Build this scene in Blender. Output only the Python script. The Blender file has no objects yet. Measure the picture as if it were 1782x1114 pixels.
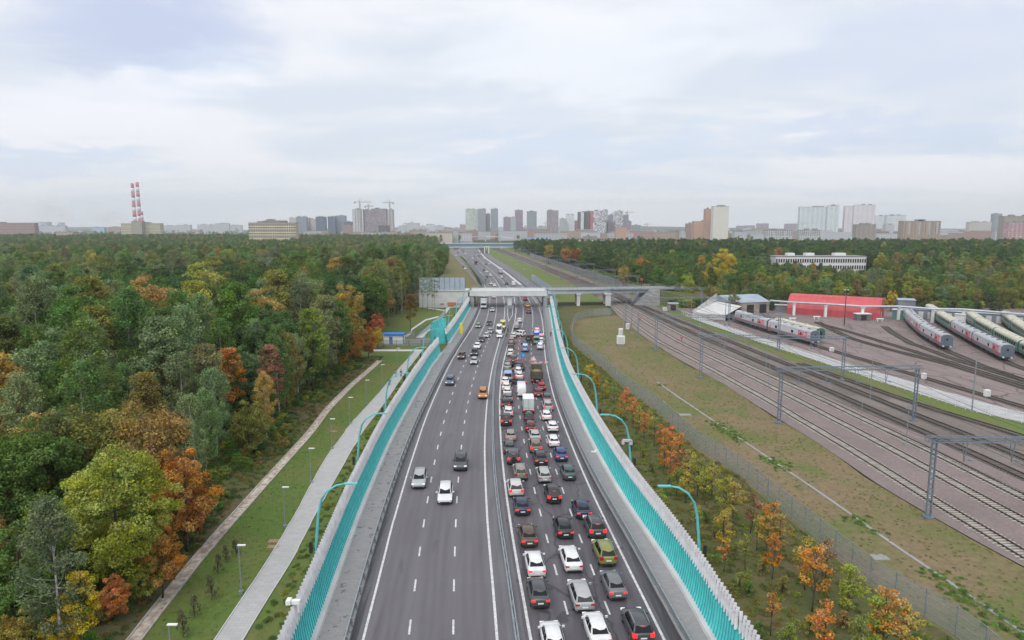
import bpy, bmesh, math, random
import numpy as np
from mathutils import Vector, Matrix
random.seed(7); rng = np.random.default_rng(7)
S = bpy.context.scene
COL = S.collection
R = math.radians
# ------------------------------------------------------------ camera, sky, sun, exposure
F, CX, CY, HZ, H = 1188.0, 891.0, 557.0, 393.0, 34.3
PITCH = math.atan((CY-HZ)/F)
cam = bpy.data.cameras.new("camera"); cam_o = bpy.data.objects.new("camera", cam); COL.objects.link(cam_o)
cam.sensor_width = 36.0; cam.lens = 36.0*F/1782.0; cam.clip_start = 0.5; cam.clip_end = 30000
cam_o.location = (0, 0, H); cam_o.rotation_euler = (math.pi/2-PITCH, 0, 0); S.camera = cam_o
S.view_settings.view_transform = 'Standard'; S.view_settings.look = 'None'; S.view_settings.gamma = 1
S.view_settings.exposure = 0.62
S.cycles.use_denoising = True
S.cycles.max_bounces = 5; S.cycles.diffuse_bounces = 2; S.cycles.glossy_bounces = 2
S.cycles.transmission_bounces = 3; S.cycles.volume_bounces = 2; S.cycles.transparent_max_bounces = 6
SUN_EL, SUN_AZ = R(52), R(205)
sun = bpy.data.lights.new("sun", 'SUN'); sun.energy = 1.7; sun.angle = R(60); sun.color = (1, .97, .92)
sun_o = bpy.data.objects.new("sun", sun); COL.objects.link(sun_o)
sd = Vector((math.sin(SUN_AZ)*math.cos(SUN_EL), math.cos(SUN_AZ)*math.cos(SUN_EL), math.sin(SUN_EL)))
sun_o.rotation_euler = sd.to_track_quat('Z', 'Y').to_euler()

class NT:
    """tiny node-tree writer"""
    def __init__(s, tree): s.t = tree; s.n = tree.nodes; s.l = tree.links
    def new(s, typ, props=None, **ins):
        n = s.n.new(typ)
        for k, v in (props or {}).items(): setattr(n, k, v)
        for k, v in ins.items(): s.set(n, k.replace('_', ' '), v)
        return n
    def set(s, n, key, v):
        i = n.inputs[int(key[1:])] if key[:1] == 'i' and key[1:].isdigit() else n.inputs[key]
        if isinstance(v, bpy.types.NodeSocket): s.l.new(v, i)
        else: i.default_value = v
    def math(s, op, a, b=0.0, c=0.0, clamp=False):
        n = s.n.new('ShaderNodeMath'); n.operation = op; n.use_clamp = clamp
        s.set(n, 'i0', a); s.set(n, 'i1', b); s.set(n, 'i2', c); return n.outputs[0]
    def mix(s, f, a, b, mode='MIX'):
        n = s.n.new('ShaderNodeMix'); n.data_type = 'RGBA'; n.blend_type = mode
        s.set(n, 'i0', f); s.set(n, 'i6', a if isinstance(a, bpy.types.NodeSocket) else (*a, 1)[:4])
        s.set(n, 'i7', b if isinstance(b, bpy.types.NodeSocket) else (*b, 1)[:4]); return n.outputs[2]
    def noise(s, vec, scale, detail=4, rough=.55, dist=0.0):
        n = s.new('ShaderNodeTexNoise', Scale=scale, Detail=detail, Roughness=rough, Distortion=dist)
        if vec is not None: s.set(n, 'Vector', vec)
        return n.outputs[0]
    def ramp(s, v, a, b):
        n = s.n.new('ShaderNodeMapRange'); s.set(n, 'i0', v); s.set(n, 'i1', a); s.set(n, 'i2', b); n.clamp = True
        n.interpolation_type = 'SMOOTHSTEP'; return n.outputs[0]
    def scale(s, vec, sc):
        n = s.n.new('ShaderNodeMapping'); s.set(n, 'Vector', vec); n.inputs['Scale'].default_value = sc; return n.outputs[0]

# ------------------------------------------------------------ pixel <-> world
cp, sp_ = math.cos(PITCH), math.sin(PITCH)
def ray(px, py):
    u = (px-CX)/F; v = -(py-CY)/F
    return (u, cp+v*sp_, -sp_+v*cp)
wd = bpy.data.worlds.new("World"); S.world = wd; wd.use_nodes = True
W_ = NT(wd.node_tree); bgn = W_.n['Background']
sky = W_.new('ShaderNodeTexSky', dict(sky_type='NISHITA', sun_disc=False, sun_elevation=SUN_EL, sun_rotation=SUN_AZ, dust_density=3.0))
tc = W_.new('ShaderNodeTexCoord').outputs['Generated']
sp = W_.new('ShaderNodeSeparateXYZ', Vector=tc)
zc = W_.math('ADD', W_.math('MAXIMUM', sp.outputs[2], 0.0), 0.13)
cv = W_.new('ShaderNodeCombineXYZ', X=W_.math('DIVIDE', sp.outputs[0], zc), Y=W_.math('DIVIDE', sp.outputs[1], zc), Z=0.35).outputs[0]
n1 = W_.noise(W_.scale(cv, (.55, 1.0, 1)), 0.75, 5, .5, .6)
n2 = W_.noise(W_.scale(cv, (.5, 1.3, 1)), 2.2, 5, .55, .3)
cl = W_.math('ADD', W_.math('MULTIPLY', n1, .72), W_.math('MULTIPLY', n2, .28))
dark = W_.ramp(cl, .41, .58)
cloudc = W_.mix(dark, (5.05, 5.5, 6.2), (6.35, 6.45, 6.8))
# broad darker and brighter banks of the overcast, given by direction (x/y, z/y) and broken up by the noise
uq = W_.math('DIVIDE', sp.outputs[0], W_.math('MAXIMUM', W_.math('ABSOLUTE', sp.outputs[1]), .02)); vq = W_.math('DIVIDE', sp.outputs[2], W_.math('MAXIMUM', W_.math('ABSOLUTE', sp.outputs[1]), .02))
wob = W_.noise(cv, 2.4, 5, .6, .4); wob2 = W_.noise(cv, 1.1, 4, .6, .4)
uq = W_.math('ADD', uq, W_.math('MULTIPLY_ADD', wob2, .5, -.25)); vq = W_.math('ADD', vq, W_.math('MULTIPLY_ADD', wob, .16, -.08))
def bank(px, py, rx, ry):
    d = ray(px, py); cu, cvv = d[0]/d[1], d[2]/d[1]
    e = W_.math('ADD', W_.math('POWER', W_.math('ABSOLUTE', W_.math('DIVIDE', W_.math('SUBTRACT', uq, cu), rx)), 2.0), W_.math('POWER', W_.math('ABSOLUTE', W_.math('DIVIDE', W_.math('SUBTRACT', vq, cvv), ry)), 2.0))
    return W_.ramp(e, 1.0, 0.0)
for px, py, rx, ry, k, c in ((300, 45, .30, .085, 1.0, (4.0, 4.5, 5.9)), (380, 120, .16, .03, .45, (4.5, 5.3, 6.5)), (1680, 80, .30, .08, .7, (4.6, 5.1, 6.2)), (1560, 235, .3, .035, .7, (4.3, 5.0, 6.3)), (1000, 262, .34, .036, .8, (4.7, 5.4, 6.5)), (60, 275, .24, .036, .8, (4.6, 5.3, 6.5)), (760, 205, .25, .02, .3, (5.0, 5.6, 6.6)),
                             (960, 100, .26, .085, .55, (7.2, 7.3, 7.6)), (330, 150, .14, .03, .3, (6.9, 7.1, 7.6)), (150, 190, .3, .06, .35, (6.8, 6.9, 7.6)), (1200, 40, .3, .05, .3, (6.9, 7.1, 7.6))):
    cloudc = W_.mix(W_.math('MULTIPLY', bank(px, py, rx, ry), k), cloudc, c)
hzb = W_.ramp(sp.outputs[2], .10, 0.0)
cloudc = W_.mix(W_.math('MULTIPLY', hzb, .6), cloudc, (6.2, 6.4, 6.95))
skyc = W_.mix(.97, sky.outputs[0], cloudc)
W_.l.new(skyc, bgn.inputs[0]); bgn.inputs[1].default_value = 0.098

def G(px, py, z=0.0):
    d = ray(px, py); t = (z-H)/d[2]; return (d[0]*t, d[1]*t)
def AT(px, py, D):
    d = ray(px, py); t = D/d[1]; return (d[0]*t, D, H+d[2]*t)
def gv(px, py, z=0.0): return Vector((*G(px, py, z), z))
def PIX(x, y, z):
    dy, dz = y, z-H
    zc_ = dy*cp-dz*sp_; up = dy*sp_+dz*cp
    return (CX+F*x/zc_, CY-F*up/zc_, zc_)
def in_view(x, y, z, m=0):
    if y < 5: return False
    p = PIX(x, y, z); return -m < p[0] < 1782+m and -m < p[1] < 1114+m

class Line:
    """smoothed x(y) through ground points measured on the photograph"""
    def __init__(s, px, bw=.09, z=0.0):
        p = np.array([G(a, b, z) for a, b in px]); o = np.argsort(p[:, 1]); s.Y = p[o, 1]; s.X = p[o, 0]; s.bw = bw; s.c = {}
    def __call__(s, y):
        k = round(y, 2)
        if k in s.c: return s.c[k]
        h = s.bw*max(y, 30)+3
        # widen until enough points
        while True:
            w = np.exp(-.5*((s.Y-y)/h)**2)
            if (w > .05).sum() >= 3: break
            h *= 1.3
        A = np.stack([np.ones_like(s.Y), s.Y-y], 1); Wt = w[:, None]
        try: c = np.linalg.solve((A*Wt).T@A+np.eye(2)*1e-9, (A*Wt).T@s.X)
        except Exception: c = [np.interp(y, s.Y, s.X)]
        s.c[k] = float(c[0]); return s.c[k]
class Off:
    def __init__(s, a, d): s.a, s.d = a, d
    def __call__(s, y): return s.a(y)+s.d
class Mid:
    def __init__(s, a, b, t): s.a, s.b, s.t = a, b, t
    def __call__(s, y): return s.a(y)*(1-s.t)+s.b(y)*s.t
def yaw_at(L, y):
    return math.atan2(-(L(y+3)-L(y-3)), 6.0)      # rotation about z that turns +Y onto the line

# ------------------------------------------------------------ mesh building
class MB:
    def __init__(s): s.v = []; s.f = []; s.m = []
    def add(s, vs, fs, m=0):
        o = len(s.v); s.v += [tuple(q) for q in vs]; s.f += [tuple(i+o for i in f) for f in fs]; s.m += [m]*len(fs)
    def quad(s, a, b, c, d, m=0): s.add((a, b, c, d), ((0, 1, 2, 3),), m)
    def box(s, c, sz, rot=0.0, m=0, taper=1.0):
        x, y, z = sz[0]/2, sz[1]/2, sz[2]/2; cr, sr = math.cos(rot), math.sin(rot); vs = []
        for dz in (-z, z):
            t = taper if dz > 0 else 1
            for dx, dy in ((-x, -y), (x, -y), (x, y), (-x, y)):
                dx, dy = dx*t, dy*t
                vs.append((c[0]+dx*cr-dy*sr, c[1]+dx*sr+dy*cr, c[2]+dz))
        s.add(vs, ((3, 2, 1, 0), (4, 5, 6, 7), (0, 1, 5, 4), (1, 2, 6, 5), (2, 3, 7, 6), (3, 0, 4, 7)), m)
    def bar(s, a, b, w, h=None, m=0):
        a = Vector(a); b = Vector(b); d = b-a; h = h or w
        if d.length < 1e-6: return
        d.normalize(); up = Vector((0, 0, 1)) if abs(d.z) < .95 else Vector((0, 1, 0))
        sx = d.cross(up).normalized(); u = sx.cross(d); vs = []
        for q in (a, b):
            for i, j in ((-1, -1), (1, -1), (1, 1), (-1, 1)): vs.append(q+sx*(i*w/2)+u*(j*h/2))
        s.add(vs, ((3, 2, 1, 0), (4, 5, 6, 7), (0, 1, 5, 4), (1, 2, 6, 5), (2, 3, 7, 6), (3, 0, 4, 7)), m)
    def tube(s, pts, r, n=8, m=0, caps=True):
        pts = [Vector(p) for p in pts]; rs = r if isinstance(r, (list, tuple)) else [r]*len(pts); rings = []
        for i, p in enumerate(pts):
            d = (pts[min(i+1, len(pts)-1)]-pts[max(i-1, 0)]).normalized()
            up = Vector((0, 0, 1)) if abs(d.z) < .9 else Vector((0, 1, 0))
            sx = d.cross(up).normalized(); u = sx.cross(d)
            rings.append([p+(sx*math.cos(t)+u*math.sin(t))*rs[i] for t in [2*math.pi*k/n for k in range(n)]])
        s.loft(rings, m, caps)
    def loft(s, rings, m=0, caps=True):
        n = len(rings[0]); vs = [v for r in rings for v in r]; fs = []
        for i in range(len(rings)-1):
            for k in range(n):
                a, b = i*n+k, i*n+(k+1) % n; fs.append((a, b, b+n, a+n))
        if caps: fs.append(tuple(reversed(range(n)))); fs.append(tuple((len(rings)-1)*n+k for k in range(n)))
        s.add(vs, fs, m)
    def mesh(s, name, mats, smooth=False):
        me = bpy.data.meshes.new(name); me.from_pydata(s.v, [], s.f)
        for q in (mats if isinstance(mats, (list, tuple)) else [mats]): me.materials.append(q)
        if any(s.m): me.polygons.foreach_set('material_index', s.m)
        if smooth: me.polygons.foreach_set('use_smooth', [True]*len(s.f))
        me.update(); return me
    def build(s, name, mats, parent=None, smooth=False):
        return link(name, s.mesh(name, mats, smooth), parent)
def link(name, me, parent=None, loc=None, rz=None):
    o = bpy.data.objects.new(name, me); COL.objects.link(o)
    if parent: o.parent = parent
    if loc is not None: o.location = loc
    if rz is not None: o.rotation_euler = (0, 0, rz)
    return o
def tag(o, label=None, cat=None, group=None, kind=None):
    for k, v in (('label', label), ('category', cat), ('group', group), ('kind', kind)):
        if v: o[k] = v
    return o
def thing(name, loc, label, cat, group=None, rz=0.0):
    return tag(link(name, None, None, loc, rz), label, cat, group)
def copy_tree(o, parent=None):
    c = o.copy(); COL.objects.link(c)
    if parent: c.parent = parent
    for ch in list(o.children): copy_tree(ch, c)
    return c
def put(proto, used, loc, rz, label, group=None, sc=None):
    """first call uses the prototype itself, later ones copy it with all of its parts"""
    if id(proto) not in used: used[id(proto)] = 1; o = proto
    else: o = copy_tree(proto)
    o.location = loc; o.rotation_euler = (0, 0, rz); o['label'] = label
    if group: o['group'] = group
    if sc: o.scale = sc if isinstance(sc, tuple) else (sc,)*3
    return o
USED = {}

# ------------------------------------------------------------ materials
def srgb(r, g, b):
    f = lambda c: (c/255/12.92 if c/255 <= .04045 else ((c/255+.055)/1.055)**2.4)
    return (f(r), f(g), f(b))
def mat(name, col, rough=.7, metal=0.0, var=0.0, vscale=1.0, bump=0.0, bscale=8.0, col2=None, emit=0.0, spec=.5, objcol=False):
    m = bpy.data.materials.new(name); m.use_nodes = True; t = NT(m.node_tree); b = t.n['Principled BSDF']
    b.inputs['Roughness'].default_value = rough; b.inputs['Metallic'].default_value = metal
    b.inputs['Specular IOR Level'].default_value = spec
    c = (*col, 1)
    if objcol: c = t.new('ShaderNodeObjectInfo').outputs['Color']
    if var or col2:
        geo = t.new('ShaderNodeNewGeometry').outputs['Position']
        nz = t.ramp(t.noise(geo, vscale, 5), .3, .7)
        a = c if objcol else col
        if objcol: c = t.mix(t.math('MULTIPLY', nz, var), c, col2 or (.12, .11, .1))
        else: c = t.mix(nz, col, col2 or tuple(x*(1-var) for x in col))
    t.set(b, 'Base Color', c)
    if bump:
        geo = t.new('ShaderNodeNewGeometry').outputs['Position']
        bn = t.new('ShaderNodeBump', Strength=bump, Distance=.05, Height=t.noise(geo, bscale, 4)); t.set(b, 'Normal', bn.outputs[0])
    if emit:
        b.inputs['Emission Color'].default_value = (*col, 1); b.inputs['Emission Strength'].default_value = emit
    return m
M = {}
M['concrete'] = mat('concrete', (.30, .30, .30), .85, var=.25, vscale=.5, bump=.2)
M['concrete_light'] = mat('concrete_light', (.52, .52, .52), .8, var=.14, vscale=.3)
M['bridge_white'] = mat('bridge_white', (.56, .57, .57), .7, var=.12, vscale=.35)
M['girder'] = mat('girder', (.42, .50, .58), .6, var=.2, vscale=.3)
M['steel'] = mat('galvanised_steel', (.30, .335, .36), .45, metal=.35, var=.2, vscale=1)
M['mast'] = mat('mast_steel', (.20, .25, .30), .5, metal=.3, var=.25, vscale=2)
M['dark_steel'] = mat('dark_steel', (.06, .065, .07), .5, metal=.3)
M['teal'] = mat('teal_panel', (.10, .66, .64), .4, var=.25, vscale=1.3)
M['teal_rib'] = mat('teal_rib', (.03, .30, .33), .4)
M['teal_lamp'] = mat('teal_lamp', (.12, .47, .49), .4, var=.12, vscale=2)
M['white_slat'] = mat('white_slat', (.58, .58, .60), .5, var=.2, vscale=1.2)
M['white'] = mat('white_paint', (.72, .72, .72), .5, var=.08, vscale=2)
M['mark'] = mat('road_paint', (.62, .62, .62), .6, var=.35, vscale=2.5)
M['rail'] = mat('rail_steel', (.10, .068, .055), .5, metal=.4, var=.4, vscale=3)
M['slat_shade'] = mat('slat_shade', (.30, .32, .36), .6)  # shadow colour for the layer behind the white slats, painted shade in the gaps
M['gravel_path'] = mat('gravel_path', (.40, .40, .41), .9, var=.25, vscale=.5, bump=.2)
M['sleeper'] = mat('sleeper_concrete', (.42, .39, .35), .9, var=.4, vscale=.8)
M['dark_sleeper'] = mat('dark_sleeper', (.12, .11, .10), .9, var=.3, vscale=.8)
M['glass'] = mat('car_glass', (.010, .012, .015), .12, spec=.25)
M['tyre'] = mat('tyre', (.015, .015, .016), .8)
M['rim'] = mat('rim', (.28, .29, .30), .35, metal=.7)
M['paint'] = mat('car_paint', (.5, .5, .5), .28, objcol=True, var=.16, vscale=1.6, spec=.6)
M['trim'] = mat('black_trim', (.02, .02, .022), .6)
M['tail_on'] = mat('tail_light_lit', (.85, .03, .03), .3, emit=.55)
M['tail_off'] = mat('tail_light', (.38, .02, .02), .2)
M['head'] = mat('headlight', (.72, .74, .78), .1, emit=.25)
M['plate'] = mat('number_plate', (.72, .72, .72), .5)
M['bark'] = mat('bark', (.085, .07, .06), .9, var=.4, vscale=3)
M['birch'] = mat('birch_bark', (.50, .49, .46), .8, var=.75, vscale=3.5)
M['red'] = mat('red_hangar_metal', (.50, .075, .085), .55, var=.22, vscale=.25)
M['beacon_red'] = mat('beacon_red', (1, .03, .05), .3, emit=7)
M['beacon_blue'] = mat('beacon_blue', (.08, .12, 1), .3, emit=7)
M['orange'] = mat('cone_orange', (.75, .10, .05), .5)
M['yellow'] = mat('yellow_paint', (.70, .55, .03), .5)
M['blue'] = mat('blue_paint', (.02, .16, .50), .5)
M['skin'] = mat('skin', (.45, .28, .2), .6)
M['cloth_dark'] = mat('dark_cloth', (.02, .022, .028), .9)
M['cloth_grey'] = mat('grey_cloth', (.2, .21, .22), .9)
M['cloth_hi'] = mat('high_visibility_cloth', (.35, .7, .25), .8)
M['wire'] = mat('wire', (.05, .05, .05), .5)

def asphalt_mat(name, c1, c2, rough=.45, wet=0.0, tracks=False, lanes=0.0):
    m = bpy.data.materials.new(name); m.use_nodes = True; t = NT(m.node_tree); b = t.n['Principled BSDF']
    g = t.new('ShaderNodeNewGeometry').outputs['Position']
    a = t.noise(t.scale(g, (1.2, .05, 1)), 1.0, 4); bb = t.noise(g, .06, 3); fine = t.noise(g, 6, 4, .7)
    c = t.mix(t.ramp(a, .35, .68), c1, c2); c = t.mix(t.math('MULTIPLY', t.ramp(bb, .4, .7), .35), c, tuple(x*1.25 for x in c1))
    c = t.mix(t.math('MULTIPLY', t.ramp(fine, .35, .75), .25), c, tuple(x*.6 for x in c1))
    pt = t.new('ShaderNodeTexBrick', Scale=1.0, Color1=(1, 1, 1, 1), Color2=(0, 0, 0, 1), Mortar=(.5, .5, .5, 1)); pt.inputs['Brick Width'].default_value = 7.4; pt.inputs['Row Height'].default_value = 31.0; pt.inputs['Mortar Size'].default_value = 0.0; pt.inputs['Bias'].default_value = 0.0
    t.l.new(g, pt.inputs['Vector']); c = t.mix(t.math('MULTIPLY', pt.outputs[0], .24), c, tuple(x*.55 for x in c1))
    c = t.mix(t.math('MULTIPLY', t.ramp(t.noise(t.scale(g, (1, .22, 1)), .55, 5, .65, .8), .58, .68), .38), c, tuple(x*.5 for x in c1))
    if lanes:    # wheel tracks and an oil stripe, laid out across each lane
        f = t.math('FRACT', t.math('ADD', t.new('ShaderNodeAttribute', dict(attribute_name='lane')).outputs['Fac'], 10.0))
        gs = lambda c0, w: t.math('SUBTRACT', 1.0, t.ramp(t.math('ABSOLUTE', t.math('SUBTRACT', f, c0)), 0.0, w))
        wt_ = t.math('MAXIMUM', gs(.27, .15), gs(.73, .15)); br_ = t.math('MULTIPLY_ADD', t.ramp(t.noise(t.scale(g, (.6, .05, 1)), 1.0, 4), .3, .7), .7, .3)
        c = t.mix(t.math('MULTIPLY', t.math('MULTIPLY', wt_, br_), lanes), c, tuple(x*.55 for x in c1)); c = t.mix(t.math('MULTIPLY', t.math('MULTIPLY', gs(.5, .12), br_), lanes*.55), c, tuple(x*.4 for x in c1))
    if tracks:   # sealed cracks wandering along the lanes
        v = t.new('ShaderNodeTexNoise', Scale=.8, Detail=3); t.l.new(g, v.inputs['Vector'])
        w = t.new('ShaderNodeTexVoronoi', dict(feature='DISTANCE_TO_EDGE'), Scale=.22)
        add = t.new('ShaderNodeVectorMath', dict(operation='ADD')); t.l.new(t.scale(g, (1, .35, 1)), add.inputs[0]); t.l.new(v.outputs['Color'], add.inputs[1])
        t.l.new(add.outputs[0], w.inputs['Vector'])
        ck = t.ramp(w.outputs['Distance'], .028, .008)
        c = t.mix(t.math('MULTIPLY', ck, .55), c, (.02, .019, .021))
    t.set(b, 'Base Color', c); b.inputs['Specular IOR Level'].default_value = .25
    r = t.math('MULTIPLY_ADD', t.ramp(a, .3, .7), -wet, rough); t.set(b, 'Roughness', r)
    t.set(b, 'Normal', t.new('ShaderNodeBump', Strength=.25, Distance=.01, Height=t.noise(g, 30, 3, .7)).outputs[0])
    return m
M['asphalt'] = asphalt_mat('asphalt', (.142, .134, .146), (.118, .110, .121), .62, lanes=.45)
M['asphalt_wet'] = asphalt_mat('wet_asphalt', (.118, .110, .124), (.066, .062, .072), .6, .18, True, lanes=.7)
M['gutter'] = asphalt_mat('gutter_asphalt', (.05, .048, .053), (.10, .10, .115), .35, .15)
M['yard'] = asphalt_mat('yard_pavement', (.235, .185, .175), (.175, .145, .145), .85, 0, True)
M['service'] = asphalt_mat('service_road_asphalt', (.17, .165, .18), (.13, .13, .14), .7)

def paver_mat(name, c1, c2, sx, sy, stain=0.0, stainc=(.10, .095, .10)):
    m = bpy.data.materials.new(name); m.use_nodes = True; t = NT(m.node_tree); b = t.n['Principled BSDF']
    g = t.new('ShaderNodeNewGeometry').outputs['Position']
    br = t.new('ShaderNodeTexBrick', Scale=1.0, Color1=(*c1, 1), Color2=(*c2, 1), Mortar=(*[x*.6 for x in c1], 1))
    br.inputs['Brick Width'].default_value = sx; br.inputs['Row Height'].default_value = sy; br.inputs['Mortar Size'].default_value = .012
    t.l.new(g, br.inputs['Vector']); c = br.outputs[0]
    c = t.mix(t.math('MULTIPLY', t.ramp(t.noise(g, .35, 4), .3, .75), .4), c, tuple(x*.75 for x in c1))
    if stain: c = t.mix(t.math('MULTIPLY', t.ramp(t.noise(g, .9, 3, .6, .8), .60, .64), stain), c, stainc)
    t.set(b, 'Base Color', c); b.inputs['Roughness'].default_value = .85; return m
M['pavement'] = paver_mat('grey_pavers', (.29, .28, .285), (.25, .24, .245), .6, .3, .0)
M['pavement_stain'] = paver_mat('stained_pavers', (.29, .28, .285), (.25, .24, .245), .6, .3, .75)
M['path'] = paver_mat('light_pavers', (.42, .42, .42), (.36, .36, .36), .8, .4)

def ground_mat(name, cols, scales=(.02, .12, 1.2), bump=.6, dots=None):
    """grass / ballast: three noise octaves between four colours"""
    m = bpy.data.materials.new(name); m.use_nodes = True; t = NT(m.node_tree); b = t.n['Principled BSDF']
    g = t.new('ShaderNodeNewGeometry').outputs['Position']
    c = t.mix(t.ramp(t.noise(g, scales[0], 4, .6, .4), .38, .62), cols[0], cols[1])
    c = t.mix(t.math('MULTIPLY', t.ramp(t.noise(g, scales[1], 5, .65, .5), .42, .66), .8), c, cols[2])
    c = t.mix(t.math('MULTIPLY', t.ramp(t.noise(g, scales[2], 5, .7), .35, .7), .6), c, cols[3])
    t.set(b, 'Base Color', c); b.inputs['Roughness'].default_value = .95; b.inputs['Specular IOR Level'].default_value = .15
    t.set(b, 'Normal', t.new('ShaderNodeBump', Strength=bump, Distance=.12, Height=t.noise(g, 2.5, 5, .7)).outputs[0])
    return m
M['lawn'] = ground_mat('lawn_grass', ((.090, .150, .034), (.130, .165, .042), (.160, .145, .058), (.062, .105, .025)))
M['dry'] = ground_mat('dry_grass', ((.168, .145, .066), (.215, .160, .098), (.105, .150, .038), (.095, .085, .042)), (.035, .10, 1.1))
M['slope'] = ground_mat('brown_slope', ((.085, .105, .034), (.145, .110, .068), (.110, .115, .045), (.060, .075, .028)), (.05, .15, 1.5))
M['weeds'] = ground_mat('weedy_ground', ((.082, .100, .034), (.118, .112, .044), (.145, .112, .062), (.055, .068, .024)), (.07, .25, 1.8), 1.0)
M['green_strip'] = ground_mat('bright_grass', ((.10, .18, .035), (.14, .155, .055), (.17, .13, .07), (.07, .125, .025)))
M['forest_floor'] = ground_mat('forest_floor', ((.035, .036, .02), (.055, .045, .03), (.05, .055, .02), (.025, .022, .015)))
M['ballast'] = ground_mat('pink_ballast', ((.268, .212, .202), (.235, .192, .185), (.19, .16, .15), (.15, .122, .115)), (.03, .12, 2.2), .9)
M['ballast_dark'] = ground_mat('old_ballast', ((.20, .175, .16), (.15, .13, .118), (.085, .075, .068), (.24, .2, .175)), (.04, .09, 1.8), .9)
M['far_ground'] = ground_mat('far_land', ((.05, .06, .035), (.10, .10, .09), (.07, .085, .04), (.04, .05, .025)), (.004, .02, .2), .2)
# ============================================================ measured lines of the highway
LB = Line([(543,1114),(585,1000),(618,900),(642,853),(675,770),(709,710),(749,639),(782,597),(795,578),(808,555),(822,530),(828,512)])
GL = Line([(605,1114),(626,1035),(647,958),(665,900),(686,838),(714,761),(737,708),(756,675),(772,640),(801,595),(818,569),(831,541),(836,527),(841,510),(842,499),(833,482),(825,469.5),(818,459),(809,451.5),(802,445)])
EL = Line([(632,1114),(686,900),(709,824),(737,736),(753,698),(779,640),(801,601),(825,568),(835,541),(840,527),(845,510),(846,499),(837,482),(829,469.5),(821,459),(812,451.5),(804,445),(798,440)])
D1 = Line([(713,1095),(724,1005),(733,935),(742,880),(750,835),(757,799),(763,767),(770,741),(776,718),(782,698),(788,682),(794,666),(800,652),(805,638),(810,628),(815,618),(820,609),(829,594),(838,579),(844,567),(848,555),(852,535),(853.5,514),(851,499),(843,482),(835,468),(820,452),(806,440)])
D2 = Line([(789,1090),(790,1000),(792,932),(794,877),(797,833),(803,766),(807,740),(811,717),(814,697),(818,680),(822,665),(826,651),(830,638),(834,627),(838,617),(842,608),(846.5,600),(856.6,579),(861,564),(864,540),(865,514),(860,499),(850,482),(841,468),(826,452),(813,440)])
IL = Line([(865,1114),(858,1020),(847,900),(843,803),(843,757),(846,710),(850,675),(856,638),(862,617),(870,591),(877,561),(879,540),(877,514),(869,499),(860,483),(848,470),(836,458),(829,450),(820,440)])
MD = Line([(899,1114),(878,960),(867,900),(858,803),(857,733),(859,675),(862,640),(870,611),(880,583),(886,560),(888,540),(886,514),(876,499),(865,485),(853,475),(843,466),(836,458),(828,451.5),(824,445),(822,440),(818,432)])
OL = Line([(924,1114),(894,951),(882,870),(876,824),(871,770),(868.5,716),(869.5,685),(873,638),(883,603),(894,569),(899,544),(896,515),(884,499),(871,485),(860,475),(849,466),(840,457),(831,449),(824.5,440),(820,432)])
DA = Line([(990,1077),(966,990),(948,923),(934,870),(923,828),(915.5,792),(910,761),(906,736),(902.6,713),(900.3,695),(899,665),(900,640),(900.5,622),(902,608),(904.5,591),(909,568),(912,544),(910,527),(903,512),(892,497),(878,484),(863,472),(848,460),(835,449),(828,440),(823,432)])
DB = Line([(1064,1077),(1030,990),(1004,923),(985,870),(970,827),(958,792),(948,762),(942,736),(936.5,713.6),(932.6,695),(927,660),(924,622),(924,605),(925.6,578),(928,558),(928,541),(923,524),(915,512),(900,497),(885,484),(869,472),(852,460),(838,449),(831,440),(826,432)])
ER = Line([(1140,1081),(1086,974),(1031,860),(1020,836),(999.5,788),(981.6,743),(971,712),(959,680),(951,638),(947,611),(946,578),(944.5,561),(942,544),(936,527),(925,514),(909,499),(892,486),(876.5,473),(861,461.6),(847,452.6),(842,448),(835,440),(829,432)])
GR = Line([(1140,1024),(1088,926),(1047,860),(1020,809),(1000,763),(982,719),(968,680),(958,638),(953,603),(949.5,561),(945,532),(933,514),(918,501),(899,486),(883,473),(868,461.6),(853,452.6),(846,448),(839,440),(833,432)])
RB = Line([(1241,1114),(1181,1000),(1127,926),(1086,872),(1052,808),(1021.5,752),(999,702),(980,658),(969,612),(963,576),(958.7,545),(955,530),(951,514)])
def ys(a, b, near=1.5, k=.012):
    out = [a]
    while out[-1] < b: out.append(min(b, out[-1]+max(near, out[-1]*k)))
    return out
def ribbon(mb, A, B, y0, y1, z, m=0, near=1.5, k=.012, zb=None):
    Y = ys(y0, y1, near, k); vs = []; fs = []
    for y in Y: vs += [(A(y), y, z), (B(y), y, z if zb is None else zb)]
    for i in range(len(Y)-1): fs.append((2*i, 2*i+1, 2*i+3, 2*i+2))
    mb.add(vs, fs, m)
def fence_line(mb, A, y0, y1, z0, z1, th=.08, m=0, near=1.5, k=.012):
    """a thin upright wall following a line"""
    Y = ys(y0, y1, near, k); rings = []
    for y in Y:
        x = A(y); rings.append([(x-th/2, y, z0), (x+th/2, y, z0), (x+th/2, y, z1), (x-th/2, y, z1)])
    mb.loft(rings, m)
def struct(name, mb, mt): return tag(mb.build(name, mt), kind='structure')
def sheet(name, px, z, mt, z0=0.0):
    mb = MB(); vs = [(*G(a, b, z0), z) for a, b in px]; mb.add(vs, [tuple(range(len(vs)))])
    me = mb.mesh(name, mt); bm = bmesh.new(); bm.from_mesh(me); bmesh.ops.triangulate(bm, faces=bm.faces[:]); bmesh.ops.recalc_face_normals(bm, faces=bm.faces[:])
    bm.to_mesh(me); bm.free(); return tag(link(name, me), kind='structure')

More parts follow.
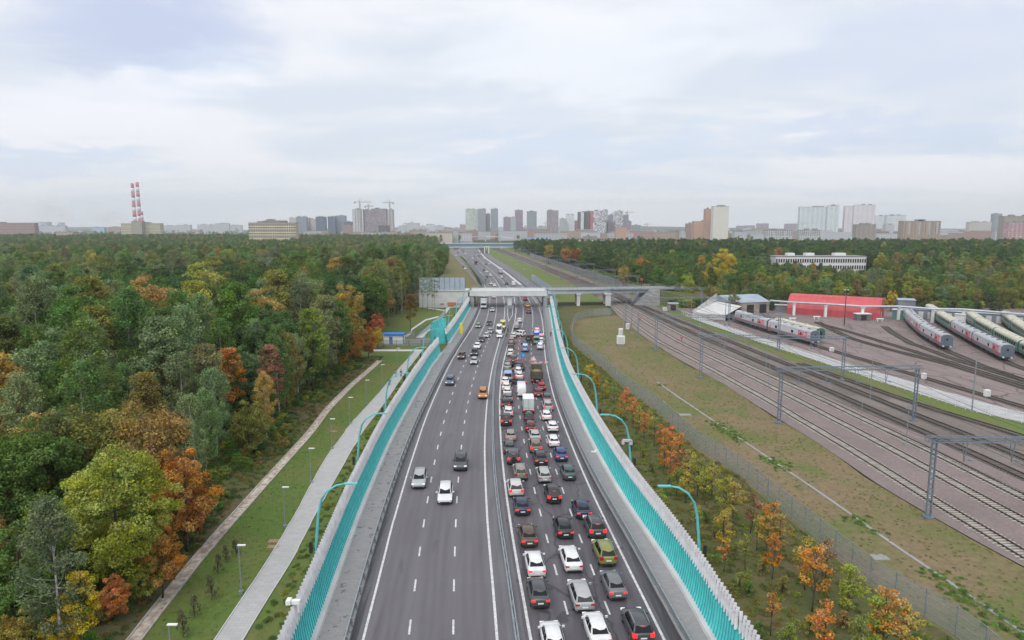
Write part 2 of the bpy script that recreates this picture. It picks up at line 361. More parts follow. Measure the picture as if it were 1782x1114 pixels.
# base land, with low relief hidden from the road corridor
mb = MB(); N_ = 60; xs = [-6200+i*12400/N_ for i in range(N_+1)]; yy = [-60]+[y for y in ys(-50+60, 7600, 60, .09)]
vs = []; fs = []
for j, y in enumerate(yy):
    for i, x in enumerate(xs):
        far = max(0, (y-3200)/4400); z = -.25+far*(14*math.sin(x*.0009+1)+10*math.sin(x*.0023+y*.0007))+far*14
        vs.append((x, y, z))
for j in range(len(yy)-1):
    for i in range(N_): a = j*(N_+1)+i; fs.append((a, a+1, a+N_+2, a+N_+1))
mb.add(vs, fs); struct('ground', mb, M['far_ground'])
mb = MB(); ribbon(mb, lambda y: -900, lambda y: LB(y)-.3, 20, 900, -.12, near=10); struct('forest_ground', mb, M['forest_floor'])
DRN = Line([(235,1114),(293,1036),(364,949),(454.5,848),(525,770),(553,740),(565.5,716),(611,670),(640,648),(663,626)], .05)
def slope_edge(y): return DRN(y)-4-2*math.sin(y*.11)
mb = MB()
Y = ys(25, 176, 2); vs = []; fs = []
for y in Y:
    d = DRN(y); vs += [(d-13-2*math.sin(y*.2), y, .10), (d-6, y, .8+.3*math.sin(y*.17)), (d-.7, y, .05)]
for i in range(len(Y)-1):
    for k in range(2): a = i*3+k; fs.append((a, a+1, a+4, a+3))
mb.add(vs, fs); struct('brown_bank', mb, M['slope'])
mb = MB(); ribbon(mb, lambda y: DRN(y)-.2, LB, 25, 178, -.02)
ribbon(mb, lambda y: -48-(y-178)*.02, LB, 178, 292, -.02)
struct('lawn', mb, M['lawn'])
mb = MB(); ribbon(mb, lambda y: GL(y)-36+(y-300)*.02, lambda y: GL(y)-2, 306, 1100, -.02); struct('lawn', mb, M['dry'])
mb = MB(); ribbon(mb, lambda y: DRN(y)-.5, lambda y: DRN(y)+.5, 25, 172, .06); struct('drain_channel', mb, mat('drain_concrete', (.58, .53, .46), .9, col2=(.26, .18, .13), vscale=1.3))
mb = MB()
fence_line(mb, lambda y: DRN(y)-.58, 25, 172, 0, .17, .14); fence_line(mb, lambda y: DRN(y)+.58, 25, 172, 0, .15, .14)
struct('drain_kerb', mb, mat('drain_edge', (.52, .48, .43), .9, var=.35, vscale=1.2))
PL = Line([(374,1114),(454.5,996),(513.6,900),(562,804),(608,740),(663,682),(693.7,642),(724,610)], .05)
PR = Line([(427,1103.5),(518.5,959),(544,900),(590,822.5),(626.5,755),(675,694),(706,645.5),(735,610)], .05)
mb = MB(); ribbon(mb, PL, PR, 25, 188, .03); struct('footpath', mb, M['path'])
mb = MB(); fence_line(mb, lambda y: PL(y)-.06, 25, 188, 0, .09, .1); fence_line(mb, lambda y: PR(y)+.06, 25, 188, 0, .09, .1); struct('footpath_kerb', mb, M['concrete_light'])
sheet('cross_path', [(648,611.5),(736,611.5),(736,608.5),(650,608.5)], .034, M['concrete_light'])
sheet('access_road', [(664,599),(745,598),(768,585),(762,583),(745,589),(668,591)], .03, M['service'])
sheet('stepped_path', [(722,588),(736,588),(776,546),(786,533),(781,532),(770,545)], .05, M['concrete_light'])
sheet('upper_path', [(700,587),(703,589),(716,582),(717,575),(742,558),(770,551),(780,541),(764,538),(745,536),(745,537.5),(776,542),(768,549),(740,556),(715,573),(713,580)], .045, M['concrete_light'])
# left of the far road: side road and verges
SL = Line([(818,480),(802,460),(790,446),(784,440),(782,432)]); SR = Line([(826,485),(812,463),(798,447),(791,440),(788,432)])
mb = MB(); ribbon(mb, SL, SR, 385, 1030, .03); struct('side_road', mb, M['service'])
# highway surfaces
mb = MB(); ribbon(mb, LB, lambda y: GL(y)+.2, 25, 300, .16); struct('walkway', mb, M['pavement_stain'])
mb = MB(); ribbon(mb, lambda y: GR(y)-.2, RB, 25, 300, .16); struct('walkway', mb, M['pavement'])
def lane_road(cols, z, mt):
    Y = ys(25, 1010); vs = []; fs = []; u = []; n = len(cols)
    for y in Y:
        for L, k in cols: vs.append((L(y), y, z)); u.append(k)
    for i in range(len(Y)-1):
        for k in range(n-1): a = i*n+k; fs.append((a, a+1, a+n+1, a+n))
    mb = MB(); mb.add(vs, fs); o = struct('road', mb, mt); at = o.data.attributes.new('lane', 'FLOAT', 'POINT'); at.data.foreach_set('value', u)
lane_road([(GL, -.45), (EL, 0), (D1, 1), (D2, 2), (IL, 3), (MD, 3.2)], .02, M['asphalt'])
lane_road([(MD, -.2), (OL, 0), (DA, 1), (DB, 2), (ER, 3), (GR, 3.2)], .0201, M['asphalt_wet'])
mb = MB(); ribbon(mb, lambda y: GL(y)+.25, lambda y: EL(y)-.5, 25, 400, .026); ribbon(mb, lambda y: ER(y)+.5, lambda y: GR(y)-.25, 25, 400, .026)
struct('road_gutter', mb, M['gutter'])
mb = MB(); ribbon(mb, lambda y: GR(y)+.4, lambda y: GR(y)+7.5, 306, 860, .01); struct('side_road', mb, M['service'])
mb = MB(); ribbon(mb, lambda y: ER(y)+.2, lambda y: ER(y)+1.6, 400, 1000, .04); struct('concrete_verge', mb, M['concrete_light'])
# far fan of the road and the crossing roads
sheet('road_fan', [(797,446),(836,446),(830,436),(826,425),(818,412),(806,404),(797,404),(796,418),(806,428),(800,434),(785,436),(790,446)], .05, M['service'])
# markings
mk = MB()
def solid(L, w, y0, y1): ribbon(mk, lambda y: L(y)-w/2, lambda y: L(y)+w/2, y0, y1, .034)
solid(EL, .22, 25, 900); solid(IL, .24, 25, 900); solid(OL, .26, 25, 900); solid(ER, .24, 25, 900)
for L, y1 in ((D1, 212), (D2, 212), (DA, 232), (DB, 232)):
    y = 26.0 + (3 if L in (DA, DB) else 0)
    while y < y1:
        ribbon(mk, lambda q: L(q)-.09, lambda q: L(q)+.09, y, y+2.2, .034); y += 6.9
    solid(L, .14, y1, 330)
    y = 330
    while y < 700: ribbon(mk, lambda q: L(q)-.1, lambda q: L(q)+.1, y, y+4, .034); y += 12
struct('road_markings', mk, M['mark'])
mk = MB(); vm = [(870,611),(884,578),(897,561),(896,540),(887,531)]
for a, b in (((885,583),(893.5,531)),):
    pass
for side in (-1, 1):
    P = [gv(885, 560)+Vector((0,0,.036)), gv(887.7+side*4.2, 548)+Vector((0,0,.036)), gv(887.7+side*4.2, 531)+Vector((0,0,.036))]
    for a, b in zip(P, P[1:]): mk.bar(a, b, .2, .02)
struct('road_markings', mk, M['mark'])
# ---------------------------------------------------------- right hand land
sheet('verge_weeds', [(1241,1114),(1181,1000),(1127,926),(1086,872),(1052,808),(1021,752),(999,702),(980,658),(969,612),(963,576),(958,545),(955,532),(1052,531),(1074,549),(1000,556),(992,566),(994,597),(1012,617),(1051,643),(1088,680),(1140,716),(1211,783),(1298,840),(1412,938),(1527,1033),(1649,1104),(1800,1230),(1900,1900),(1350,1900)], -.03, M['weeds'])
sheet('dry_meadow', [(1000,556),(1074,549),(1102,573),(1138,599),(1193,634),(1246,659),(1351,729),(1417,764),(1504.6,830),(1592,882.5),(1684.5,935),(1782,988),(2000,1100),(3400,1900),(1900,1900),(1800,1230),(1649,1104),(1527,1033),(1412,938),(1298,840),(1211,783),(1140,716),(1088,680),(1051,643),(1012,617),(994,597),(992,566)], -.01, M['dry'])
BL = Line([(2000,1100),(1782,988),(1684.5,935),(1592,882.5),(1504.6,830),(1417,764),(1351,729),(1246,659),(1193,634),(1138,599),(1102,573),(1074,549),(1060,531),(1040,515),(1005,497),(960,478),(915,459),(880,443),(858,434)], .06)
BR = Line([(1950,800),(1782,757),(1690,735),(1592,705),(1474,666),(1330.6,610.6),(1200,562),(1165,545),(1130,528),(1100,514),(1060,498),(1005,478),(950,459),(905,443),(880,434)], .06)
mb = MB(); ribbon(mb, BL, Mid(BL, BR, .55), 40, 1150, .05); struct('rail_ballast', mb, M['ballast'])
mb = MB(); ribbon(mb, Mid(BL, BR, .55), BR, 40, 1150, .0501); struct('rail_ballast', mb, M['ballast_dark'])
BG = Line([(1950,770),(1782,738),(1690,715),(1526.6,663),(1428.6,630),(1337,601),(1200,553.5),(1165,540)], .05)
BP = Line([(1950,760),(1782,722),(1428.6,620),(1324,588),(1200,547),(1165,536)], .05)
mb = MB(); ribbon(mb, BR, BG, 90, 262, .03); struct('grass_strip', mb, M['green_strip'])
mb = MB(); ribbon(mb, BG, BP, 90, 262, .045); struct('service_path', mb, M['gravel_path'])
mb = MB(); ribbon(mb, BP, lambda y: 330, 90, 285, .025); struct('yard', mb, M['yard'])
mb = MB(); ribbon(mb, lambda y: GR(y)+7.6, BL, 306, 1100, -.005); struct('grass_strip', mb, M['green_strip'])
mb = MB(); ribbon(mb, lambda y: BR(y), lambda y: BR(y)+12, 262, 1100, -.004); struct('grass_strip', mb, M['green_strip'])
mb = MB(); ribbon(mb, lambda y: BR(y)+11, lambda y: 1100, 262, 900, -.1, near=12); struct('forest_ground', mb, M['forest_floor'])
GU = Line([(1782,1102),(1649,1010),(1548,944),(1439,865),(1347,803.6),(1263,746.5),(1184,694),(1123,650)], .05)
mb = MB(); ribbon(mb, lambda y: GU(y)-.2, lambda y: GU(y)+.2, 30, 148, .03); struct('gutter_channel', mb, M['concrete'])
for (a, b, w, l) in ((1192, 722, 2.2, 1.2), (1531, 970, 1.6, 1.2), (960, 610, .8, .5), (1155, 700, .8, .5)):
    mb = MB(); mb.box((0, 0, .02), (w, l, .06)); o = mb.build('drain_cover', M['concrete']); o.location = gv(a, b); tag(o, {1192: 'pale rectangular drain cover in the dry meadow just beyond the saplings', 1531: 'largest concrete drain cover, in the meadow close to the mesh fence', 960: 'small pale cover in the grass just outside the right noise barrier', 1155: 'smallest pale cover in the meadow near the thin gutter'}[a], 'drain cover', 'drain covers set in the right hand grass')

# ---------------------------------------------------------- noise barriers
def barrier(L, side, y0, y1, label, hh=4.6):
    """side -1: left of the road, +1: right. curved ribs, teal sheeting below, white slats above"""
    root = thing('noise_barrier', (L(y0), y0, 0), label, 'noise barrier', 'turquoise and white noise barriers along the highway')
    o0 = Vector((L(y0), y0, 0)); prof = [(0, .35), (.20, .95), (.36, 1.6), (.50, 2.5), (.60, 3.2)]
    def P(y, off, z): return (L(y)+side*off-o0.x, y-o0.y, z)
    Y = ys(y0, y1, 1.0, .01)
    mb = MB()
    for i in range(len(Y)-1):
        for (a, za), (b, zb) in zip(prof, prof[1:]):
            mb.quad(P(Y[i], a, za), P(Y[i+1], a, za), P(Y[i+1], b, zb), P(Y[i], b, zb))
            mb.quad(P(Y[i], a+.06, za), P(Y[i+1], a+.06, za), P(Y[i+1], b+.06, zb), P(Y[i], b+.06, zb))
    mb.build('teal_sheeting', M['teal'], root)
    mb = MB(); y = y0
    while y < y1:      # standing seams of the sheeting, slanted like scales
        for (a, za), (b, zb) in zip(prof, prof[1:]): mb.bar(P(y+za*.22, a-.03, za), P(y+zb*.22, b-.03, zb), .05, .07)
        y += max(.55, y*.009)
    tag(mb.build('sheeting_seams', M['teal_rib'], root), kind='stuff')
    mb = MB(); bk = MB(); y = y0
    while y < y1:      # white slats, each bent outwards, with shadow-coloured ones added behind, turned the other way, to darken the gaps
        st = max(.62, y*.0062); w = .27*st/.62
        mb.bar(P(y-.18, .54, 2.95), P(y+.12, .64, 3.8), w, .05)
        mb.bar(P(y+.12, .64, 3.8), P(y+.30, .82, hh), w, .05)
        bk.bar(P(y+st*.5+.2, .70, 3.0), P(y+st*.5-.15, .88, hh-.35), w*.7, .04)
        y += st
    tag(mb.build('slat_crest', M['white_slat'], root), kind='stuff'); tag(bk.build('shade_slats', M['slat_shade'], root), kind='stuff')
    mb = MB(); mb2 = MB()
    rings = [[P(y, .52, 2.92), P(y, .64, 2.92), P(y, .64, 3.06), P(y, .52, 3.06)] for y in Y]; mb.loft(rings)
    rings = [[P(y, .74, 3.8), P(y, .88, 3.8), P(y, .88, 3.9), P(y, .74, 3.9)] for y in Y]; mb2.loft(rings)
    mb.build('rail', M['teal_rib'], root); mb2.build('rail', M['steel'], root)
    mb = MB(); rings = [[P(y, -.55, .1), P(y, .35, .1), P(y, .35, .42), P(y, -.45, .42)] for y in Y]; mb.loft(rings)
    mb.build('concrete_plinth', M['concrete_light'], root)
    pm = MB(); 
    for (a, za), (b, zb) in zip(prof, prof[1:]): pm.bar((side*(a+.18), 0, za-.35), (side*(b+.18), 0, zb), .16, .2)
    pm.bar((side*.72, 0, 2.8), (side*.85, 0, 4.2), .14, .16)
    pmesh = pm.mesh('post', M['teal_rib']); y = y0+1; k = 0
    while y < y1 and k < 100:
        q = link('post', pmesh, root); q.location = P(y, 0, 0); y += 3.0; k += 1
    return root
barrier(LB, -1, 30, 182, 'long turquoise and white noise barrier along the left edge of the highway')
barrier(LB, -1, 197, 296, 'short far noise barrier on the left, between the turquoise screen and the white overpass')
barrier(RB, 1, 30, 297, 'long curved turquoise and white noise barrier along the right edge of the highway')
# the raised turquoise kink between both left barriers
root = thing('turquoise_screen', (LB(190), 190, 0), 'tall bright turquoise panel screen at the gap in the left noise barrier', 'screen')
mb = MB(); x0 = LB(190)
for k, (dx, dy, h) in enumerate(((-5.5, -3, 6.5), (-5.4, 6, 8.3), (-3.2, 14, 8.6))):
    pass
for a, b, h in (((-3.4, -5), (-3.6, 1), 6.6), ((-3.6, 1), (-2.6, 6), 7.3), ((-2.6, 6), (-.4, 8), 7.6)):
    mb.bar((a[0], a[1], h/2), (b[0], b[1], h/2), .12, h)
mb.build('panel', M['teal'], root)
mb = MB()
for a in ((-3.4, -5.1), (-3.5, -2), (-3.65, 1), (-2.7, 6.1), (-.4, 8.1)): mb.box((a[0], a[1], 3.8), (.18, .18, 7.7))
mb.build('post', M['teal_rib'], root)
mb = MB(); p = G(793, 588); mb.box((0, 0, 1.6), (.9, .9, 3.2)); mb.box((0, 0, 3.25), (1.0, 1.0, .1)); o = mb.build('equipment_cabinet', M['yellow']); o.location = (*G(803, 581), .1); tag(o, 'tall yellow cabinet standing on the left walkway beside the turquoise screen', 'cabinet')

# ---------------------------------------------------------- crash barriers
def guardrail(L, off, y0, y1, label, rows=2, dbl=False, post_step=2.6, z=.16):
    root = thing('guardrail', (L(y0)+off, y0, 0), label, 'guardrail', 'steel guardrails of the highway'); o0 = Vector((L(y0)+off, y0, 0))
    for r in range(rows):
        mb = MB(); zz = z+.42+.34*r
        for sgn in ((-1, 1) if dbl else (1,)):
            rings = []
            for y in ys(y0, y1, 2):
                x = L(y)+off-o0.x+sgn*(.12 if dbl else 0); q = y-o0.y
                rings.append([(x-.05, q, zz-.13), (x+.05, q, zz-.13), (x+.02, q, zz), (x+.05, q, zz+.13), (x-.05, q, zz+.13), (x-.08, q, zz)])
            mb.loft(rings)
        mb.build('beam', M['steel'], root)
    pm = MB(); pm.box((.12 if not dbl else 0, 0, .5), (.12, .1, 1.0)); pm.box((.02, 0, .95), (.2, .08, .06)); me = pm.mesh('post', M['steel'])
    y = y0+.5; k = 0
    while y < y1 and k < 100:
        q = link('post', me, root); q.location = (L(y)+off-o0.x, y-o0.y, 0); y += post_step; k += 1
    if y < y1:
        mb = MB()
        while y < y1: mb.box((L(y)+off-o0.x, y-o0.y, .5), (.12, .1, 1)); y += max(post_step, y*.01)
        tag(mb.build('far_posts', M['steel'], root), kind='stuff')
guardrail(GL, 0, 28, 420, 'double row steel guardrail between the stained left walkway and the moving traffic')
guardrail(GR, 0, 28, 420, 'double row steel guardrail between the right walkway and the traffic jam')
guardrail(MD, 0, 28, 236, 'low steel median guardrail dividing the moving traffic from the traffic jam', 1, True, z=.1)
guardrail(MD, 0, 330, 900, 'distant median guardrail beyond the white overpass', 1, True, 5.5, z=.1)
mb = MB(); ribbon(mb, Off(MD, -.75), Off(MD, .75), 25, 236, .04); struct('median_strip', mb, M['service'])
# ============================================================ vehicles
# profile stations: (y, half width, z bottom, z belt)
KINDS = {
 'sedan': dict(L=4.65, st=[(-2.32,.66,.42,.86),(-2.24,.83,.24,1.00),(-1.85,.89,.20,1.04),(-1.1,.90,.18,1.00),(0,.91,.18,.96),(1.0,.90,.18,.95),(1.6,.88,.19,.88),(2.1,.82,.22,.76),(2.25,.74,.28,.66),(2.32,.60,.36,.56)],
   gh=(-1.78,-1.02,.42,1.22,.80,.60,1.45)),
 'hatchback': dict(L=4.15, st=[(-2.07,.66,.42,.90),(-2.0,.82,.24,1.02),(-1.6,.87,.20,1.04),(-.9,.88,.18,1.0),(0,.88,.18,.97),(1.0,.87,.18,.96),(1.5,.84,.19,.88),(1.9,.78,.22,.76),(2.07,.60,.34,.58)],
   gh=(-1.95,-1.50,.40,1.15,.79,.60,1.50)),
 'wagon': dict(L=4.7, st=[(-2.35,.66,.42,.90),(-2.27,.83,.24,1.02),(-1.9,.89,.20,1.04),(-1.1,.90,.18,1.0),(0,.90,.18,.97),(1.1,.89,.18,.95),(1.7,.86,.19,.87),(2.15,.8,.22,.75),(2.35,.60,.34,.58)],
   gh=(-2.22,-1.80,.45,1.25,.80,.62,1.50), rails=True),
 'suv': dict(L=4.6, st=[(-2.3,.70,.50,1.02),(-2.22,.88,.32,1.14),(-1.8,.93,.27,1.17),(-.9,.94,.25,1.13),(0,.94,.25,1.10),(1.1,.93,.25,1.08),(1.6,.91,.26,1.03),(2.1,.86,.30,.92),(2.3,.66,.40,.72)],
   gh=(-2.18,-1.80,.42,1.15,.85,.66,1.72), rails=True, wr=.37),
 'minibus': dict(L=5.2, st=[(-2.6,.82,.45,1.10),(-2.55,.93,.30,1.16),(-1.8,.96,.25,1.18),(0,.96,.25,1.18),(1.2,.95,.25,1.16),(1.9,.93,.27,1.08),(2.4,.86,.30,.92),(2.6,.66,.40,.72)],
   gh=(-2.56,-2.42,1.05,1.95,.92,.82,2.05), wr=.36),
 'van': dict(L=5.9, st=[(-2.95,.92,.45,1.30),(-2.92,.97,.32,1.38),(-1.8,1.0,.28,1.4),(0,1.0,.28,1.4),(1.2,.99,.28,1.36),(2.0,.97,.28,1.25),(2.6,.92,.32,1.05),(2.95,.7,.42,.8)],
   gh=(-2.93,-2.86,1.35,2.2,.98,.86,2.5), panel=True, wr=.37),
}
def ring(y, w, zb, zt):
    half = [(w*.86, zb), (w*.985, zb+.10), (w, (zb+zt)/2), (w*.985, zt-.14), (w*.93, zt-.03), (w*.6, zt+.015)]
    return [(x, y, z) for x, z in half]+[(0, y, zt+.03)]+[(-x, y, z) for x, z in reversed(half)]
def lerp(a, b, t): return tuple(a[i]*(1-t)+b[i]*t for i in range(3))
def pane(mb, a, b, c, d, ins=.07, out=.012, m=0, insv=None):
    """inset quad a b (bottom) c d (top), pushed out along its normal"""
    insv = ins if insv is None else insv
    P = lambda u, v: Vector(lerp(lerp(a, b, u), lerp(d, c, u), v))
    q = [P(ins, insv), P(1-ins, insv), P(1-ins, 1-insv), P(ins, 1-insv)]
    n = (q[1]-q[0]).cross(q[3]-q[0]).normalized()*out
    mb.add([v+n for v in q]+[v-n for v in q], ((0, 1, 2, 3), (7, 6, 5, 4), (0, 4, 5, 1), (1, 5, 6, 2), (2, 6, 7, 3), (3, 7, 4, 0)), m)
def car_parts(kind, brake=True, spare=False, lit=True, taxi=False, rails=None):
    K = KINDS[kind]; st = K['st']; L = K['L']; yr, yrr, yrf, yf, wb, wt, zr = K['gh']; wr = K.get('wr', .33)
    belt = lambda y: float(np.interp(y, [s[0] for s in st], [s[3] for s in st])); hw = lambda y: float(np.interp(y, [s[0] for s in st], [s[1] for s in st]))
    P = []; b = MB(); b.loft([ring(*s) for s in st])
    # greenhouse with rounded roof
    zb_r, zb_f = belt(yr)-.03, belt(yf)-.03
    gr = []
    def grg(y, w, z0, z1):
        return [(w[0], y, z0), (w[0]*.97, y, z0+.02), (w[1], y, z1-.06), (w[1]*.88, y, z1), (0, y, z1+.03), (-w[1]*.88, y, z1), (-w[1], y, z1-.06), (-w[0]*.97, y, z0+.02), (-w[0], y, z0)]
    base = [(yr, wb*.93, zb_r), (yrr, wb, belt(yrr)-.03), ((yrr+yrf)/2, wb, belt(0)-.03), (yrf, wb, belt(yrf)-.03), (yf, wb*.9, zb_f)]
    b.loft([[(w, y, z-.02), (w, y, z+.02), (w*.9, y, z+.03), (0, y, z+.04), (-w*.9, y, z+.03), (-w, y, z+.02), (-w, y, z-.02)] if i in (0, 4) else
            [(w, y, z-.02), (wt, y, zr-.07), (wt*.86, y, zr-.01), (0, y, zr+.02), (-wt*.86, y, zr-.01), (-wt, y, zr-.07), (-w, y, z-.02)] for i, (y, w, z) in enumerate(base)])
    P.append(('body', b, 'paint', None, True))
    A = lambda s, y, z=None, w=wb: (s*w, y, belt(y)+.0 if z is None else z)
    T = lambda s, y: (s*wt, y, zr-.07)
    g = MB(); pane(g, (wb*.9, yf, zb_f+.05), (-wb*.9, yf, zb_f+.05), T(-1, yrf), T(1, yrf), .05, .035, insv=.04); P.append(('windscreen', g, 'glass', None, False))
    if not K.get('panel'):
        g = MB(); pane(g, (-wb*.93, yr, zb_r+.04), (wb*.93, yr, zb_r+.04), T(1, yrr), T(-1, yrr), .05, .035, insv=.04); P.append(('rear_window', g, 'glass', None, False))
    for s in (-1, 1):
        ymid = yrf-.62 if K.get('panel') else (yrf+yrr)/2-.05
        segs = [(yf-.25, yrf-.02, ymid+.05, ymid+.05)] + ([] if K.get('panel') else [(ymid-.05, ymid-.05, yrr+.05, yr+.22)])
        for y0b, y0t, y1t, y1b in segs:
            a, bb, c, d = A(s, y0b), A(s, y1b), (s*wt, y1t, zr-.08), (s*wt, y0t, zr-.08)
            g = MB(); pane(g, *( (a, bb, c, d) if s > 0 else (bb, a, d, c)), .04, .03, insv=.07); P.append(('side_window', g, 'glass', None, False))
    # bumpers and sills in black trim
    g = MB(); g.box((0, st[0][0]+.04, .36), (1.5*hw(st[1][0]), .14, .16)); P.append(('rear_bumper', g, 'trim', None, False))
    g = MB(); g.box((0, st[-1][0]-.05, .42), (1.3*hw(st[-2][0]), .13, .20)); P.append(('grille', g, 'trim', None, False))
    zl = belt(st[1][0])-.14 if kind != 'van' else .95
    for s in (-1, 1):
        g = MB(); hh = .16 if kind in ('sedan', 'hatchback', 'wagon') else .34
        if kind in ('van', 'minibus'): g.box((s*hw(st[1][0])*.92, st[0][0]+.03, zl), (.16, .12, .42))
        else: g.box((s*hw(st[1][0])*.80, st[0][0]+.07, zl-.03), (.36, .16, hh)); g.box((s*hw(st[1][0])*.97, st[0][0]+.2, zl-.03), (.08, .26, hh*.9))
        P.append(('tail_light', g, 'tail_on' if brake else 'tail_off', None, False))
        g = MB(); zf = belt(st[-2][0])-.12; g.box((s*hw(st[-2][0])*.80, st[-2][0]+.05, zf), (.36, .26, .15)); P.append(('headlight', g, 'head', None, False))
        g = MB(); ym = yf-.42; g.box((s*(hw(ym)+.10), ym, belt(ym)+.10), (.22, .12, .15)); P.append(('mirror', g, 'paint', None, False))
    g = MB(); g.box((0, st[0][0]-.0, (.62 if kind in ('sedan', 'hatchback', 'wagon') else .75)), (.52, .05, .12)); P.append(('number_plate', g, 'plate', None, False))
    if brake: g = MB(); g.box((0, yrr-.06, zr-.10), (.34, .05, .05)); P.append(('brake_light', g, 'tail_on', None, False))
    if K.get('rails') and rails is not False:
        for s in (-1, 1): g = MB(); g.bar((s*wt*.9, yrr+.15, zr+.05), (s*wt*.9, yrf-.1, zr+.05), .05, .05); P.append(('roof_rail', g, 'steel', None, False))
    if spare:
        g = MB(); g.tube([(0, st[0][0]-.02, .95), (0, st[0][0]-.24, .95)], .34, 16); P.append(('spare_wheel', g, 'paint' if spare == 2 else 'tyre', None, False))
    if taxi: g = MB(); g.box((0, -.1, zr+.10), (.42, .14, .13)); P.append(('taxi_sign', g, 'yellow', None, False))
    for yy in (st[0][0]+.86, st[-1][0]-.86):
        for s in (-1, 1):
            x = hw(yy); g = MB()
            g.tube([(s*(x-.20), yy, wr), (s*(x+.015), yy, wr)], wr, 16); P.append(('wheel', g, 'tyre', None, False))
            r = MB(); r.tube([(s*(x-.05), yy, wr), (s*(x+.022), yy, wr)], wr*.62, 12); P.append(('rim', r, 'rim', 'wheel', False))
    return P
def assemble(name, parts, cat, group):
    root = tag(link(name, None), 'x', cat, group); last = {}
    for pn, mb, mt, par, sm in parts:
        o = mb.build(pn, M[mt], last.get(par, root) if par else root, sm); last[pn] = o
    return root
def flat(name, parts, cat, group):
    """far copies: the same car as one mesh with several materials"""
    mb = MB(); mats = []
    for pn, p, mt, par, sm in parts:
        if mt not in mats: mats.append(mt)
        mb.add(p.v, p.f, mats.index(mt))
    o = mb.build(name, [M[q] for q in mats]); return tag(o, 'x', cat, group)
CAT = dict(sedan='car', hatchback='car', wagon='car', suv='car', minibus='van', van='van')
PROTO = {}
def vehicle(key, far=False):
    """key = kind plus options, e.g. 'suv+spare'"""
    k = (key, far)
    if k not in PROTO:
        kind, *opt = key.split('+')
        parts = car_parts(kind, brake='off' not in opt, spare=1 if 'spare' in opt else (2 if 'cspare' in opt else False), taxi='taxi' in opt, rails=False if 'norails' in opt else None)
        if 'beaconr' in opt or 'beaconb' in opt:
            zr = KINDS[kind]['gh'][6]; ym = -.1
            for s, mt in ((-1, 'beacon_red' if 'beaconr' in opt else 'beacon_blue'), (1, 'beacon_red' if 'beaconr' in opt else 'beacon_blue')):
                g = MB(); g.box((s*.30, ym, zr+.10), (.5, .24, .15)); parts.append(('beacon', g, mt, None, False))
        if 'stripe' in opt:
            g = MB(); kk = KINDS[kind]
            for s in (-1, 1): g.box((s*(kk['st'][3][1]+.004), 0, .66), (.012, 3.4, .16))
            g.box((0, -kk['L']/2+.055, .80), (1.1, .012, .14)); parts.append(('livery_stripe', g, 'blue', None, False))
        nm = {'sedan': 'sedan_car', 'hatchback': 'hatchback_car', 'wagon': 'estate_car', 'suv': 'off_road_car', 'minibus': 'minibus', 'van': 'panel_van'}[kind]
        PROTO[k] = (flat if far else assemble)(nm, parts, CAT[kind], 'x')
    return PROTO[k]
def paint(o, col):
    for q in [o]+list(o.children_recursive):
        if q.type == 'MESH' and any(m and m.name == 'car_paint' for m in q.data.materials): q.color = (*col, 1)
C = dict(white=(.66, .66, .67), offwhite=(.52, .52, .50), silver=(.36, .37, .38), lightgrey=(.26, .265, .27), grey=(.135, .145, .155), darkgrey=(.05, .055, .06), black=(.014, .015, .018), navy=(.012, .022, .055), blue=(.02, .05, .17), greyblue=(.08, .12, .17),
         red=(.25, .015, .02), darkred=(.10, .012, .018), beige=(.33, .30, .25), greige=(.24, .22, .19), olive=(.20, .22, .05), olivegrey=(.15, .15, .11), orange=(.42, .16, .03), brown=(.08, .045, .03), green=(.14, .25, .12), teal=(.03, .075, .08), purple=(.04, .03, .06), yellow=(.62, .60, .10), paleblue=(.25, .36, .58), taxi=(.70, .38, .06))
def park(key, px, py, col, label, away=True, rot=0.0, group=None, far=False, L=MD, base=.03, sc=None):
    kind = key.split('+')[0]; x, y = G(px, py); p = vehicle(key, far); ln = KINDS[kind]['L']*(sc or 1)
    yaw = yaw_at(L, y)+R(rot)
    ax, ay = -math.sin(yaw), math.cos(yaw); c = (x+ax*(ln/2-.1), y+ay*(ln/2-.1), base)
    vr = random.Random(int(px*13+py)); q_ = sc or 1; sc = (q_*vr.uniform(.97, 1.05), q_*vr.uniform(.94, 1.06), q_*vr.uniform(.95, 1.06))
    o = put(p, USED, c, yaw+(0 if away else math.pi), label, group or ('cars waiting in the traffic jam' if away else 'cars driving towards the camera on the left carriageway'), sc)
    paint(o, C[col]); return o
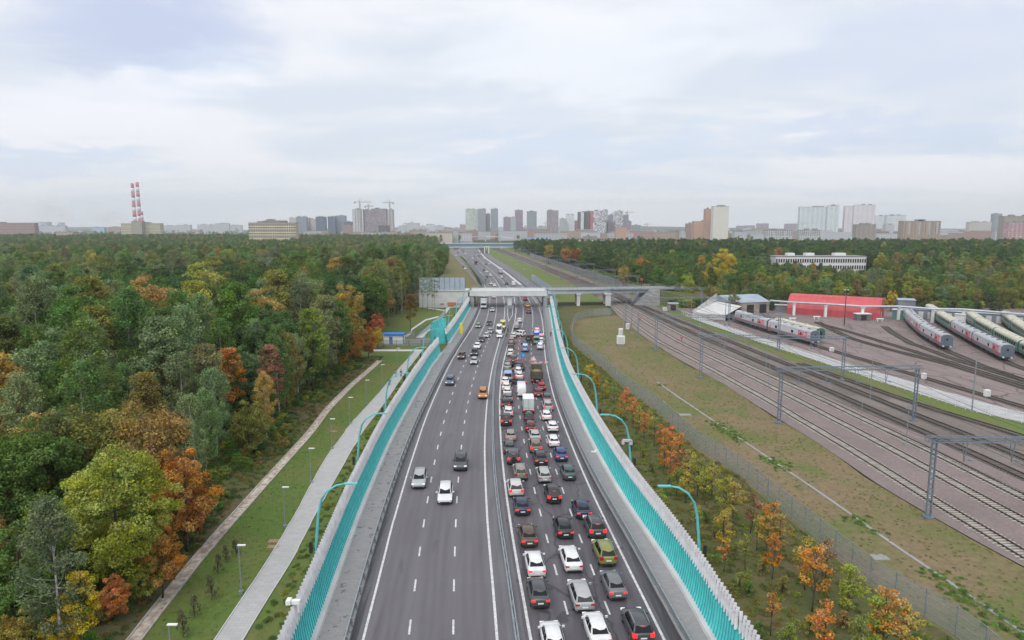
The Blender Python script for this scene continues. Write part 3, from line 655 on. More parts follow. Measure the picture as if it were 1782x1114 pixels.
JAM = [
 ('sedan',968,1152,'white','white car of which only the roof shows at the bottom edge of the photo'),
 ('sedan',1047,1133,'white','white saloon at the bottom edge, beside the dark grey off road car'),
 ('suv',1120,1126,'darkgrey','dark grey off road car with pale roof rails at the bottom edge'),
 ('sedan',941,1062,'darkgrey','dark grey saloon nearest the camera in the left lane of the jam'),
 ('wagon+off+norails',1018,1068,'silver','silver people carrier between the dark grey and the mid grey saloons near the bottom'),
 ('sedan',1076,1048,'grey','mid grey saloon with lit brake lights right of the silver people carrier'),
 ('sedan',935,1009,'white','white saloon with a lit high brake light, behind the nearest dark grey saloon'),
 ('sedan+off',999,998,'white','white saloon with unlit lights between the white saloon and the olive green car'),
 ('suv+off',1059,988,'olive','olive green off road car, the only green one in the jam'),
 ('sedan',922,955,'brown','dark brown saloon with bright red lights in the left lane, ahead of the white one'),
 ('sedan',985,940,'black','black saloon between the brown saloon and the dark estate with roof rails'),
 ('suv',1041,941,'darkgrey','dark boxy off road car in the right lane ahead of the olive green one'),
 ('sedan',910,900,'navy','dark navy saloon below the white coupe styled off road car'),
 ('sedan',1017,906,'navy','navy saloon in the right lane, ahead of the boxy dark off road car'),
 ('suv+norails',965,879,'black','black off road car in the middle lane below the silver estate'),
 ('suv+norails',899,868,'offwhite','pearl white off road car in the left lane ahead of a dark navy saloon'),
 ('suv+off+cspare',907,838,'greige','greige off road car with a beige spare wheel cover on the rear door'),
 ('wagon+off+norails',949,843,'silver','silver estate car beside the greige off road car'),
 ('sedan+off',992,838,'teal','old dark teal saloon in the right lane next to the silver estate'),
 ('suv+spare',894,811,'darkgrey','dark grey off road car with a black spare wheel on its rear door'),
 ('sedan',942,812,'black','black saloon with very bright brake lights in the middle lane beside the spare wheel car'),
 ('sedan',978,805,'blue','bright blue saloon, the bluest car of the jam'),
 ('sedan+off',887,792,'darkgrey','dark saloon in the left lane directly ahead of the spare wheel car'),
 ('suv+norails',933,790,'olivegrey','olive grey off road car tight behind the silver saloon in the middle lane'),
 ('sedan',932,771,'silver','silver saloon tight ahead of the olive grey off road car'),
 ('sedan',889,770,'greige','greige saloon in the left lane with a free gap ahead of it'),
 ('sedan',965,780,'white','white saloon in the right lane just ahead of the bright blue saloon'),
 ('sedan+off',963,754,'white','white saloon in the right lane, second ahead of the bright blue saloon'),
 ('hatchback',924,754,'darkred','dark red small car with lit high brake light in the middle lane'),
 ('suv+norails',881,743,'black','black off road car in the left lane at the front of a tight queue'),
 ('hatchback',885,727,'white','small white car squeezed between two black cars in the left lane'),
 ('hatchback+off',921,738,'black','black small car right behind the box truck'),
 ('sedan',952,734,'white','white saloon in the right lane beside the black small car'),
 ('suv',954,717,'silver','silver off road car in the right lane beside the box truck'),
 ('sedan',953,703,'darkgrey','dark saloon with bright lights just ahead of the silver off road car'),
 ('sedan',880,712,'black','black saloon at the left line beside the box truck'),
 ('sedan',885,702,'grey','grey saloon behind the three white taxis'),
 ('sedan+taxi',883,691,'white','rearmost of the three white taxis in the left lane'),
 ('sedan+taxi',881,681,'white','middle one of the three white taxis in the left lane'),
 ('sedan+taxi',879,672,'white','front one of the three white taxis in the left lane'),
 ('sedan',937,692,'darkred','dark red saloon behind the dump truck, the nearer of two red cars'),
 ('hatchback',943,681,'red','red small car close behind the dump truck'),
 ('sedan',904,662,'white','white saloon ahead of the slanting dark saloon'),
 ('hatchback',902,653,'white','small white car left of the dump truck cab'),
 ('sedan+off',883,645,'lightgrey','pale grey car hidden for the most part by the blue and white van'),
 ('sedan+off',884,640,'darkgrey','dark grey saloon left of the two slanting dark saloons'),
 ('suv',893,633,'darkgrey','dark off road car leaving the left lane below the blue round sign'),
 ('suv+off+norails',888,621,'white','white off road car in the single open lane beside the crash site'),
 ('suv+off+norails',888.5,612,'black','black off road car in the single open lane beside the crash site'),
 ('suv+off+norails',889.6,600,'greige','greige off road car in the single open lane beside the crash site'),
 ('hatchback',893,589,'offwhite','small cream car leading the queue past the crash site'),
 ('sedan+off',904,562,'white','white saloon beyond the crash site, next to the pale grey van'),
]
for k, a, b, c, l in JAM: park(k, a, b, c, l)
park('sedan', 911, 672, 'darkgrey', 'dark saloon standing aslant with bright orange red lights ahead of the white van', rot=35)
park('sedan', 896, 649, 'teal', 'dark teal saloon squeezing aslant out of its lane left of the dump truck', rot=-22)
park('sedan', 909, 643, 'black', 'black saloon turning left below the blue round sign', rot=35)
park('van+off', 908, 692, 'white', 'large white panel van in the middle of the jam')
park('minibus', 884, 665, 'paleblue', 'small van with pale blue roof and lit red lights ahead of the white taxis')
park('van+off', 898.6, 573, 'lightgrey', 'pale grey panel van just beyond the crash site', sc=.9)
EG = 'emergency vehicles at the crash site'
park('suv+off+norails+stripe+beaconb', 913.7, 613, 'paleblue', 'pale blue police car with roof beacons, nearest to the closing signs', group=EG)
park('suv+off+norails', 913, 586, 'white', 'crashed white off road car standing aslant at the crash site', rot=52, group='crashed cars')
park('suv+off+norails', 919, 594, 'black', 'crashed black off road car nose to nose with the crashed white one', rot=-28, group='crashed cars')
park('sedan+off+stripe+beaconr', 934.5, 581, 'white', 'white police car with glowing red beacons, farthest of the emergency vehicles', group=EG)
park('sedan+off+beaconb', 933.5, 588, 'blue', 'dark blue car with blue beacons behind the green rescue van', group=EG)
park('suv+off+norails+stripe+beaconr', 942, 594, 'paleblue', 'police car with pink and red glowing beacons beside the right guardrail', group=EG)
park('minibus+off', 933.5, 600, 'green', 'bright green rescue van with an orange lower rear', group=EG)
park('suv+off+norails+stripe', 941.5, 600, 'white', 'white and blue police car beside the green rescue van', group=EG)
park('sedan+off+beaconb', 940, 609, 'white', 'white police saloon nearest to the right guardrail', group=EG)
park('hatchback', 920, 546, 'darkred', 'dark red small car alone in the free lane beyond the crash site')
park('sedan+taxi', 918.5, 535, 'taxi', 'orange taxi driving under the overpass on the right carriageway')
park('suv+norails', 914.6, 523.5, 'navy', 'dark blue car right under the overpass')
COMING = [
 ('suv+off+norails',728,853,'silver','silver off road car, leftmost of the three nearest oncoming cars'),
 ('suv+off+norails',774,880,'white','white off road car, nearest of all oncoming cars'),
 ('suv+off',801,822,'darkgrey','dark grey oncoming off road car between the two dashed lines'),
 ('suv+off+norails',840,696,'orange','orange brown off road car with lit headlights close to the white median line'),
 ('suv+off+norails',782,672,'greyblue','grey blue off road car alone in the left lane'),
 ('sedan+off',824,635,'silver','silver saloon, nearest of the dense group of oncoming cars'),
 ('suv+off+norails',802,626.5,'brown','dark brown car in the outer lane beside a silver saloon'),
 ('suv+off+norails',824.6,621,'black','black off road car coming just behind the silver saloon'),
 ('sedan+off',829.5,608,'white','white saloon coming behind the black off road car'),
 ('sedan+off',837,596,'purple','dark purple saloon coming behind the white saloon'),
 ('sedan+off',845.6,588.5,'silver','silver saloon coming behind the dark purple one'),
 ('sedan+off',852,581,'lightgrey','light grey saloon beside the white ambulance'),
 ('hatchback+off',831.6,571.5,'green','pale green small car in the outer lane, the only green oncoming one'),
 ('sedan+off',850.7,567,'black','black saloon coming beside the pale green small car'),
 ('sedan+off',856.6,543,'silver','silver saloon coming out from under the overpass'),
 ('suv+off+norails',859.6,519.6,'white','white car coming right under the overpass'),
 ('sedan+off+stripe',869,589,'white','white police saloon stopped in front of the white ambulance at the median'),
 ('sedan+off',837,503.6,'white','white car standing on the left end of the white overpass')]
for k, a, b, c, l in COMING[:-1]: park(k, a, b, c, l, away=False)
park('van+off', 868, 581.5, 'white', 'white ambulance van stopped beside the median', away=False, group=EG)
park('van+off', 874.5, 573.5, 'yellow', 'bright yellow ambulance van stopped behind the white one', away=False, group=EG)
FAR = [('van+off',894,498,'white','white van on the right carriageway just beyond the overpass',1),('sedan+off',882,496,'black','black car just beyond the overpass, left of the white van',1),('hatchback+off',873,484.6,'white','white car going away between the truck and the black car',1),
 ('sedan+off',852,461,'white','white car going away beside a dark one, far beyond the truck',1),('sedan+off',846,461.4,'darkgrey','dark car going away beside a white one, far beyond the truck',1),('sedan+off',842,452,'white','white car at the right edge line, far along the right carriageway',1),('sedan+off',833.5,446.5,'darkgrey','dark car far ahead beside a silver one before the footbridge',1),('sedan+off',829,446.5,'silver','silver car far ahead beside a dark one before the footbridge',1),('sedan+off',836,441,'darkgrey','rightmost dark car just before the footbridge',1),('sedan+off',832,439,'black','black car in the middle just before the footbridge',1),('sedan+off',827,440,'darkgrey','leftmost dark car just before the footbridge',1),
 ('sedan+off+taxi',855,496,'offwhite','white taxi coming just beyond the overpass',0),('sedan+off',861,499,'white','white car half hidden by the top edge of the overpass',0),('sedan+off',844,490,'darkgrey','dark grey car coming beyond the overpass near the edge line',0),('sedan+off',848,484,'black','black car coming beyond the overpass, left of a white one',0),('sedan+off',854,481,'white','white car coming beyond the overpass, right of a black one',0),('sedan+off',847,475,'white','white car coming beside a dark red one',0),('hatchback+off',842,472,'darkred','dark red car coming near the far median rail',0),
 ('minibus+off',835.5,480,'white','white and red minibus coming at the left edge line',0),('sedan+off',823.5,466,'white','white car coming at the left edge, above the minibus',0),('sedan+off',818.5,458,'darkgrey','dark car coming far off at the left edge of the carriageway',0),('sedan+off',815,453,'greyblue','grey blue car coming far off behind the dark one',0),('sedan+off',823,451,'white','white car coming far off left of the median rail',0),('sedan+off',810,442.5,'white','white car coming out of the far left branch',0),('sedan+off',807,440,'darkgrey','dark car coming out of the far left branch',0),
 ('minibus+off',797,441,'purple','dark coach far off where the roads fan out',0),('sedan+off',793.5,446,'white','white car at the head of the narrow side road',0)]
for k, a, b, c, l, w in FAR: park(k, a, b, c, l, bool(w), far=True, group='distant cars beyond the overpass')
park('sedan+off', 807, 466, 'black', 'black car on the narrow left side road', False, far=True, group='distant cars beyond the overpass', L=SL)
park('sedan+off', 809.5, 469.5, 'white', 'white car on the narrow left side road', False, far=True, group='distant cars beyond the overpass', L=SL)
for i, (a, b, c, l) in enumerate(((799, 438, 'white', 'white car crossing left of the dark coach'), (806, 437, 'purple', 'second dark coach where the roads fan out'), (801, 417, 'grey', 'grey car on the road beyond the footbridge'), (811, 417, 'darkred', 'reddish car on the road beyond the footbridge'), (803, 425, 'white', 'white car climbing towards the distant flyover'))):
    park('sedan+off', a, b, c, l, False, far=True, group='distant cars beyond the overpass')
# trucks ------------------------------------------------------------
def axle(root, y, r=.48, w=1.05, dual=True):
    for s in (-1, 1):
        g = MB(); g.tube([(s*(w-.30), y, r), (s*(w+.02), y, r)], r, 18); o = g.build('wheel', M['tyre'], root)
        g = MB(); g.tube([(s*(w-.1), y, r), (s*(w+.03), y, r)], r*.55, 12); g.build('rim', M['rim'], o)
def truck(name, px, py, label, L, cabcol, away=True, kind='box', far=False, ln=MD):
    x, y = G(px, py); yaw = yaw_at(ln, y); c = (x-math.sin(yaw)*L/2, y+math.cos(yaw)*L/2, .03)
    root = thing(name, c, label, 'truck', 'trucks on the highway', yaw+(0 if away else math.pi)); h = L/2
    big = kind != 'box'
    W, zb, zt = (2.5, 1.15, 2.7) if kind == 'dump' else ((2.5, 1.1, 3.9) if kind == 'semi' else (2.05, .85, 2.95))
    ch = 1.9 if not big else 2.1; zc = 2.3 if not big else 3.0
    mb = MB(); mb.box((0, h-ch/2-.05, zc/2+.25), (W*.97, ch, zc-.5), taper=.95); cb = mb.build('cab', M['paint'], root)
    g = MB(); g.box((0, h-.02, zc*.66), (W*.80, .12, zc*.28)); g.build('windscreen', M['glass'], cb)
    for s in (-1, 1):
        g = MB(); g.box((s*W*.475, h-.75, zc*.66), (.1, .8, zc*.24)); g.build('side_window', M['glass'], cb)
        g = MB(); g.box((s*W*.56, h-.35, zc*.62), (.14, .1, .5)); g.build('mirror', M['trim'], cb)
        g = MB(); g.box((s*W*.38, h+.03, .75), (.34, .1, .2)); g.build('headlight', M['head'], cb)
        g = MB(); g.box((s*W*.42, -h+.02, .8), (.3, .08, .22)); g.build('tail_light', M['tail_on'], root)
    g = MB(); g.box((0, h+.02, .55), (W*.9, .12, .4)); g.build('bumper', M['trim'], cb)
    g = MB(); g.box((0, 0, zb-.25), (.9, L-.6, .25)); g.box((0, -h+.1, .55), (W*.9, .12, .14)); g.build('chassis', M['dark_steel'], root)
    cl = L-ch-.35; cy = -h+cl/2
    g = MB()
    if kind == 'dump':
        for s in (-1, 1): g.bar((s*(W/2-.06), cy-cl/2, (zb+zt)/2), (s*(W/2-.06), cy+cl/2, (zb+zt)/2), .1, zt-zb)
        g.box((0, -h+.06, (zb+zt)/2), (W-.14, .12, zt-zb)); g.box((0, cy+cl/2, (zb+zt)/2+.2), (W-.14, .12, zt-zb+.4)); g.box((0, cy, zb), (W-.2, cl, .1))
        for k in range(5): g.box((-W/2+.25+k*(W-.5)/4, -h-.02, (zb+zt)/2), (.09, .08, zt-zb-.1))
        for zz in (zb+.1, (zb+zt)/2, zt-.05): g.box((0, -h-.03, zz), (W-.1, .09, .09))
        for s in (-1, 1):
            for k in range(7): g.box((s*(W/2+.02), cy-cl/2+.3+k*(cl-.6)/6, (zb+zt)/2), (.08, .1, zt-zb))
        g.build('tipper_body', mat('tipper_paint', (.10, .095, .08), .7, var=.4, vscale=2), root)
        g = MB(); n = 10; vs = []; fs = []
        for j in range(n+1):
            for i in range(n+1): u, v = i/n-.5, j/n-.5; vs.append((u*(W-.3), cy+v*(cl-.3), zb+.75+.5*math.cos(u*3)*math.cos(v*3)+random.uniform(-.06, .06)))
        for j in range(n):
            for i in range(n): a = j*(n+1)+i; fs.append((a, a+1, a+n+2, a+n+1))
        g.add(vs, fs); g.build('sand_load', mat('sand', (.30, .20, .09), .95, var=.3, vscale=3), root)
    else:
        g.box((0, cy, (zb+zt)/2), (W, cl, zt-zb)); bm = mat('cargo_box_paint', (.52, .58, .57) if kind == 'box' else (.45, .47, .50), .5, var=.12, vscale=1); bx = g.build('cargo_box', bm, root)
        g = MB()
        for xx in (-W/2+.05, 0, W/2-.05): g.box((xx, -h-.01, (zb+zt)/2), (.06, .05, zt-zb-.05))
        g.box((-W/4, -h-.01, zb+.4), (W/2-.2, .05, .05)); g.box((W/4, -h-.01, zb+.4), (W/2-.2, .05, .05)); g.build('door_frame', M['steel'], bx)
        g = MB(); g.box((0, cy, zt+.012), (W-.06, cl-.06, .03)); g.build('roof', M['white'], bx)
    axle(root, h-1.2 if big else h-.95, .5 if big else .36, W/2)
    for yy in ((-h+1.3, -h+2.6) if big else (-h+1.2,)): axle(root, yy, .5 if big else .36, W/2)
    g = MB(); g.box((0, -h-.02, .62), (.5, .04, .13)); g.build('number_plate', M['plate'], root)
    paint(root, C[cabcol]); return root
truck('box_truck', 920, 722, 'small truck with a tall pale green cargo box in the middle lane of the jam', 6.2, 'white')
truck('dump_truck', 935, 668, 'grey brown dump truck loaded with yellow sand behind the closing signs', 8.6, 'darkgrey', kind='dump')
truck('lorry', 841.5, 538, 'white lorry coming out from under the overpass in the outer lane', 9.5, 'white', away=False, kind='semi')
truck('lorry', 872, 477, 'dark backed lorry going away on the right carriageway beyond the overpass', 9.0, 'grey', kind='semi')
truck('dump_truck', 828.5, 460.5, 'red truck coming far beyond the overpass', 8.0, 'red', away=False, kind='dump')
truck('lorry', 832, 434, 'large dark red vehicle passing under the distant footbridge', 10, 'darkred', kind='semi')
# orange rear of the rescue van, motorcycle
# ============================================================ overpass
def box_between(mb, a, b, w, h, m=0): mb.bar(a, b, w, h, m)
yb = 293.0
ov = thing('overpass', (AT(887, 520, yb)[0], yb, 0), 'white concrete overpass crossing both carriageways on one central pillar', 'bridge'); OX = ov.location.x
XL, XR = AT(819, 505, yb)[0]-OX, AT(951, 505, yb)[0]-OX
mb = MB(); n = 16
for (a, b) in ((XL, XR),):   # deck as a box girder
    mb.loft([[(x, -6.5, 4.75), (x, -6.9, 4.95), (x, -6.9, 6.6), (x, 6.9, 6.6), (x, 6.9, 4.95), (x, 6.5, 4.75)] for x in (a, b)])
mb.build('deck', M['bridge_white'], ov)
for s in (-1, 1):
    mb = MB(); mb.bar((XL, s*6.75, 6.9), (XR, s*6.75, 6.9), .34, .7); mb.build('parapet', M['bridge_white'], ov)
    mb = MB(); mb.bar((XL, s*6.75, 7.9), (XR, s*6.75, 7.9), .06, .06)
    for k in range(18): x = XL+(XR-XL)*(k+.5)/18; mb.bar((x, s*6.75, 7.2), (x, s*6.75, 7.9), .05)
    mb.build('handrail', M['steel'], ov)
mb = MB()
for i in range(n): pass
mb.loft([[(-.9, y, 0), (.9, y, 0), (.9, y, 3.5), (1.3, y, 4.1), (2.4, y, 4.8), (-2.4, y, 4.8), (-1.3, y, 4.1), (-.9, y, 3.5)] for y in (-6, 6)]); mb.build('pillar', M['bridge_white'], ov)
for s, x in ((-1, XL+1.0), (1, XR-.8)):
    mb = MB(); mb.box((x, 0, 2.4), (1.6, 13.2, 4.78)); mb.build('abutment', M['concrete'], ov)
# crash cushion frame at the pillar
mb = MB(); mb.box((0, -8.2, .6), (3.6, .3, 1.2)); mb.build('pillar_guard', M['steel'], ov)
# left approach: retaining wall, glass screens
x0 = AT(735, 520, 297)[0]; x1 = AT(817, 520, 297)[0]
ra = thing('bridge_approach', ((x0+x1)/2, 293, 0), 'white retaining wall with graffiti left of the overpass, topped by tall glass panels', 'retaining wall'); hw_ = (x1-x0)/2
mb = MB(); mb.box((0, 0, 3.5), (2*hw_, 12.5, 7.0)); mb.build('wall', M['bridge_white'], ra)
mb = MB(); mb.box((0, -6.3, 7.25), (2*hw_+.3, .5, .5)); mb.build('coping', M['concrete_light'], ra)
glassm = mat('noise_glass', (.36, .43, .52), .25, var=.15, vscale=.4, spec=.6)
for k in range(9):
    w = (2*hw_-1.2)/9; mb = MB(); mb.box((-hw_+w*(k+.5), -5.9, 10.1), (w-.14, .08, 5.2)); mb.build('glass_panel', glassm, ra)
for k in range(10):
    w = (2*hw_-1.2)/9; mb = MB(); mb.box((-hw_+w*k, -5.9, 10.0), (.12, .2, 5.6)); mb.build('post', M['dark_steel'], ra)
gf = MB(); random.seed(3)
gx = AT(779, 525, 286.5)[0]-(x0+x1)/2
def scribble(mb, x, z, w, h, n, y=-6.29, t=.16, m=0):
    for i in range(n):
        u = x+w*i/n; mb.bar((u, y, z), (u+w/n*.3, y, z+h), t, .02, m); mb.bar((u, y, z+h*random.random()), (u+w/n*.9, y, z+h*random.random()), t, .02, m)
gf.box((gx+1.7, -6.275, 1.35), (3.6, .04, 1.7)); scribble(gf, gx+.2, .8, 3.0, 1.1, 6, -6.30, .14, 1); scribble(gf, gx+4.1, .8, 5.5, 1.1, 11, -6.29, .18, 2); scribble(gf, gx-3.2, 1.1, 1.6, .7, 5, -6.29, .12, 3)
gf.build('graffiti', [mat('graffiti_orange', (.55, .09, .04), .7, var=.3, vscale=2), mat('graffiti_pale', (.6, .4, .3), .7), mat('graffiti_maroon', (.23, .03, .07), .7), M['trim']], ra)
mb = MB(); mb.box((0, 0, 7.2), (16, .2, .1)); 
xs0 = AT(700, 520, 300)[0]
# far wing of glass, seen over the top
# right: grey viaduct over the railway
vd = thing('railway_viaduct', (AT(951, 507, 296)[0]+.4, 296, 0), 'long grey blue viaduct carrying the crossing road over the railway tracks', 'bridge'); VX = vd.location.x
L1 = AT(1155, 503, 305)[0]-VX
mb = MB(); mb.bar((0, -5.2, 6.1), (L1, 4, 6.1), .6, 1.5); mb.bar((0, 5.2, 6.1), (L1, 14, 6.1), .6, 1.5); mb.build('girder', M['girder'], vd)
mb = MB(); mb.bar((0, 0, 6.95), (L1+10, 9.4, 6.95), 11.4, .25); mb.build('deck', M['concrete'], vd)
for s in (-1, 1):
    mb = MB(); a = Vector((0, s*5.5, 7.05)); b = Vector((L1+10, 9.4+s*5.5, 7.05))
    for zz in (.35, .8, 1.2): mb.bar(a+Vector((0, 0, zz)), b+Vector((0, 0, zz)), .06, .06)
    for k in range(36): p = a.lerp(b, k/35); mb.bar(p, p+Vector((0, 0, 1.2)), .07)
    mb.build('railing', M['steel'], vd)
for px, s_ in ((1005, 1.0), (1056, 1.6)):
    x = AT(px, 520, 297)[0]-VX
    for y in (-2.5, 4.5):
        mb = MB(); mb.box((x, y, 2.6), (1.4*s_, 1.6, 5.2)); mb.box((x, y, 5.1), (2.1*s_, 2.2, .5)); mb.build('pier', M['concrete_light'], vd)
x = AT(1120, 520, 300)[0]-VX
mb = MB(); mb.loft([[(x-5, -2, 0), (x+6, -2, 0), (x+6, -1, 6.7), (x+1.5, -1, 6.7)], [(x-3, 18, 0), (x+6, 18, 0), (x+6, 17, 6.7), (x+1.5, 17, 6.7)]]); mb.build('abutment', M['concrete'], vd)
mb = MB(); mb.loft([[(x+6, -3, 0), (x+6, 20, 0), (x+6, 16, 6.6), (x+6, 0, 6.6)], [(x+30, -3, 0), (x+30, 24, 0), (x+30, 20, 4), (x+30, 4, 4)], [(x+52, 4, 0), (x+52, 22, 0), (x+52, 18, .5), (x+52, 8, .5)]]); mb.build('embankment', M['slope'], vd)
mb = MB(); mb.box((0, 0, 1.8), (4.6, .8, 3.6)); o = mb.build('retaining_wall', M['concrete']); o.location = (*G(961, 534), 0); tag(o, 'small grey retaining wall right of the overpass beside the barrier end', 'retaining wall')
mb = MB(); mb.box((0, 0, .9), (22, .6, 1.8)); 
# glass corridor footbridge farther off
fb = thing('footbridge', (AT(845, 427, 1010)[0], 1010, 0), 'long glazed footbridge crossing all roads far behind the white overpass', 'bridge'); FX = fb.location.x
xa, xb_ = AT(752, 427, 1010)[0]-FX, AT(900, 427, 1010)[0]-FX; zt_ = AT(845, 423.5, 1010)[2]; zb_ = AT(845, 430, 1010)[2]
mb = MB(); mb.box(((xa+xb_)/2, 0, zt_), (xb_-xa, 5, .6)); mb.box(((xa+xb_)/2, 0, zb_), (xb_-xa, 5, .8)); mb.build('corridor_frame', M['white'], fb)
mb = MB(); mb.box(((xa+xb_)/2, 0, (zt_+zb_)/2), (xb_-xa-1, 4.4, zt_-zb_-.6)); mb.build('glazing', mat('corridor_glass', (.12, .20, .24), .2), fb)
mb = MB(); mb.box((xb_+2, 0, zt_/2), (6, 6, zt_+1)); mb.build('stair_tower', mat('tower_glass', (.28, .42, .52), .3), fb)
for px in (757, 800, 847, 872): mb = MB(); mb.box((AT(px, 430, 1010)[0]-FX, 0, zb_/2), (1.4, 2, zb_)); mb.build('pier', M['concrete_light'], fb)
hd = MB(); hd.box((-2.6, 0, 4.2), (.9, 2, 8.4)); hd.box((2.6, 0, 4.2), (.9, 2, 8.4)); hd.box((0, 0, 8.2), (6, 2, .9)); o = hd.build('portal_frame', M['white']); o.location = (*G(847, 441), 0); tag(o, 'small white portal frame standing between far road and railway', 'stair entrance')
# flyover at the end
fl = thing('flyover', (AT(860, 415, 1500)[0], 1500, 0), 'pale curved flyover on columns in the city beyond the footbridge', 'bridge'); FX = fl.location.x
mb = MB(); P_ = []
for px, py, D in ((805, 414.5, 1700), (822, 412.5, 1560), (845, 411.5, 1500), (870, 412.5, 1480), (895, 415, 1470)): q = AT(px, py, D); P_.append(Vector((q[0]-FX, D-1500, q[2])))
for a, b in zip(P_, P_[1:]): mb.bar(a, b, 10, 1.8)
mb.build('deck', M['concrete_light'], fl)
for p in P_[1:-1]: mb = MB(); mb.box((p.x, p.y, (p.z-1)/2), (2.2, 2.2, p.z-1)); mb.build('pier', M['concrete_light'], fl)
# far glass noise walls beside the far road
for A_, y0, y1, h, off, lab in ((SR, 400, 640, 4.5, 3.0, 'blue grey glass noise wall between the far side road and the far carriageway'), (GR, 320, 430, 4.0, 8.3, 'blue grey glass noise wall right of the far carriageway beyond the overpass')):
    r = thing('glass_noise_wall', (A_(y0)+off, y0, 0), lab, 'noise wall'); mb = MB(); X0 = A_(y0)+off
    fence_line(mb, lambda y: A_(y)+off, y0, y1, 0, h, .1); mb.v = [(a-X0, b-y0, c) for a, b, c in mb.v]; mb.build('glazing', glassm, r)
    y = y0; me = None; pm = MB(); pm.box((0, 0, h/2), (.2, .16, h+.2)); me = pm.mesh('post', M['steel'])
    while y < y1: q = link('post', me, r); q.location = (A_(y)+off-X0, y-y0, 0); y += 6
# ============================================================ railway tracks
T1 = Line([(2000,1097),(1782,967),(1703,920),(1606,862),(1480,783),(1341,700),(1260,655),(1178,611),(1150,599),(1107,567),(1068,534),(1050,521),(1022,505),(975,481),(930,463),(890,446),(862,435)], .06)
T5 = Line([(2000,890),(1782,798),(1700,764),(1600,726),(1480,677),(1340,623),(1180,558),(1140,542),(1100,525),(1070,511),(1040,499),(990,480),(945,463),(905,447),(875,435)], .06)
T6 = Line([(2000,840),(1782,760),(1700,736),(1579,700),(1480,664),(1400,636)], .06)
tracks = [(T1, 45, 1150, 'nearest railway track, beside the dry meadow'), (Mid(T1, T5, .27), 45, 1150, 'second nearest of the main railway tracks'), (Mid(T1, T5, .50), 45, 1150, 'middle one of the main railway tracks'),
          (Mid(T1, T5, .74), 45, 1150, 'fourth main railway track counted from the meadow'), (T5, 60, 1150, 'fifth main railway track, on old grey ballast'), (T6, 80, 168, 'railway siding next to the bright grass strip')]
YT = {}
YT[1] = Line([(1900,745),(1782,710),(1717,690),(1606,658),(1480,620),(1415,602),(1345,581),(1290,564),(1262,553)], .04)
YT[2] = Line([(1900,705),(1782,672),(1692,644),(1606,617),(1485,580),(1430,565),(1400,557)], .04)
YT[3] = Line([(1782,676),(1660,637),(1600,623),(1540,607),(1480,590),(1440,571),(1415,556)], .04)
YT[4] = Line([(1900,700),(1782,664),(1749,653),(1660,626),(1580,597),(1550,578),(1530,561)], .04)
YT[5] = Line([(1800,668),(1722,643),(1646,611),(1610,590),(1590,573),(1578,556)], .04)
YT[6] = Line([(1860,668),(1782,644),(1749,630),(1700,603),(1665,583),(1640,567),(1622,553)], .04)
YT[7] = Line([(1860,655),(1782,622),(1740,598),(1700,574),(1682,558)], .04)
YT[8] = Line([(1860,640),(1800,603),(1765,578),(1742,558)], .04)
tracks += [(YT[1], 100, 245, 'yard track carrying the leftmost row of red and grey carriages'), (YT[2], 112, 240, 'yard track curving from the left buffer stop'), (YT[3], 118, 243, 'yard track running close beside its neighbour from the second buffer stop'), (YT[4], 116, 232, 'yard track starting at the grassy mound near the red hangar'), (YT[5], 118, 240, 'yard track under the three carriages with red lettering'), (YT[6], 118, 242, 'yard track under the mixed red lettered and green carriages'), (YT[7], 122, 235, 'yard track under the long green train'), (YT[8], 125, 238, 'yard track under the rightmost green train')]
def track(A, y0, y1, label, i):
    X0 = A(y0); root = thing('railway_track', (X0, y0, 0), label, 'railway track', 'railway tracks')
    z = .10
    for s in (-.76, .76):
        mb = MB(); rings = []
        for y in ys(y0, y1, 2, .015):
            c = math.cos(yaw_at(A, y)) or 1; x = A(y)+s/c-X0; w = .05/c*max(1, y/260)
            rings.append([(x-w, y-y0, z), (x+w, y-y0, z), (x+w, y-y0, z+.19), (x-w, y-y0, z+.19)])
        mb.loft(rings); mb.build('rail', M['rail'], root)
    mb = MB(); y = y0; dark = i >= 3
    while y < min(y1, 330):
        q = yaw_at(A, y); mb.box((A(y)-X0, y-y0, z-.02), (2.6, .27, .12), q); y += .62*math.cos(q)*(1 if y < 180 else 1.6)
    if i < 6 or True: tag(mb.build('sleepers', M['dark_sleeper'] if dark else M['sleeper'], root), kind='stuff')
for i, t in enumerate(tracks): track(*t, i)
# ============================================================ carriages
def text_mesh(s, size, mt, ext=.012, bold=.03):
    cu = bpy.data.curves.new('lettering', 'FONT'); cu.body = s; cu.size = size; cu.extrude = ext; cu.offset = bold; cu.align_x = 'CENTER'; cu.resolution_u = 3
    ob = bpy.data.objects.new('lettering', cu); COL.objects.link(ob); dg = bpy.context.evaluated_depsgraph_get()
    me = bpy.data.meshes.new_from_object(ob.evaluated_get(dg)); bpy.data.objects.remove(ob); bpy.data.curves.remove(cu); me.materials.clear(); me.materials.append(mt); return me
CARM = dict(silver=mat('carriage_silver', (.55, .56, .58), .45, var=.12, vscale=.8), sgrey=mat('carriage_grey', (.20, .215, .25), .5, var=.15, vscale=.8), green=mat('carriage_green', (.13, .25, .20), .55, var=.2, vscale=.6), cream=mat('carriage_cream', (.55, .53, .42), .7, var=.3, vscale=.7),
            end=mat('carriage_end', (.10, .13, .16), .5, var=.15, vscale=1), red=mat('carriage_red', (.62, .03, .06), .4), greenend=mat('carriage_green_end', (.03, .12, .10), .5), roofs=mat('carriage_roof', (.40, .41, .43), .5, var=.25, vscale=.5))
TXT = {}
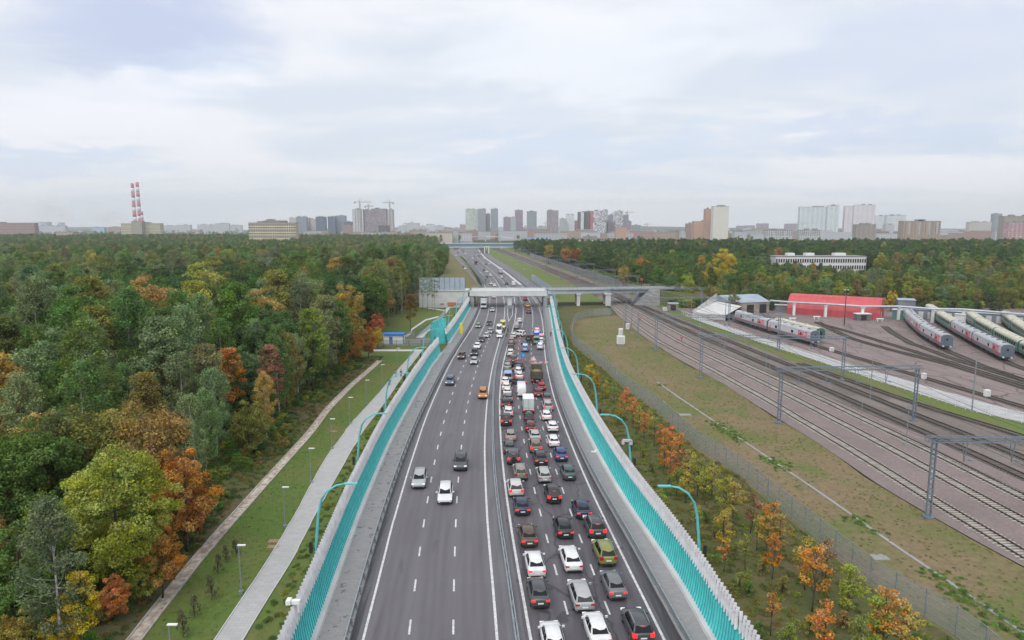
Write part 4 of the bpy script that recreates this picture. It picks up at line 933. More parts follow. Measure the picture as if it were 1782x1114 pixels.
def carriage(style):
    root = tag(link('railway_carriage', None), 'x', 'railway carriage', 'railway carriages in the depot yard'); L = 23.6; w = 1.52
    low, up, roof, end = {'rzd': ('sgrey', 'silver', 'roofs', 'end'), 'green': ('green', 'green', 'cream', 'greenend'), 'plain': ('sgrey', 'silver', 'roofs', 'end')}[style]
    mb = MB(); mb.loft([[(-w*.96, y, 1.05), (w*.96, y, 1.05), (w, y, 1.5), (w, y, 2.0), (-w, y, 2.0), (-w, y, 1.5)] for y in (-L/2, L/2)]); mb.build('lower_side', CARM[low], root)
    mb = MB(); mb.loft([[(-w, y, 2.0), (w, y, 2.0), (w, y, 3.45), (-w, y, 3.45)] for y in (-L/2, L/2)]); mb.build('upper_side', CARM[up], root)
    mb = MB(); mb.loft([[(w*math.cos(t)*.995, y, 3.45+.92*math.sin(t)**.8) for t in [math.pi*k/10 for k in range(11)]] for y in (-L/2, -L/2+.4, 0, L/2-.4, L/2)]); rf = mb.build('roof', CARM[roof], root)
    for k in range(5): g = MB(); g.box((0, -L/2+3+k*4.4, 4.42), (.7, .9, .22)); g.build('roof_vent', CARM['end' if style != 'green' else 'cream'], rf)
    for s in (-1, 1):
        mb = MB(); y = s*(L/2+.03)
        mb.loft([[(-w*.97, q, 1.0), (w*.97, q, 1.0), (w*.98, q, 3.5), (w*.7, q, 4.1), (0, q, 4.33), (-w*.7, q, 4.1), (-w*.98, q, 3.5)] for q in (y-.06, y+.06)]); e = mb.build('end_wall', CARM[end], root)
        g = MB(); g.box((0, s*(L/2+.12), 2.2), (1.0, .14, 2.2)); e2 = g.build('gangway', M['trim'] if style == 'green' else CARM['end'], e)
        g = MB(); g.box((0, s*(L/2+.20), 2.95), (.42, .05, .5)); g.build('end_window', M['glass'], e)
        for q in (-1, 1): g = MB(); g.tube([(q*.9, s*(L/2+.05), 1.05), (q*.9, s*(L/2+.65), 1.05)], .2, 10); g.build('buffer', CARM['silver'], e)
        mb = MB(); mb.box((0, s*(L/2-3.2), .75), (2.3, 3.4, .4)); b = mb.build('bogie', M['trim'], root)
        for yy in (-1.2, 1.2):
            for q in (-1, 1): g = MB(); g.tube([(q*.70, s*(L/2-3.2)+yy, .72), (q*.86, s*(L/2-3.2)+yy, .72)], .45, 12); g.build('wheel', M['dark_steel'], b)
        # windows of this side
        for k in range(10 if style == 'green' else 9):
            yy = -L/2+2.6+k*(L-5.2)/(9 if style == 'green' else 8)
            if style == 'rzd' and k not in (1, 5, 7): continue
            g = MB(); g.box((s*(w+.005), yy, 2.72), (.05, 1.15, .85)); g.build('window', M['glass'], root)
        if style == 'rzd':
            if 'rzd' not in TXT: TXT['rzd'] = text_mesh('РЖД', 2.5, CARM['red'], bold=.07)
            o = link('lettering', TXT['rzd'], root); o.location = (s*(w+.02), (L/2-3.9), 1.75); o.rotation_euler = (R(90), 0, s*R(90)) ; o.scale = (.8, 1, 1)
            g = MB(); 
            for k in range(3): g.bar((s*(w+.02), -L/2+.3+k*.35, 1.2), (s*(w+.02), -L/2+1.3+k*.2, 2.2+.5*k), .05, .22)
            g.build('red_stripe', CARM['red'], root)
            g = MB(); g.box((s*(w+.012), 0, 2.02), (.03, L-.2, .10)); g.build('red_line', CARM['red'], root)
        if style == 'green': g = MB(); g.box((s*(w+.01), 0, 2.12), (.03, L-.1, .12)); g.build('cream_line', CARM['cream'], root)
    g = MB(); 
    for q in (-4, 0, 3.5): g.box((0, q, .78), (2.4, 2.2, .5))
    g.build('underfloor_box', M['dark_steel'], root); return root
CP = {}
def train(T, y_front, cars):
    """cars from the camera end; each entry (style, label)"""
    y = y_front
    for st, lab in cars:
        if st not in CP: CP[st] = carriage(st)
        # centre of the carriage 12.1 m along the line
        def adv(y, d):
            while d > 0: s = min(.5, d); q = yaw_at(T, y); y += s*math.cos(q); d -= s
            return y
        y1 = adv(y, 24.6); yc = (y+y1)/2; xa, xb = T(y), T(y1)
        put(CP[st], USED, ((xa+xb)/2, yc, .2), math.atan2(-(xb-xa), y1-y)+math.pi, lab); y = y1
yf = lambda px, py: G(px, py)[1]
train(YT[1], yf(1413, 603), [('rzd', 'red lettered grey carriage at the near end of the leftmost train'), ('rzd', 'red lettered grey carriage at the far end of the leftmost train')])
YT1b = Off(YT[1], 4.4); train(YT1b, yf(1440, 598), [('green', 'dark green carriage end showing behind the leftmost red lettered train')])
train(YT[5], yf(1646, 611), [('rzd', 'red lettered grey carriage nearest the camera in the three carriage train'), ('rzd', 'middle red lettered grey carriage of the three carriage train'), ('plain', 'plain silver carriage at the far end of the three carriage train')])
train(YT[6], yf(1751, 631), [('rzd', 'nearest red lettered carriage of the train coupled to cream roofed green carriages'), ('rzd', 'second red lettered carriage, coupled in front of a green carriage'), ('green', 'green cream roofed carriage coupled behind two red lettered ones'), ('green', 'green cream roofed carriage at the far end behind the red lettered ones')])
train(YT[7], yf(1860, 655), [('green', 'nearest green carriage of the long green train, cut by the right photo edge'), ('green', 'second green carriage of the long green train'), ('green', 'third green carriage of the long green train'), ('green', 'farthest green carriage of the long green train')])
train(YT[8], yf(1835, 625), [('green', 'nearest carriage of the rightmost green train'), ('green', 'middle carriage of the rightmost green train'), ('green', 'farthest carriage of the rightmost green train')])
# ============================================================ catenary portals and masts
def lattice(mb, a, b, w, n, t=.09, flat=False):
    """square lattice box girder from a to b"""
    a = Vector(a); b = Vector(b); d = (b-a).normalized(); up = Vector((0, 0, 1)) if abs(d.z) < .9 else Vector((0, 1, 0)); s = d.cross(up).normalized()*w/2; u = s.normalized().cross(d)*w/2
    C4 = [s+u, s-u, -s-u, -s+u]
    for c in C4: mb.bar(a+c, b+c, t*1.3)
    for k in range(n):
        p = a.lerp(b, k/n); q = a.lerp(b, (k+1)/n)
        for i in range(4):
            c, e = C4[i], C4[(i+1) % 4]; mb.bar(p+c, p+e, t*.7)
            mb.bar(p+(c if k % 2 else e), q+(e if k % 2 else c), t*.55)
def mast_mesh(h):
    mb = MB()
    for s in (-.26, .26): mb.box((s, 0, h/2), (.11, .26, h))
    k = .5
    while k < h-.3: mb.box((0, .1, k), (.5, .06, .12)); mb.box((0, -.1, k), (.5, .06, .12)); k += .62
    mb.box((0, 0, .15), (1.0, .8, .3)); return mb
MH = {}
def portal(xl, yl, xr, yr, label, h=9.6, one=False):
    root = thing('catenary_portal', (xl, yl, 0), label, 'catenary portal', 'catenary portals over the railway')
    if h not in MH: MH[h] = mast_mesh(h).mesh('mast', M['mast'])
    th = math.atan2(yr-yl, xr-xl); o = link('mast', MH[h], root); o.rotation_euler = (0, 0, th)
    o = link('mast', MH[h], root); o.location = (xr-xl, yr-yl, 0); o.rotation_euler = (0, 0, th)
    mb = MB(); d = Vector((xr-xl, yr-yl, 0)); n = max(8, int(d.length/1.3)); e = d.normalized()*.9
    lattice(mb, Vector((0, 0, h+.1))-e, d+Vector((0, 0, h+.1))+e, .62, n, .065); mb.build('truss_beam', M['mast'], root)
    for k, t in enumerate((.13, .33, .55, .77)):
        p = d*t; hm = MB(); hm.bar(p+Vector((-.3, 0, h-.2)), p+Vector((0, 0, h-2.6)), .07); hm.bar(p+Vector((.3, 0, h-.2)), p+Vector((0, 0, h-2.6)), .07); hm.bar(p+Vector((0, 0, h-2.3)), p+Vector((1.6, .2, h-2.6)), .05)
        hm.tube([p+Vector((.5, 0, h-2.35)), p+Vector((.9, 0, h-2.45))], .1, 8); hm.build('wire_hanger', M['mast'], root)
    return root
PT = [((1615, 902), 27, -1.0, 'nearest lattice catenary portal, reaching out of the right photo edge'), ((1355, 737), 24.5, 1.5, 'second nearest catenary portal, its right mast near the bright grass'), ((1219, 658), 31, -2.5, 'third catenary portal, with the right mast standing in the grass strip'), ((1141, 611), 34, .5, 'fourth catenary portal, in front of the red lettered train')]
for (p, span, dy, lab) in PT:
    x, y = G(*p); portal(x, y, x+span, y+dy, lab)
for (y, lab) in ((232, 'fifth catenary portal, just before the viaduct'), (268, 'catenary portal standing close in front of the viaduct')):
    x = BL(y)-1.6; portal(x, y, x+36, y+2, lab)
for i, y in enumerate((335, 385, 440, 500, 565, 635, 710, 800, 900)):
    x = BL(y)-1.4; x2 = BR(y)+2.2; portal(x, y, x2, y+1, ['nearest', 'second', 'third', 'fourth', 'fifth', 'sixth', 'seventh', 'eighth', 'farthest'][i]+' catenary portal beyond the viaduct, in the row shrinking into the distance', h=9.6)
# contact wires
cw = thing('contact_wires', (0, 60, 0), 'thin overhead contact wires strung between the portals above the tracks', 'overhead wire')
for A, *_ in tracks[:5]:
    mb = MB(); pts = [(A(y), y-60, 6.6) for y in ys(60, 560, 8, .03)]; mb.tube(pts, [max(.028, (q[1]+60)*.00024) for q in pts], 4, caps=False)
    pts = []; yy = [76, 116, 150, 184, 232, 268, 335, 385, 440, 500, 560]
    for a, b in zip(yy, yy[1:]):
        for t in (0, .25, .5, .75): y = a+(b-a)*t; pts.append((A(y), y-60, 8.3-1.3*4*t*(1-t)))
    mb.tube(pts, [max(.028, (q[1]+60)*.00024) for q in pts], 4, caps=False); mb.build('wire', M['wire'], cw)
for off_, z_, A_ in ((-1.0, 9.7, BL), (-1.6, 8.6, BL), (2.0, 9.7, BR)):
    mb = MB(); mb.tube([(A_(y)+off_, y-60, z_-.5*abs(math.sin(y*.08))) for y in ys(62, 560, 4, .02)], [max(.03, y*.00026) for y in ys(62, 560, 4, .02)], 4, caps=False); mb.build('wire', M['wire'], cw)
ORD_ = ['nearest', 'second', 'third', 'fourth', 'fifth', 'sixth', 'seventh', 'eighth', 'ninth', 'tenth', 'eleventh', 'farthest']
def pole(px, py, h, r, label, cat='pole', mt='steel', lamp=False, name='railway_pole', group='single poles beside the railway'):
    x, y = G(px, py); root = thing(name, (x, y, 0), label, cat, group); mb = MB(); mb.tube([(0, 0, 0), (0, 0, h)], [r, r*.6], 8); mb.build('shaft', M[mt], root)
    mb = MB(); mb.box((0, 0, .12), (r*4, r*4, .24)); mb.build('base', M['concrete'], root)
    if lamp:
        for s in (-1, 1): g = MB(); g.box((s*.5, 0, h+.1), (.5, .3, .22)); g.build('floodlight', M['white'], root)
        g = MB(); g.bar((-.6, 0, h), (.6, 0, h), .1); g.build('crossarm', M['steel'], root)
    return root
pole(1469, 568, 12.5, .2, 'tall dark floodlight mast in front of the red hangar', 'light mast', 'dark_steel', True)
pole(1691, 717, 9.8, .14, 'plain grey pole at the edge of the bright grass strip, near the right photo edge')
pole(1516, 667, 6, .09, 'thin pole with a small box beside the white path', lamp=False)
pole(1498, 740, 5, .06, 'thin pole between the main tracks')
pole(1424, 605, 5.2, .07, 'thin pole beside the near end of the leftmost train')
pole(1084, 600, 11, .10, 'slender mast behind the white electrical cabinet')
pole(1110, 592, 8.5, .16, 'grey mast at the meadow edge near the nearest track', mt='mast'); pole(1099, 579, 8.5, .15, 'grey mast at the meadow corner closer to the viaduct', mt='mast')
pole(1202, 560, 9, .12, 'leaning pale mast behind the tracks near the viaduct abutment'); pole(1262, 560, 9, .14, 'grey mast in front of the white awning')
pole(1668, 505, 14, .2, 'dark floodlight mast rising from the trees beyond the pipeline', 'light mast', 'dark_steel', True)
def cabinet(px, py, w, h, label, m='white', group='small white trackside cabinets', parts=True):
    x, y = G(px, py); root = thing('trackside_cabinet', (x, y, 0), label, 'cabinet', group)
    g = MB(); g.box((0, 0, .15), (w*.8, w*.6, .3)); g.build('base', M['concrete'], root); g = MB(); g.box((0, 0, .3+h/2), (w, w*.7, h)); g.build('housing', M[m], root); g = MB(); g.box((0, -w*.36, .3+h/2), (w*.8, .03, h*.8)); g.build('door', M['concrete_light'], root); return root
for i, (yy, t_) in enumerate(((92, .62), (104, .35), (128, .7), (143, .3), (163, .62), (176, .45), (205, .6), (218, .3), (246, .5), (300, .55), (360, .5), (420, .5))):
    xx = BL(yy)*(1-t_)+BR(yy)*t_; r = thing('railway_pole', (xx, yy, 0), 'slim grey pole standing between the railway tracks, %s from the camera' % ORD_[i], 'pole', 'slim poles between the railway tracks'); g = MB(); g.tube([(0, 0, 0), (0, 0, 6.2)], [.08, .05], 6); g.build('shaft', M['steel'], r); g = MB(); g.box((0, 0, .1), (.4, .4, .2)); g.build('base', M['concrete'], r); g = MB(); g.bar((-.5, 0, 5.9), (.5, 0, 5.9), .06); g.build('crossarm', M['steel'], r)
cabinet(1080, 600, 2.2, 2.3, 'large white electrical cabinet in the meadow'); cabinet(1080, 598, 1.3, 4.2, 'tall narrow white cabinet standing on the meadow behind the large one'); cabinet(1092, 574, 1.1, 1.8, 'white cabinet at the meadow edge close to the viaduct'); cabinet(1607, 661, .9, 1.2, 'white cabinet on a leg beside the yard track'); cabinet(1717, 692, 1.0, 1.3, 'white cabinet beside the yard track near the right edge'); cabinet(1447, 613, 1.0, 1.0, 'small cabinet behind the end of the leftmost train'); cabinet(1157, 542, 1.6, 1.4, 'pale cabinet on the slope below the brick hut')
# ============================================================ depot
a = Vector((*G(1369, 546), 0)); b = Vector((*G(1531, 557), 0)); dv = (b-a); Lh = dv.length; th = math.atan2(dv.y, dv.x)
hg = thing('arched_hangar', a.lerp(b, .5), 'long red metal hangar with an arched roof behind the carriages', 'hangar', rz=th)
prof = [(y, z) for y, z in [(0, 0), (.05, 2.4), (.7, 4.2), (2.0, 5.9), (4.0, 7.1), (6.5, 7.6), (9, 7.1), (11, 5.9), (12.3, 4.2), (12.95, 2.4), (13, 0)]]
mb = MB(); mb.loft([[(x, y, z) for y, z in prof] for x in (-Lh/2, Lh/2)]); mb.build('shell', M['red'], hg)
mb = MB(); k = -Lh/2
while k <= Lh/2: 
    for (y0, z0), (y1, z1) in zip(prof[:7], prof[1:8]): mb.bar((k, y0-.02, z0+.02), (k, y1-.02, z1+.02), .06, .05)
    k += 2.0
mb.build('shell_seams', mat('red_seam', (.40, .045, .055), .6), hg)
g = MB(); g.box((Lh/2+.05, 3.5, 1.6), (.08, 1.4, 2.2)); g.build('door', M['white'], hg)
x, y = G(1500, 557.5); r = thing('guard_hut', (x, y, 0), 'small hut with dark doors and a white roof in front of the red hangar', 'hut'); g = MB(); g.box((0, 0, 1.2), (5, 2.5, 2.4)); g.build('wall', M['service'], r); g = MB(); g.box((0, 0, 2.5), (5.4, 3, .25)); g.build('roof', M['white'], r); g = MB(); g.box((0, -1.27, 1.1), (2, .06, 1.9)); g.build('door', M['trim'], r)
# pipeline
pl_ = thing('heating_pipeline', (*G(1345, 545), 0), 'long pale insulated pipeline on white supports crossing in front of the hangar', 'pipeline'); o0 = pl_.location
pp = [(1340, 545), (1381, 549), (1436, 552), (1500, 557), (1563, 557), (1622, 562), (1675, 563), (1757, 571), (1850, 580)]
Q = [Vector((*G(*p), 5.0))-o0 for p in pp]; mb = MB(); mb.tube([Q[0]+Vector((-2, 0, -3)), Q[0]]+Q[1:], .42, 10); mb.build('pipe', mat('pipe_foil', (.40, .43, .47), .4, metal=.3, var=.2, vscale=.6), pl_, True)
for q in Q[1:]: g = MB(); g.box((q.x, q.y, 2.35), (.8, .8, 4.6)); g.box((q.x, q.y, 4.55), (1.1, 1.5, .2)); g.build('support', M['white'], pl_)
def shed(px0, py0, px1, py1, h, dep, wallm, roofm, label, name='garage', slope=.4, doors=0, doorm='concrete_light'):
    a = Vector((*G(px0, py0), 0)); b = Vector((*G(px1, py1), 0)); d = b-a; th = math.atan2(d.y, d.x); L = d.length
    r = thing(name, a.lerp(b, .5), label, name.replace('_', ' '), rz=th); g = MB(); g.box((0, dep/2, h/2), (L, dep, h)); g.build('wall', wallm, r)
    g = MB(); g.loft([[(-L/2-.2, -.3, h), (-L/2-.2, dep+.3, h), (-L/2-.2, dep/2, h+slope+.1)], [(L/2+.2, -.3, h), (L/2+.2, dep+.3, h), (L/2+.2, dep/2, h+slope+.1)]]); g.build('roof', roofm, r)
    for k in range(doors): g = MB(); g.box((-L/2+L*(k+.5)/doors, -.03, h*.42), (L/doors*.55, .06, h*.75)); g.build('door', M[doorm], r)
    return r
gw = mat('garage_grey', (.20, .22, .26), .7, var=.3, vscale=.3); rw = mat('sheet_roof', (.30, .36, .43), .5, var=.2, vscale=.3)
shed(1552, 556, 1578, 558, 3.6, 5, mat('shed_green', (.07, .20, .17), .6), M['concrete_light'], 'small green shed with a pale roof beside the three carriage train', 'shed', .2)
shed(1562, 545, 1592, 546, 5.2, 7, gw, rw, 'grey hut behind the pipeline next to the red hangar', 'shed')
shed(1578, 553, 1860, 572, 3.4, 6, gw, rw, 'long row of grey garages with red gate frames behind the green trains', 'garage_row', .5, 16, 'concrete_light')
shed(1660, 562, 1680, 564, 3.2, 3, M['white'], M['white'], 'small white box hut in front of the grey garages', 'hut', .1)
shed(1272, 548, 1338, 545, 4.6, 16, mat('shed_tan', (.34, .30, .26), .8, var=.3, vscale=.4), rw, 'warehouse with a blue grey roof and open dark front left of the hangar', 'warehouse', 2.2, 3, 'trim')
shed(1348, 541, 1395, 543, 2.4, 4, gw, M['concrete_light'], 'low grey store between warehouse and red hangar', 'store', .1)
# slanted white screen hall at the head of the service path
a = G(1206, 551); b = G(1262, 560); c = G(1246, 530)
r = thing('translucent_canopy', (*a, 0), 'white translucent slanting canopy at the far end of the white service path', 'canopy'); g = MB()
P0 = Vector((0, 0, 0)); P1 = Vector((b[0]-a[0], b[1]-a[1], 0)); P2 = Vector((AT(1290, 545, 255)[0]-a[0], 255-a[1], 4.2)); P3 = Vector((AT(1247, 530, 268)[0]-a[0], 268-a[1], 4.6))
g.loft([[P0+Vector((0, 0, 1.5)), P1+Vector((0, 0, 2.2)), P2, P3], [P0+Vector((0, 0, 1.7)), P1+Vector((0, 0, 2.4)), P2+Vector((0, 0, .2)), P3+Vector((0, 0, .2))]]); g.build('roof', M['concrete_light'], r)
g = MB(); g.bar(P0+Vector((0, 0, .9)), P1+Vector((0, 0, 1.2)), .15, 1.9); g.bar(P0+Vector((0, 0, 1)), P3+Vector((0, 0, 2)), .15, 2.5); g.build('wall', M['concrete_light'], r)
# low white mesh fence along the service path
r = thing('path_fence', (BG(100), 100, 0), 'low fence of thin white rails between grass strip and white service path', 'fence'); g = MB()
for zz in (.5, 1.2, 1.9):
    pts = [(BG(y)-BG(100)-.6, y-100, zz) for y in ys(92, 262, 4)]; g.tube(pts, .035, 4, caps=False)
g.build('rail', M['white'], r); g = MB(); g.box((0, 0, 1), (.08, .08, 2)); me = g.mesh('post', M['white']); y = 92; k = 0
while y < 262 and k < 100: q = link('post', me, r); q.location = (BG(y)-BG(100)-.6, y-100, 0); y += 2.2; k += 1
# wheel sets / buffer stops
for px, py, lab in ((1379, 559, 'white buffer stop at the leftmost visible yard track end'), (1421, 556, 'white buffer stop with a beam, second from the left'), (1531, 560, 'white buffer stop on the grassy mound right of the red hangar')):
    x, y = G(px, py); r = thing('buffer_stop', (x, y, 0), lab, 'buffer stop', 'white buffer stops at the ends of the yard tracks'); g = MB(); g.box((0, 0, 1.1), (2.6, .3, .4)); g.build('beam', M['white'], r)
    for s in (-.8, .8): g = MB(); g.bar((s, 0, 1.1), (s, 1.2, .1), .2); g.bar((s, 0, 0), (s, 0, 1.1), .2); g.build('strut', M['white'], r)
for k, (px, py) in enumerate(((1262, 553), (1275, 557), (1292, 560), (1298, 552), (1330, 556))):
    x, y = G(px, py); g = MB(); random.seed(k)
    for i in range(7): g.box((random.uniform(-3, 3), random.uniform(-1.5, 1.5), random.uniform(.3, 1.4)), (random.uniform(.8, 2.5), random.uniform(.6, 1.5), random.uniform(.4, 1.4)), random.random()*3)
    o = g.build('scrap_pile', [M['service'], M['trim']][k % 2]); o.location = (x, y, 0); tag(o, 'untidy dark pile of scrap in front of the open warehouse', 'scrap pile', 'scrap piles before the warehouse')
shed(1163, 541, 1180, 541, 3.0, 3, mat('hut_brick', (.33, .28, .28), .8, var=.3, vscale=1), M['concrete_light'], 'small brick hut with a flat grey roof right of the viaduct abutment', 'hut', .1, 1, 'trim')
# ============================================================ trees
def leaf_material():
    m = bpy.data.materials.new('leaves'); m.use_nodes = True; t = NT(m.node_tree); out = t.n['Material Output']; t.n.remove(t.n['Principled BSDF'])
    ti = t.new('ShaderNodeAttribute', dict(attribute_type='INSTANCER', attribute_name='tint')).outputs['Color']
    va = t.new('ShaderNodeAttribute', dict(attribute_type='GEOMETRY', attribute_name='vary')).outputs['Color']
    s = t.new('ShaderNodeSeparateColor', Color=va)
    hsv = t.new('ShaderNodeHueSaturation', Color=ti); t.set(hsv, 'Value', t.math('MULTIPLY_ADD', s.outputs[0], 1.05, .45)); t.set(hsv, 'Hue', t.math('MULTIPLY_ADD', s.outputs[1], .055, .472)); t.set(hsv, 'Saturation', t.math('MULTIPLY_ADD', s.outputs[2], .35, .80))
    d = t.new('ShaderNodeBsdfDiffuse', Color=hsv.outputs[0]); tr = t.new('ShaderNodeBsdfTranslucent', Color=hsv.outputs[0]); mx = t.new('ShaderNodeMixShader')
    mx.inputs[0].default_value = .3; t.l.new(d.outputs[0], mx.inputs[1]); t.l.new(tr.outputs[0], mx.inputs[2]); t.l.new(mx.outputs[0], out.inputs[0]); return m
LEAF = leaf_material()
def leaf_mesh(name, cent, nper, crad, size, seed, flat=.35, droop=0.0):
    """cent: clump centres (k,3) with radii crad (k,); nper leaves on each clump"""
    r = np.random.default_rng(seed); k = len(cent); n = k*nper; ci = np.repeat(np.arange(k), nper)
    d = r.normal(size=(n, 3)); d /= np.linalg.norm(d, axis=1)[:, None]; rad = crad[ci]*(r.uniform(.25, 1, n)**.5)
    p = cent[ci]+d*rad[:, None]*np.array([1, 1, .75]); p[:, 2] -= droop*r.random(n)
    nr = d*.7+r.normal(size=(n, 3))*.6+np.array([0, 0, .45]); nr /= np.linalg.norm(nr, axis=1)[:, None]
    a = np.cross(nr, r.normal(size=(n, 3))); a /= np.linalg.norm(a, axis=1)[:, None]; b = np.cross(nr, a)
    s = size*r.uniform(.6, 1.35, n)[:, None]; v = np.stack([p-a*s, p-b*s*.62, p+a*s, p+b*s*.62], 1).reshape(-1, 3)
    me = bpy.data.meshes.new(name); me.vertices.add(4*n); me.vertices.foreach_set('co', v.astype(np.float32).ravel())
    me.loops.add(4*n); me.loops.foreach_set('vertex_index', np.arange(4*n, dtype=np.int32)); me.polygons.add(n)
    me.polygons.foreach_set('loop_start', np.arange(0, 4*n, 4, dtype=np.int32)); me.polygons.foreach_set('loop_total', np.full(n, 4, dtype=np.int32))
    at = me.attributes.new('vary', 'FLOAT_COLOR', 'FACE'); cv = r.random((k, 3)); col = np.ones((n, 4), np.float32)
    col[:, :3] = np.clip(cv[ci]*.55+r.random((n, 3))*.45, 0, 1); at.data.foreach_set('color', col.ravel()); me.materials.append(LEAF); me.update(); me.validate(); return me
def clumps(kind, k, r, hgt, rx):
    """clump centres of a crown whose base is z=0 of the crown box"""
    if kind == 'round':
        d = r.normal(size=(k, 3)); d /= np.linalg.norm(d, axis=1)[:, None]; q = r.uniform(.35, 1, k)**.45
        # uneven outline: a few lobes
        lob = 1+.22*np.sin(3*np.arctan2(d[:, 1], d[:, 0])+r.random()*6)*np.cos(d[:, 2]*3)
        c = d*(q*lob)[:, None]*np.array([rx, rx, hgt*.5]); c[:, 2] += hgt*.5; c[:, 2] = np.maximum(c[:, 2], .08*hgt)
    elif kind == 'tall':
        z = r.random(k)**.8; w = rx*np.sin(np.pi*(z*.86+.1))**.7; th = r.random(k)*6.28; q = r.random(k)**.4
        c = np.stack([w*q*np.cos(th), w*q*np.sin(th), z*hgt], 1)
    elif kind == 'cone':
        z = r.random(k)**1.1; w = rx*(1-z)**.8+.2; th = r.random(k)*6.28; q = r.random(k)**.35
        c = np.stack([w*q*np.cos(th), w*q*np.sin(th), z*hgt], 1)
    elif kind == 'sparse':
        z = r.random(k); w = rx*np.sin(np.pi*(z*.8+.15)); th = r.random(k)*6.28; q = r.random(k)**.5
        c = np.stack([w*q*np.cos(th), w*q*np.sin(th), z*hgt], 1)
    return c
def tree_proto(name, kind, H_, base, rx, k, nper, cr, size, seed, bark='bark', tr=.22, branches=12, droop=0.0, near=True, tops=None):
    r = np.random.default_rng(seed); random.seed(seed)
    ch = H_-base; c = clumps(kind, k, r, ch, rx); c[:, 2] += base; crad = cr*r.uniform(.65, 1.3, k)
    root = tag(link(name, None), 'x', 'tree')
    cr_o = link('crown', leaf_mesh(name+'_crown', c, nper, crad, size, seed, droop=droop), root)
    mb = MB(); n = 7; pts = []; bend = r.normal(size=2)*.3
    for i in range(n): t = i/(n-1); pts.append((bend[0]*math.sin(t*3), bend[1]*math.sin(t*2.4), t*H_*.93))
    mb.tube(pts, [tr*(1-.85*i/(n-1))+.015 for i in range(n)], 7)
    idx = r.choice(k, min(branches, k), replace=False)
    for i in idx:
        z0 = max(base*.8, min(c[i, 2]-.25*rx-r.random()*1.5, H_*.85)); t = z0/(H_*.93)
        a = Vector((bend[0]*math.sin(t*3), bend[1]*math.sin(t*2.4), z0)); b = Vector(c[i]); m_ = a.lerp(b, .55)+Vector((0, 0, -.12*rx))
        rr = tr*(1-.85*t)*.55+.02; mb.tube([a, m_, b], [rr, rr*.6, rr*.2], 5)
    mb.build('trunk', M[bark], root, True); return root
TP = {}
#            name             shape    H  base  rx   k  nper  cr  size seed bark
TP['broad'] = tree_proto('broadleaf_tree', 'round', 17, 5.0, 4.3, 100, 125, 1.1, .165, 11)
TP['broad2'] = tree_proto('broadleaf_tree', 'round', 18.5, 4.0, 4.8, 110, 125, 1.15, .17, 12, tr=.26)
TP['broad3'] = tree_proto('broadleaf_tree', 'tall', 19, 4.5, 3.7, 95, 125, 1.1, .165, 13)
TP['birch'] = tree_proto('birch_tree', 'tall', 20, 5.5, 3.0, 100, 90, .85, .14, 14, bark='birch', tr=.17, branches=26, droop=.9)
TP['birch2'] = tree_proto('birch_tree', 'tall', 21, 6.5, 3.4, 95, 85, .85, .14, 15, bark='birch', tr=.18, branches=24, droop=1.0)
TP['maple'] = tree_proto('maple_tree', 'round', 11, 2.2, 3.0, 90, 150, .75, .13, 16, tr=.15)
TP['maple_big'] = tree_proto('maple_tree', 'round', 15, 3.0, 4.3, 170, 190, .85, .115, 22, tr=.2, branches=22)
TP['thin'] = tree_proto('thin_birch', 'sparse', 19, 7, 2.4, 34, 45, .7, .13, 17, bark='birch', tr=.13, branches=24)
TP['bush'] = tree_proto('bush', 'round', 3.2, .2, 1.7, 26, 70, .7, .15, 18, tr=.05, branches=6)
TP['aspen'] = tree_proto('aspen_tree', 'tall', 15, 6, 2.1, 55, 100, .7, .14, 19, tr=.13, branches=16)
TINT = dict(green=(.118, .200, .050), dgreen=(.072, .128, .045), grey=(.205, .262, .115), olive=(.245, .250, .068), yellow=(.56, .44, .05), ygreen=(.30, .33, .055), orange=(.50, .235, .055), brown=(.36, .245, .085), red=(.62, .19, .07), wine=(.30, .16, .10), mustard=(.40, .32, .075))
KN = {'green': 'green', 'dgreen': 'dark green', 'grey': 'grey green', 'olive': 'olive', 'brown': 'brownish', 'orange': 'orange', 'mustard': 'mustard coloured', 'yellow': 'yellow', 'ygreen': 'yellow green'}
def plant(kind, x, y, sc, tint, label, cat='tree', group=None, szm=1.0, z=-.1):
    o = put(TP[kind], USED, (x, y, z), random.random()*6.28, label, group, (sc, sc, sc*szm))
    o['category'] = cat; tt = TINT[tint] if isinstance(tint, str) else tint
    for c in o.children:
        if c.name.startswith('crown'): c['tint'] = tuple(float(v) for v in tt)
    return o
def crown_at(px, py, z):      # ground position of a tree whose crown centre at height z shows at the pixel
    return G(px, py, z)
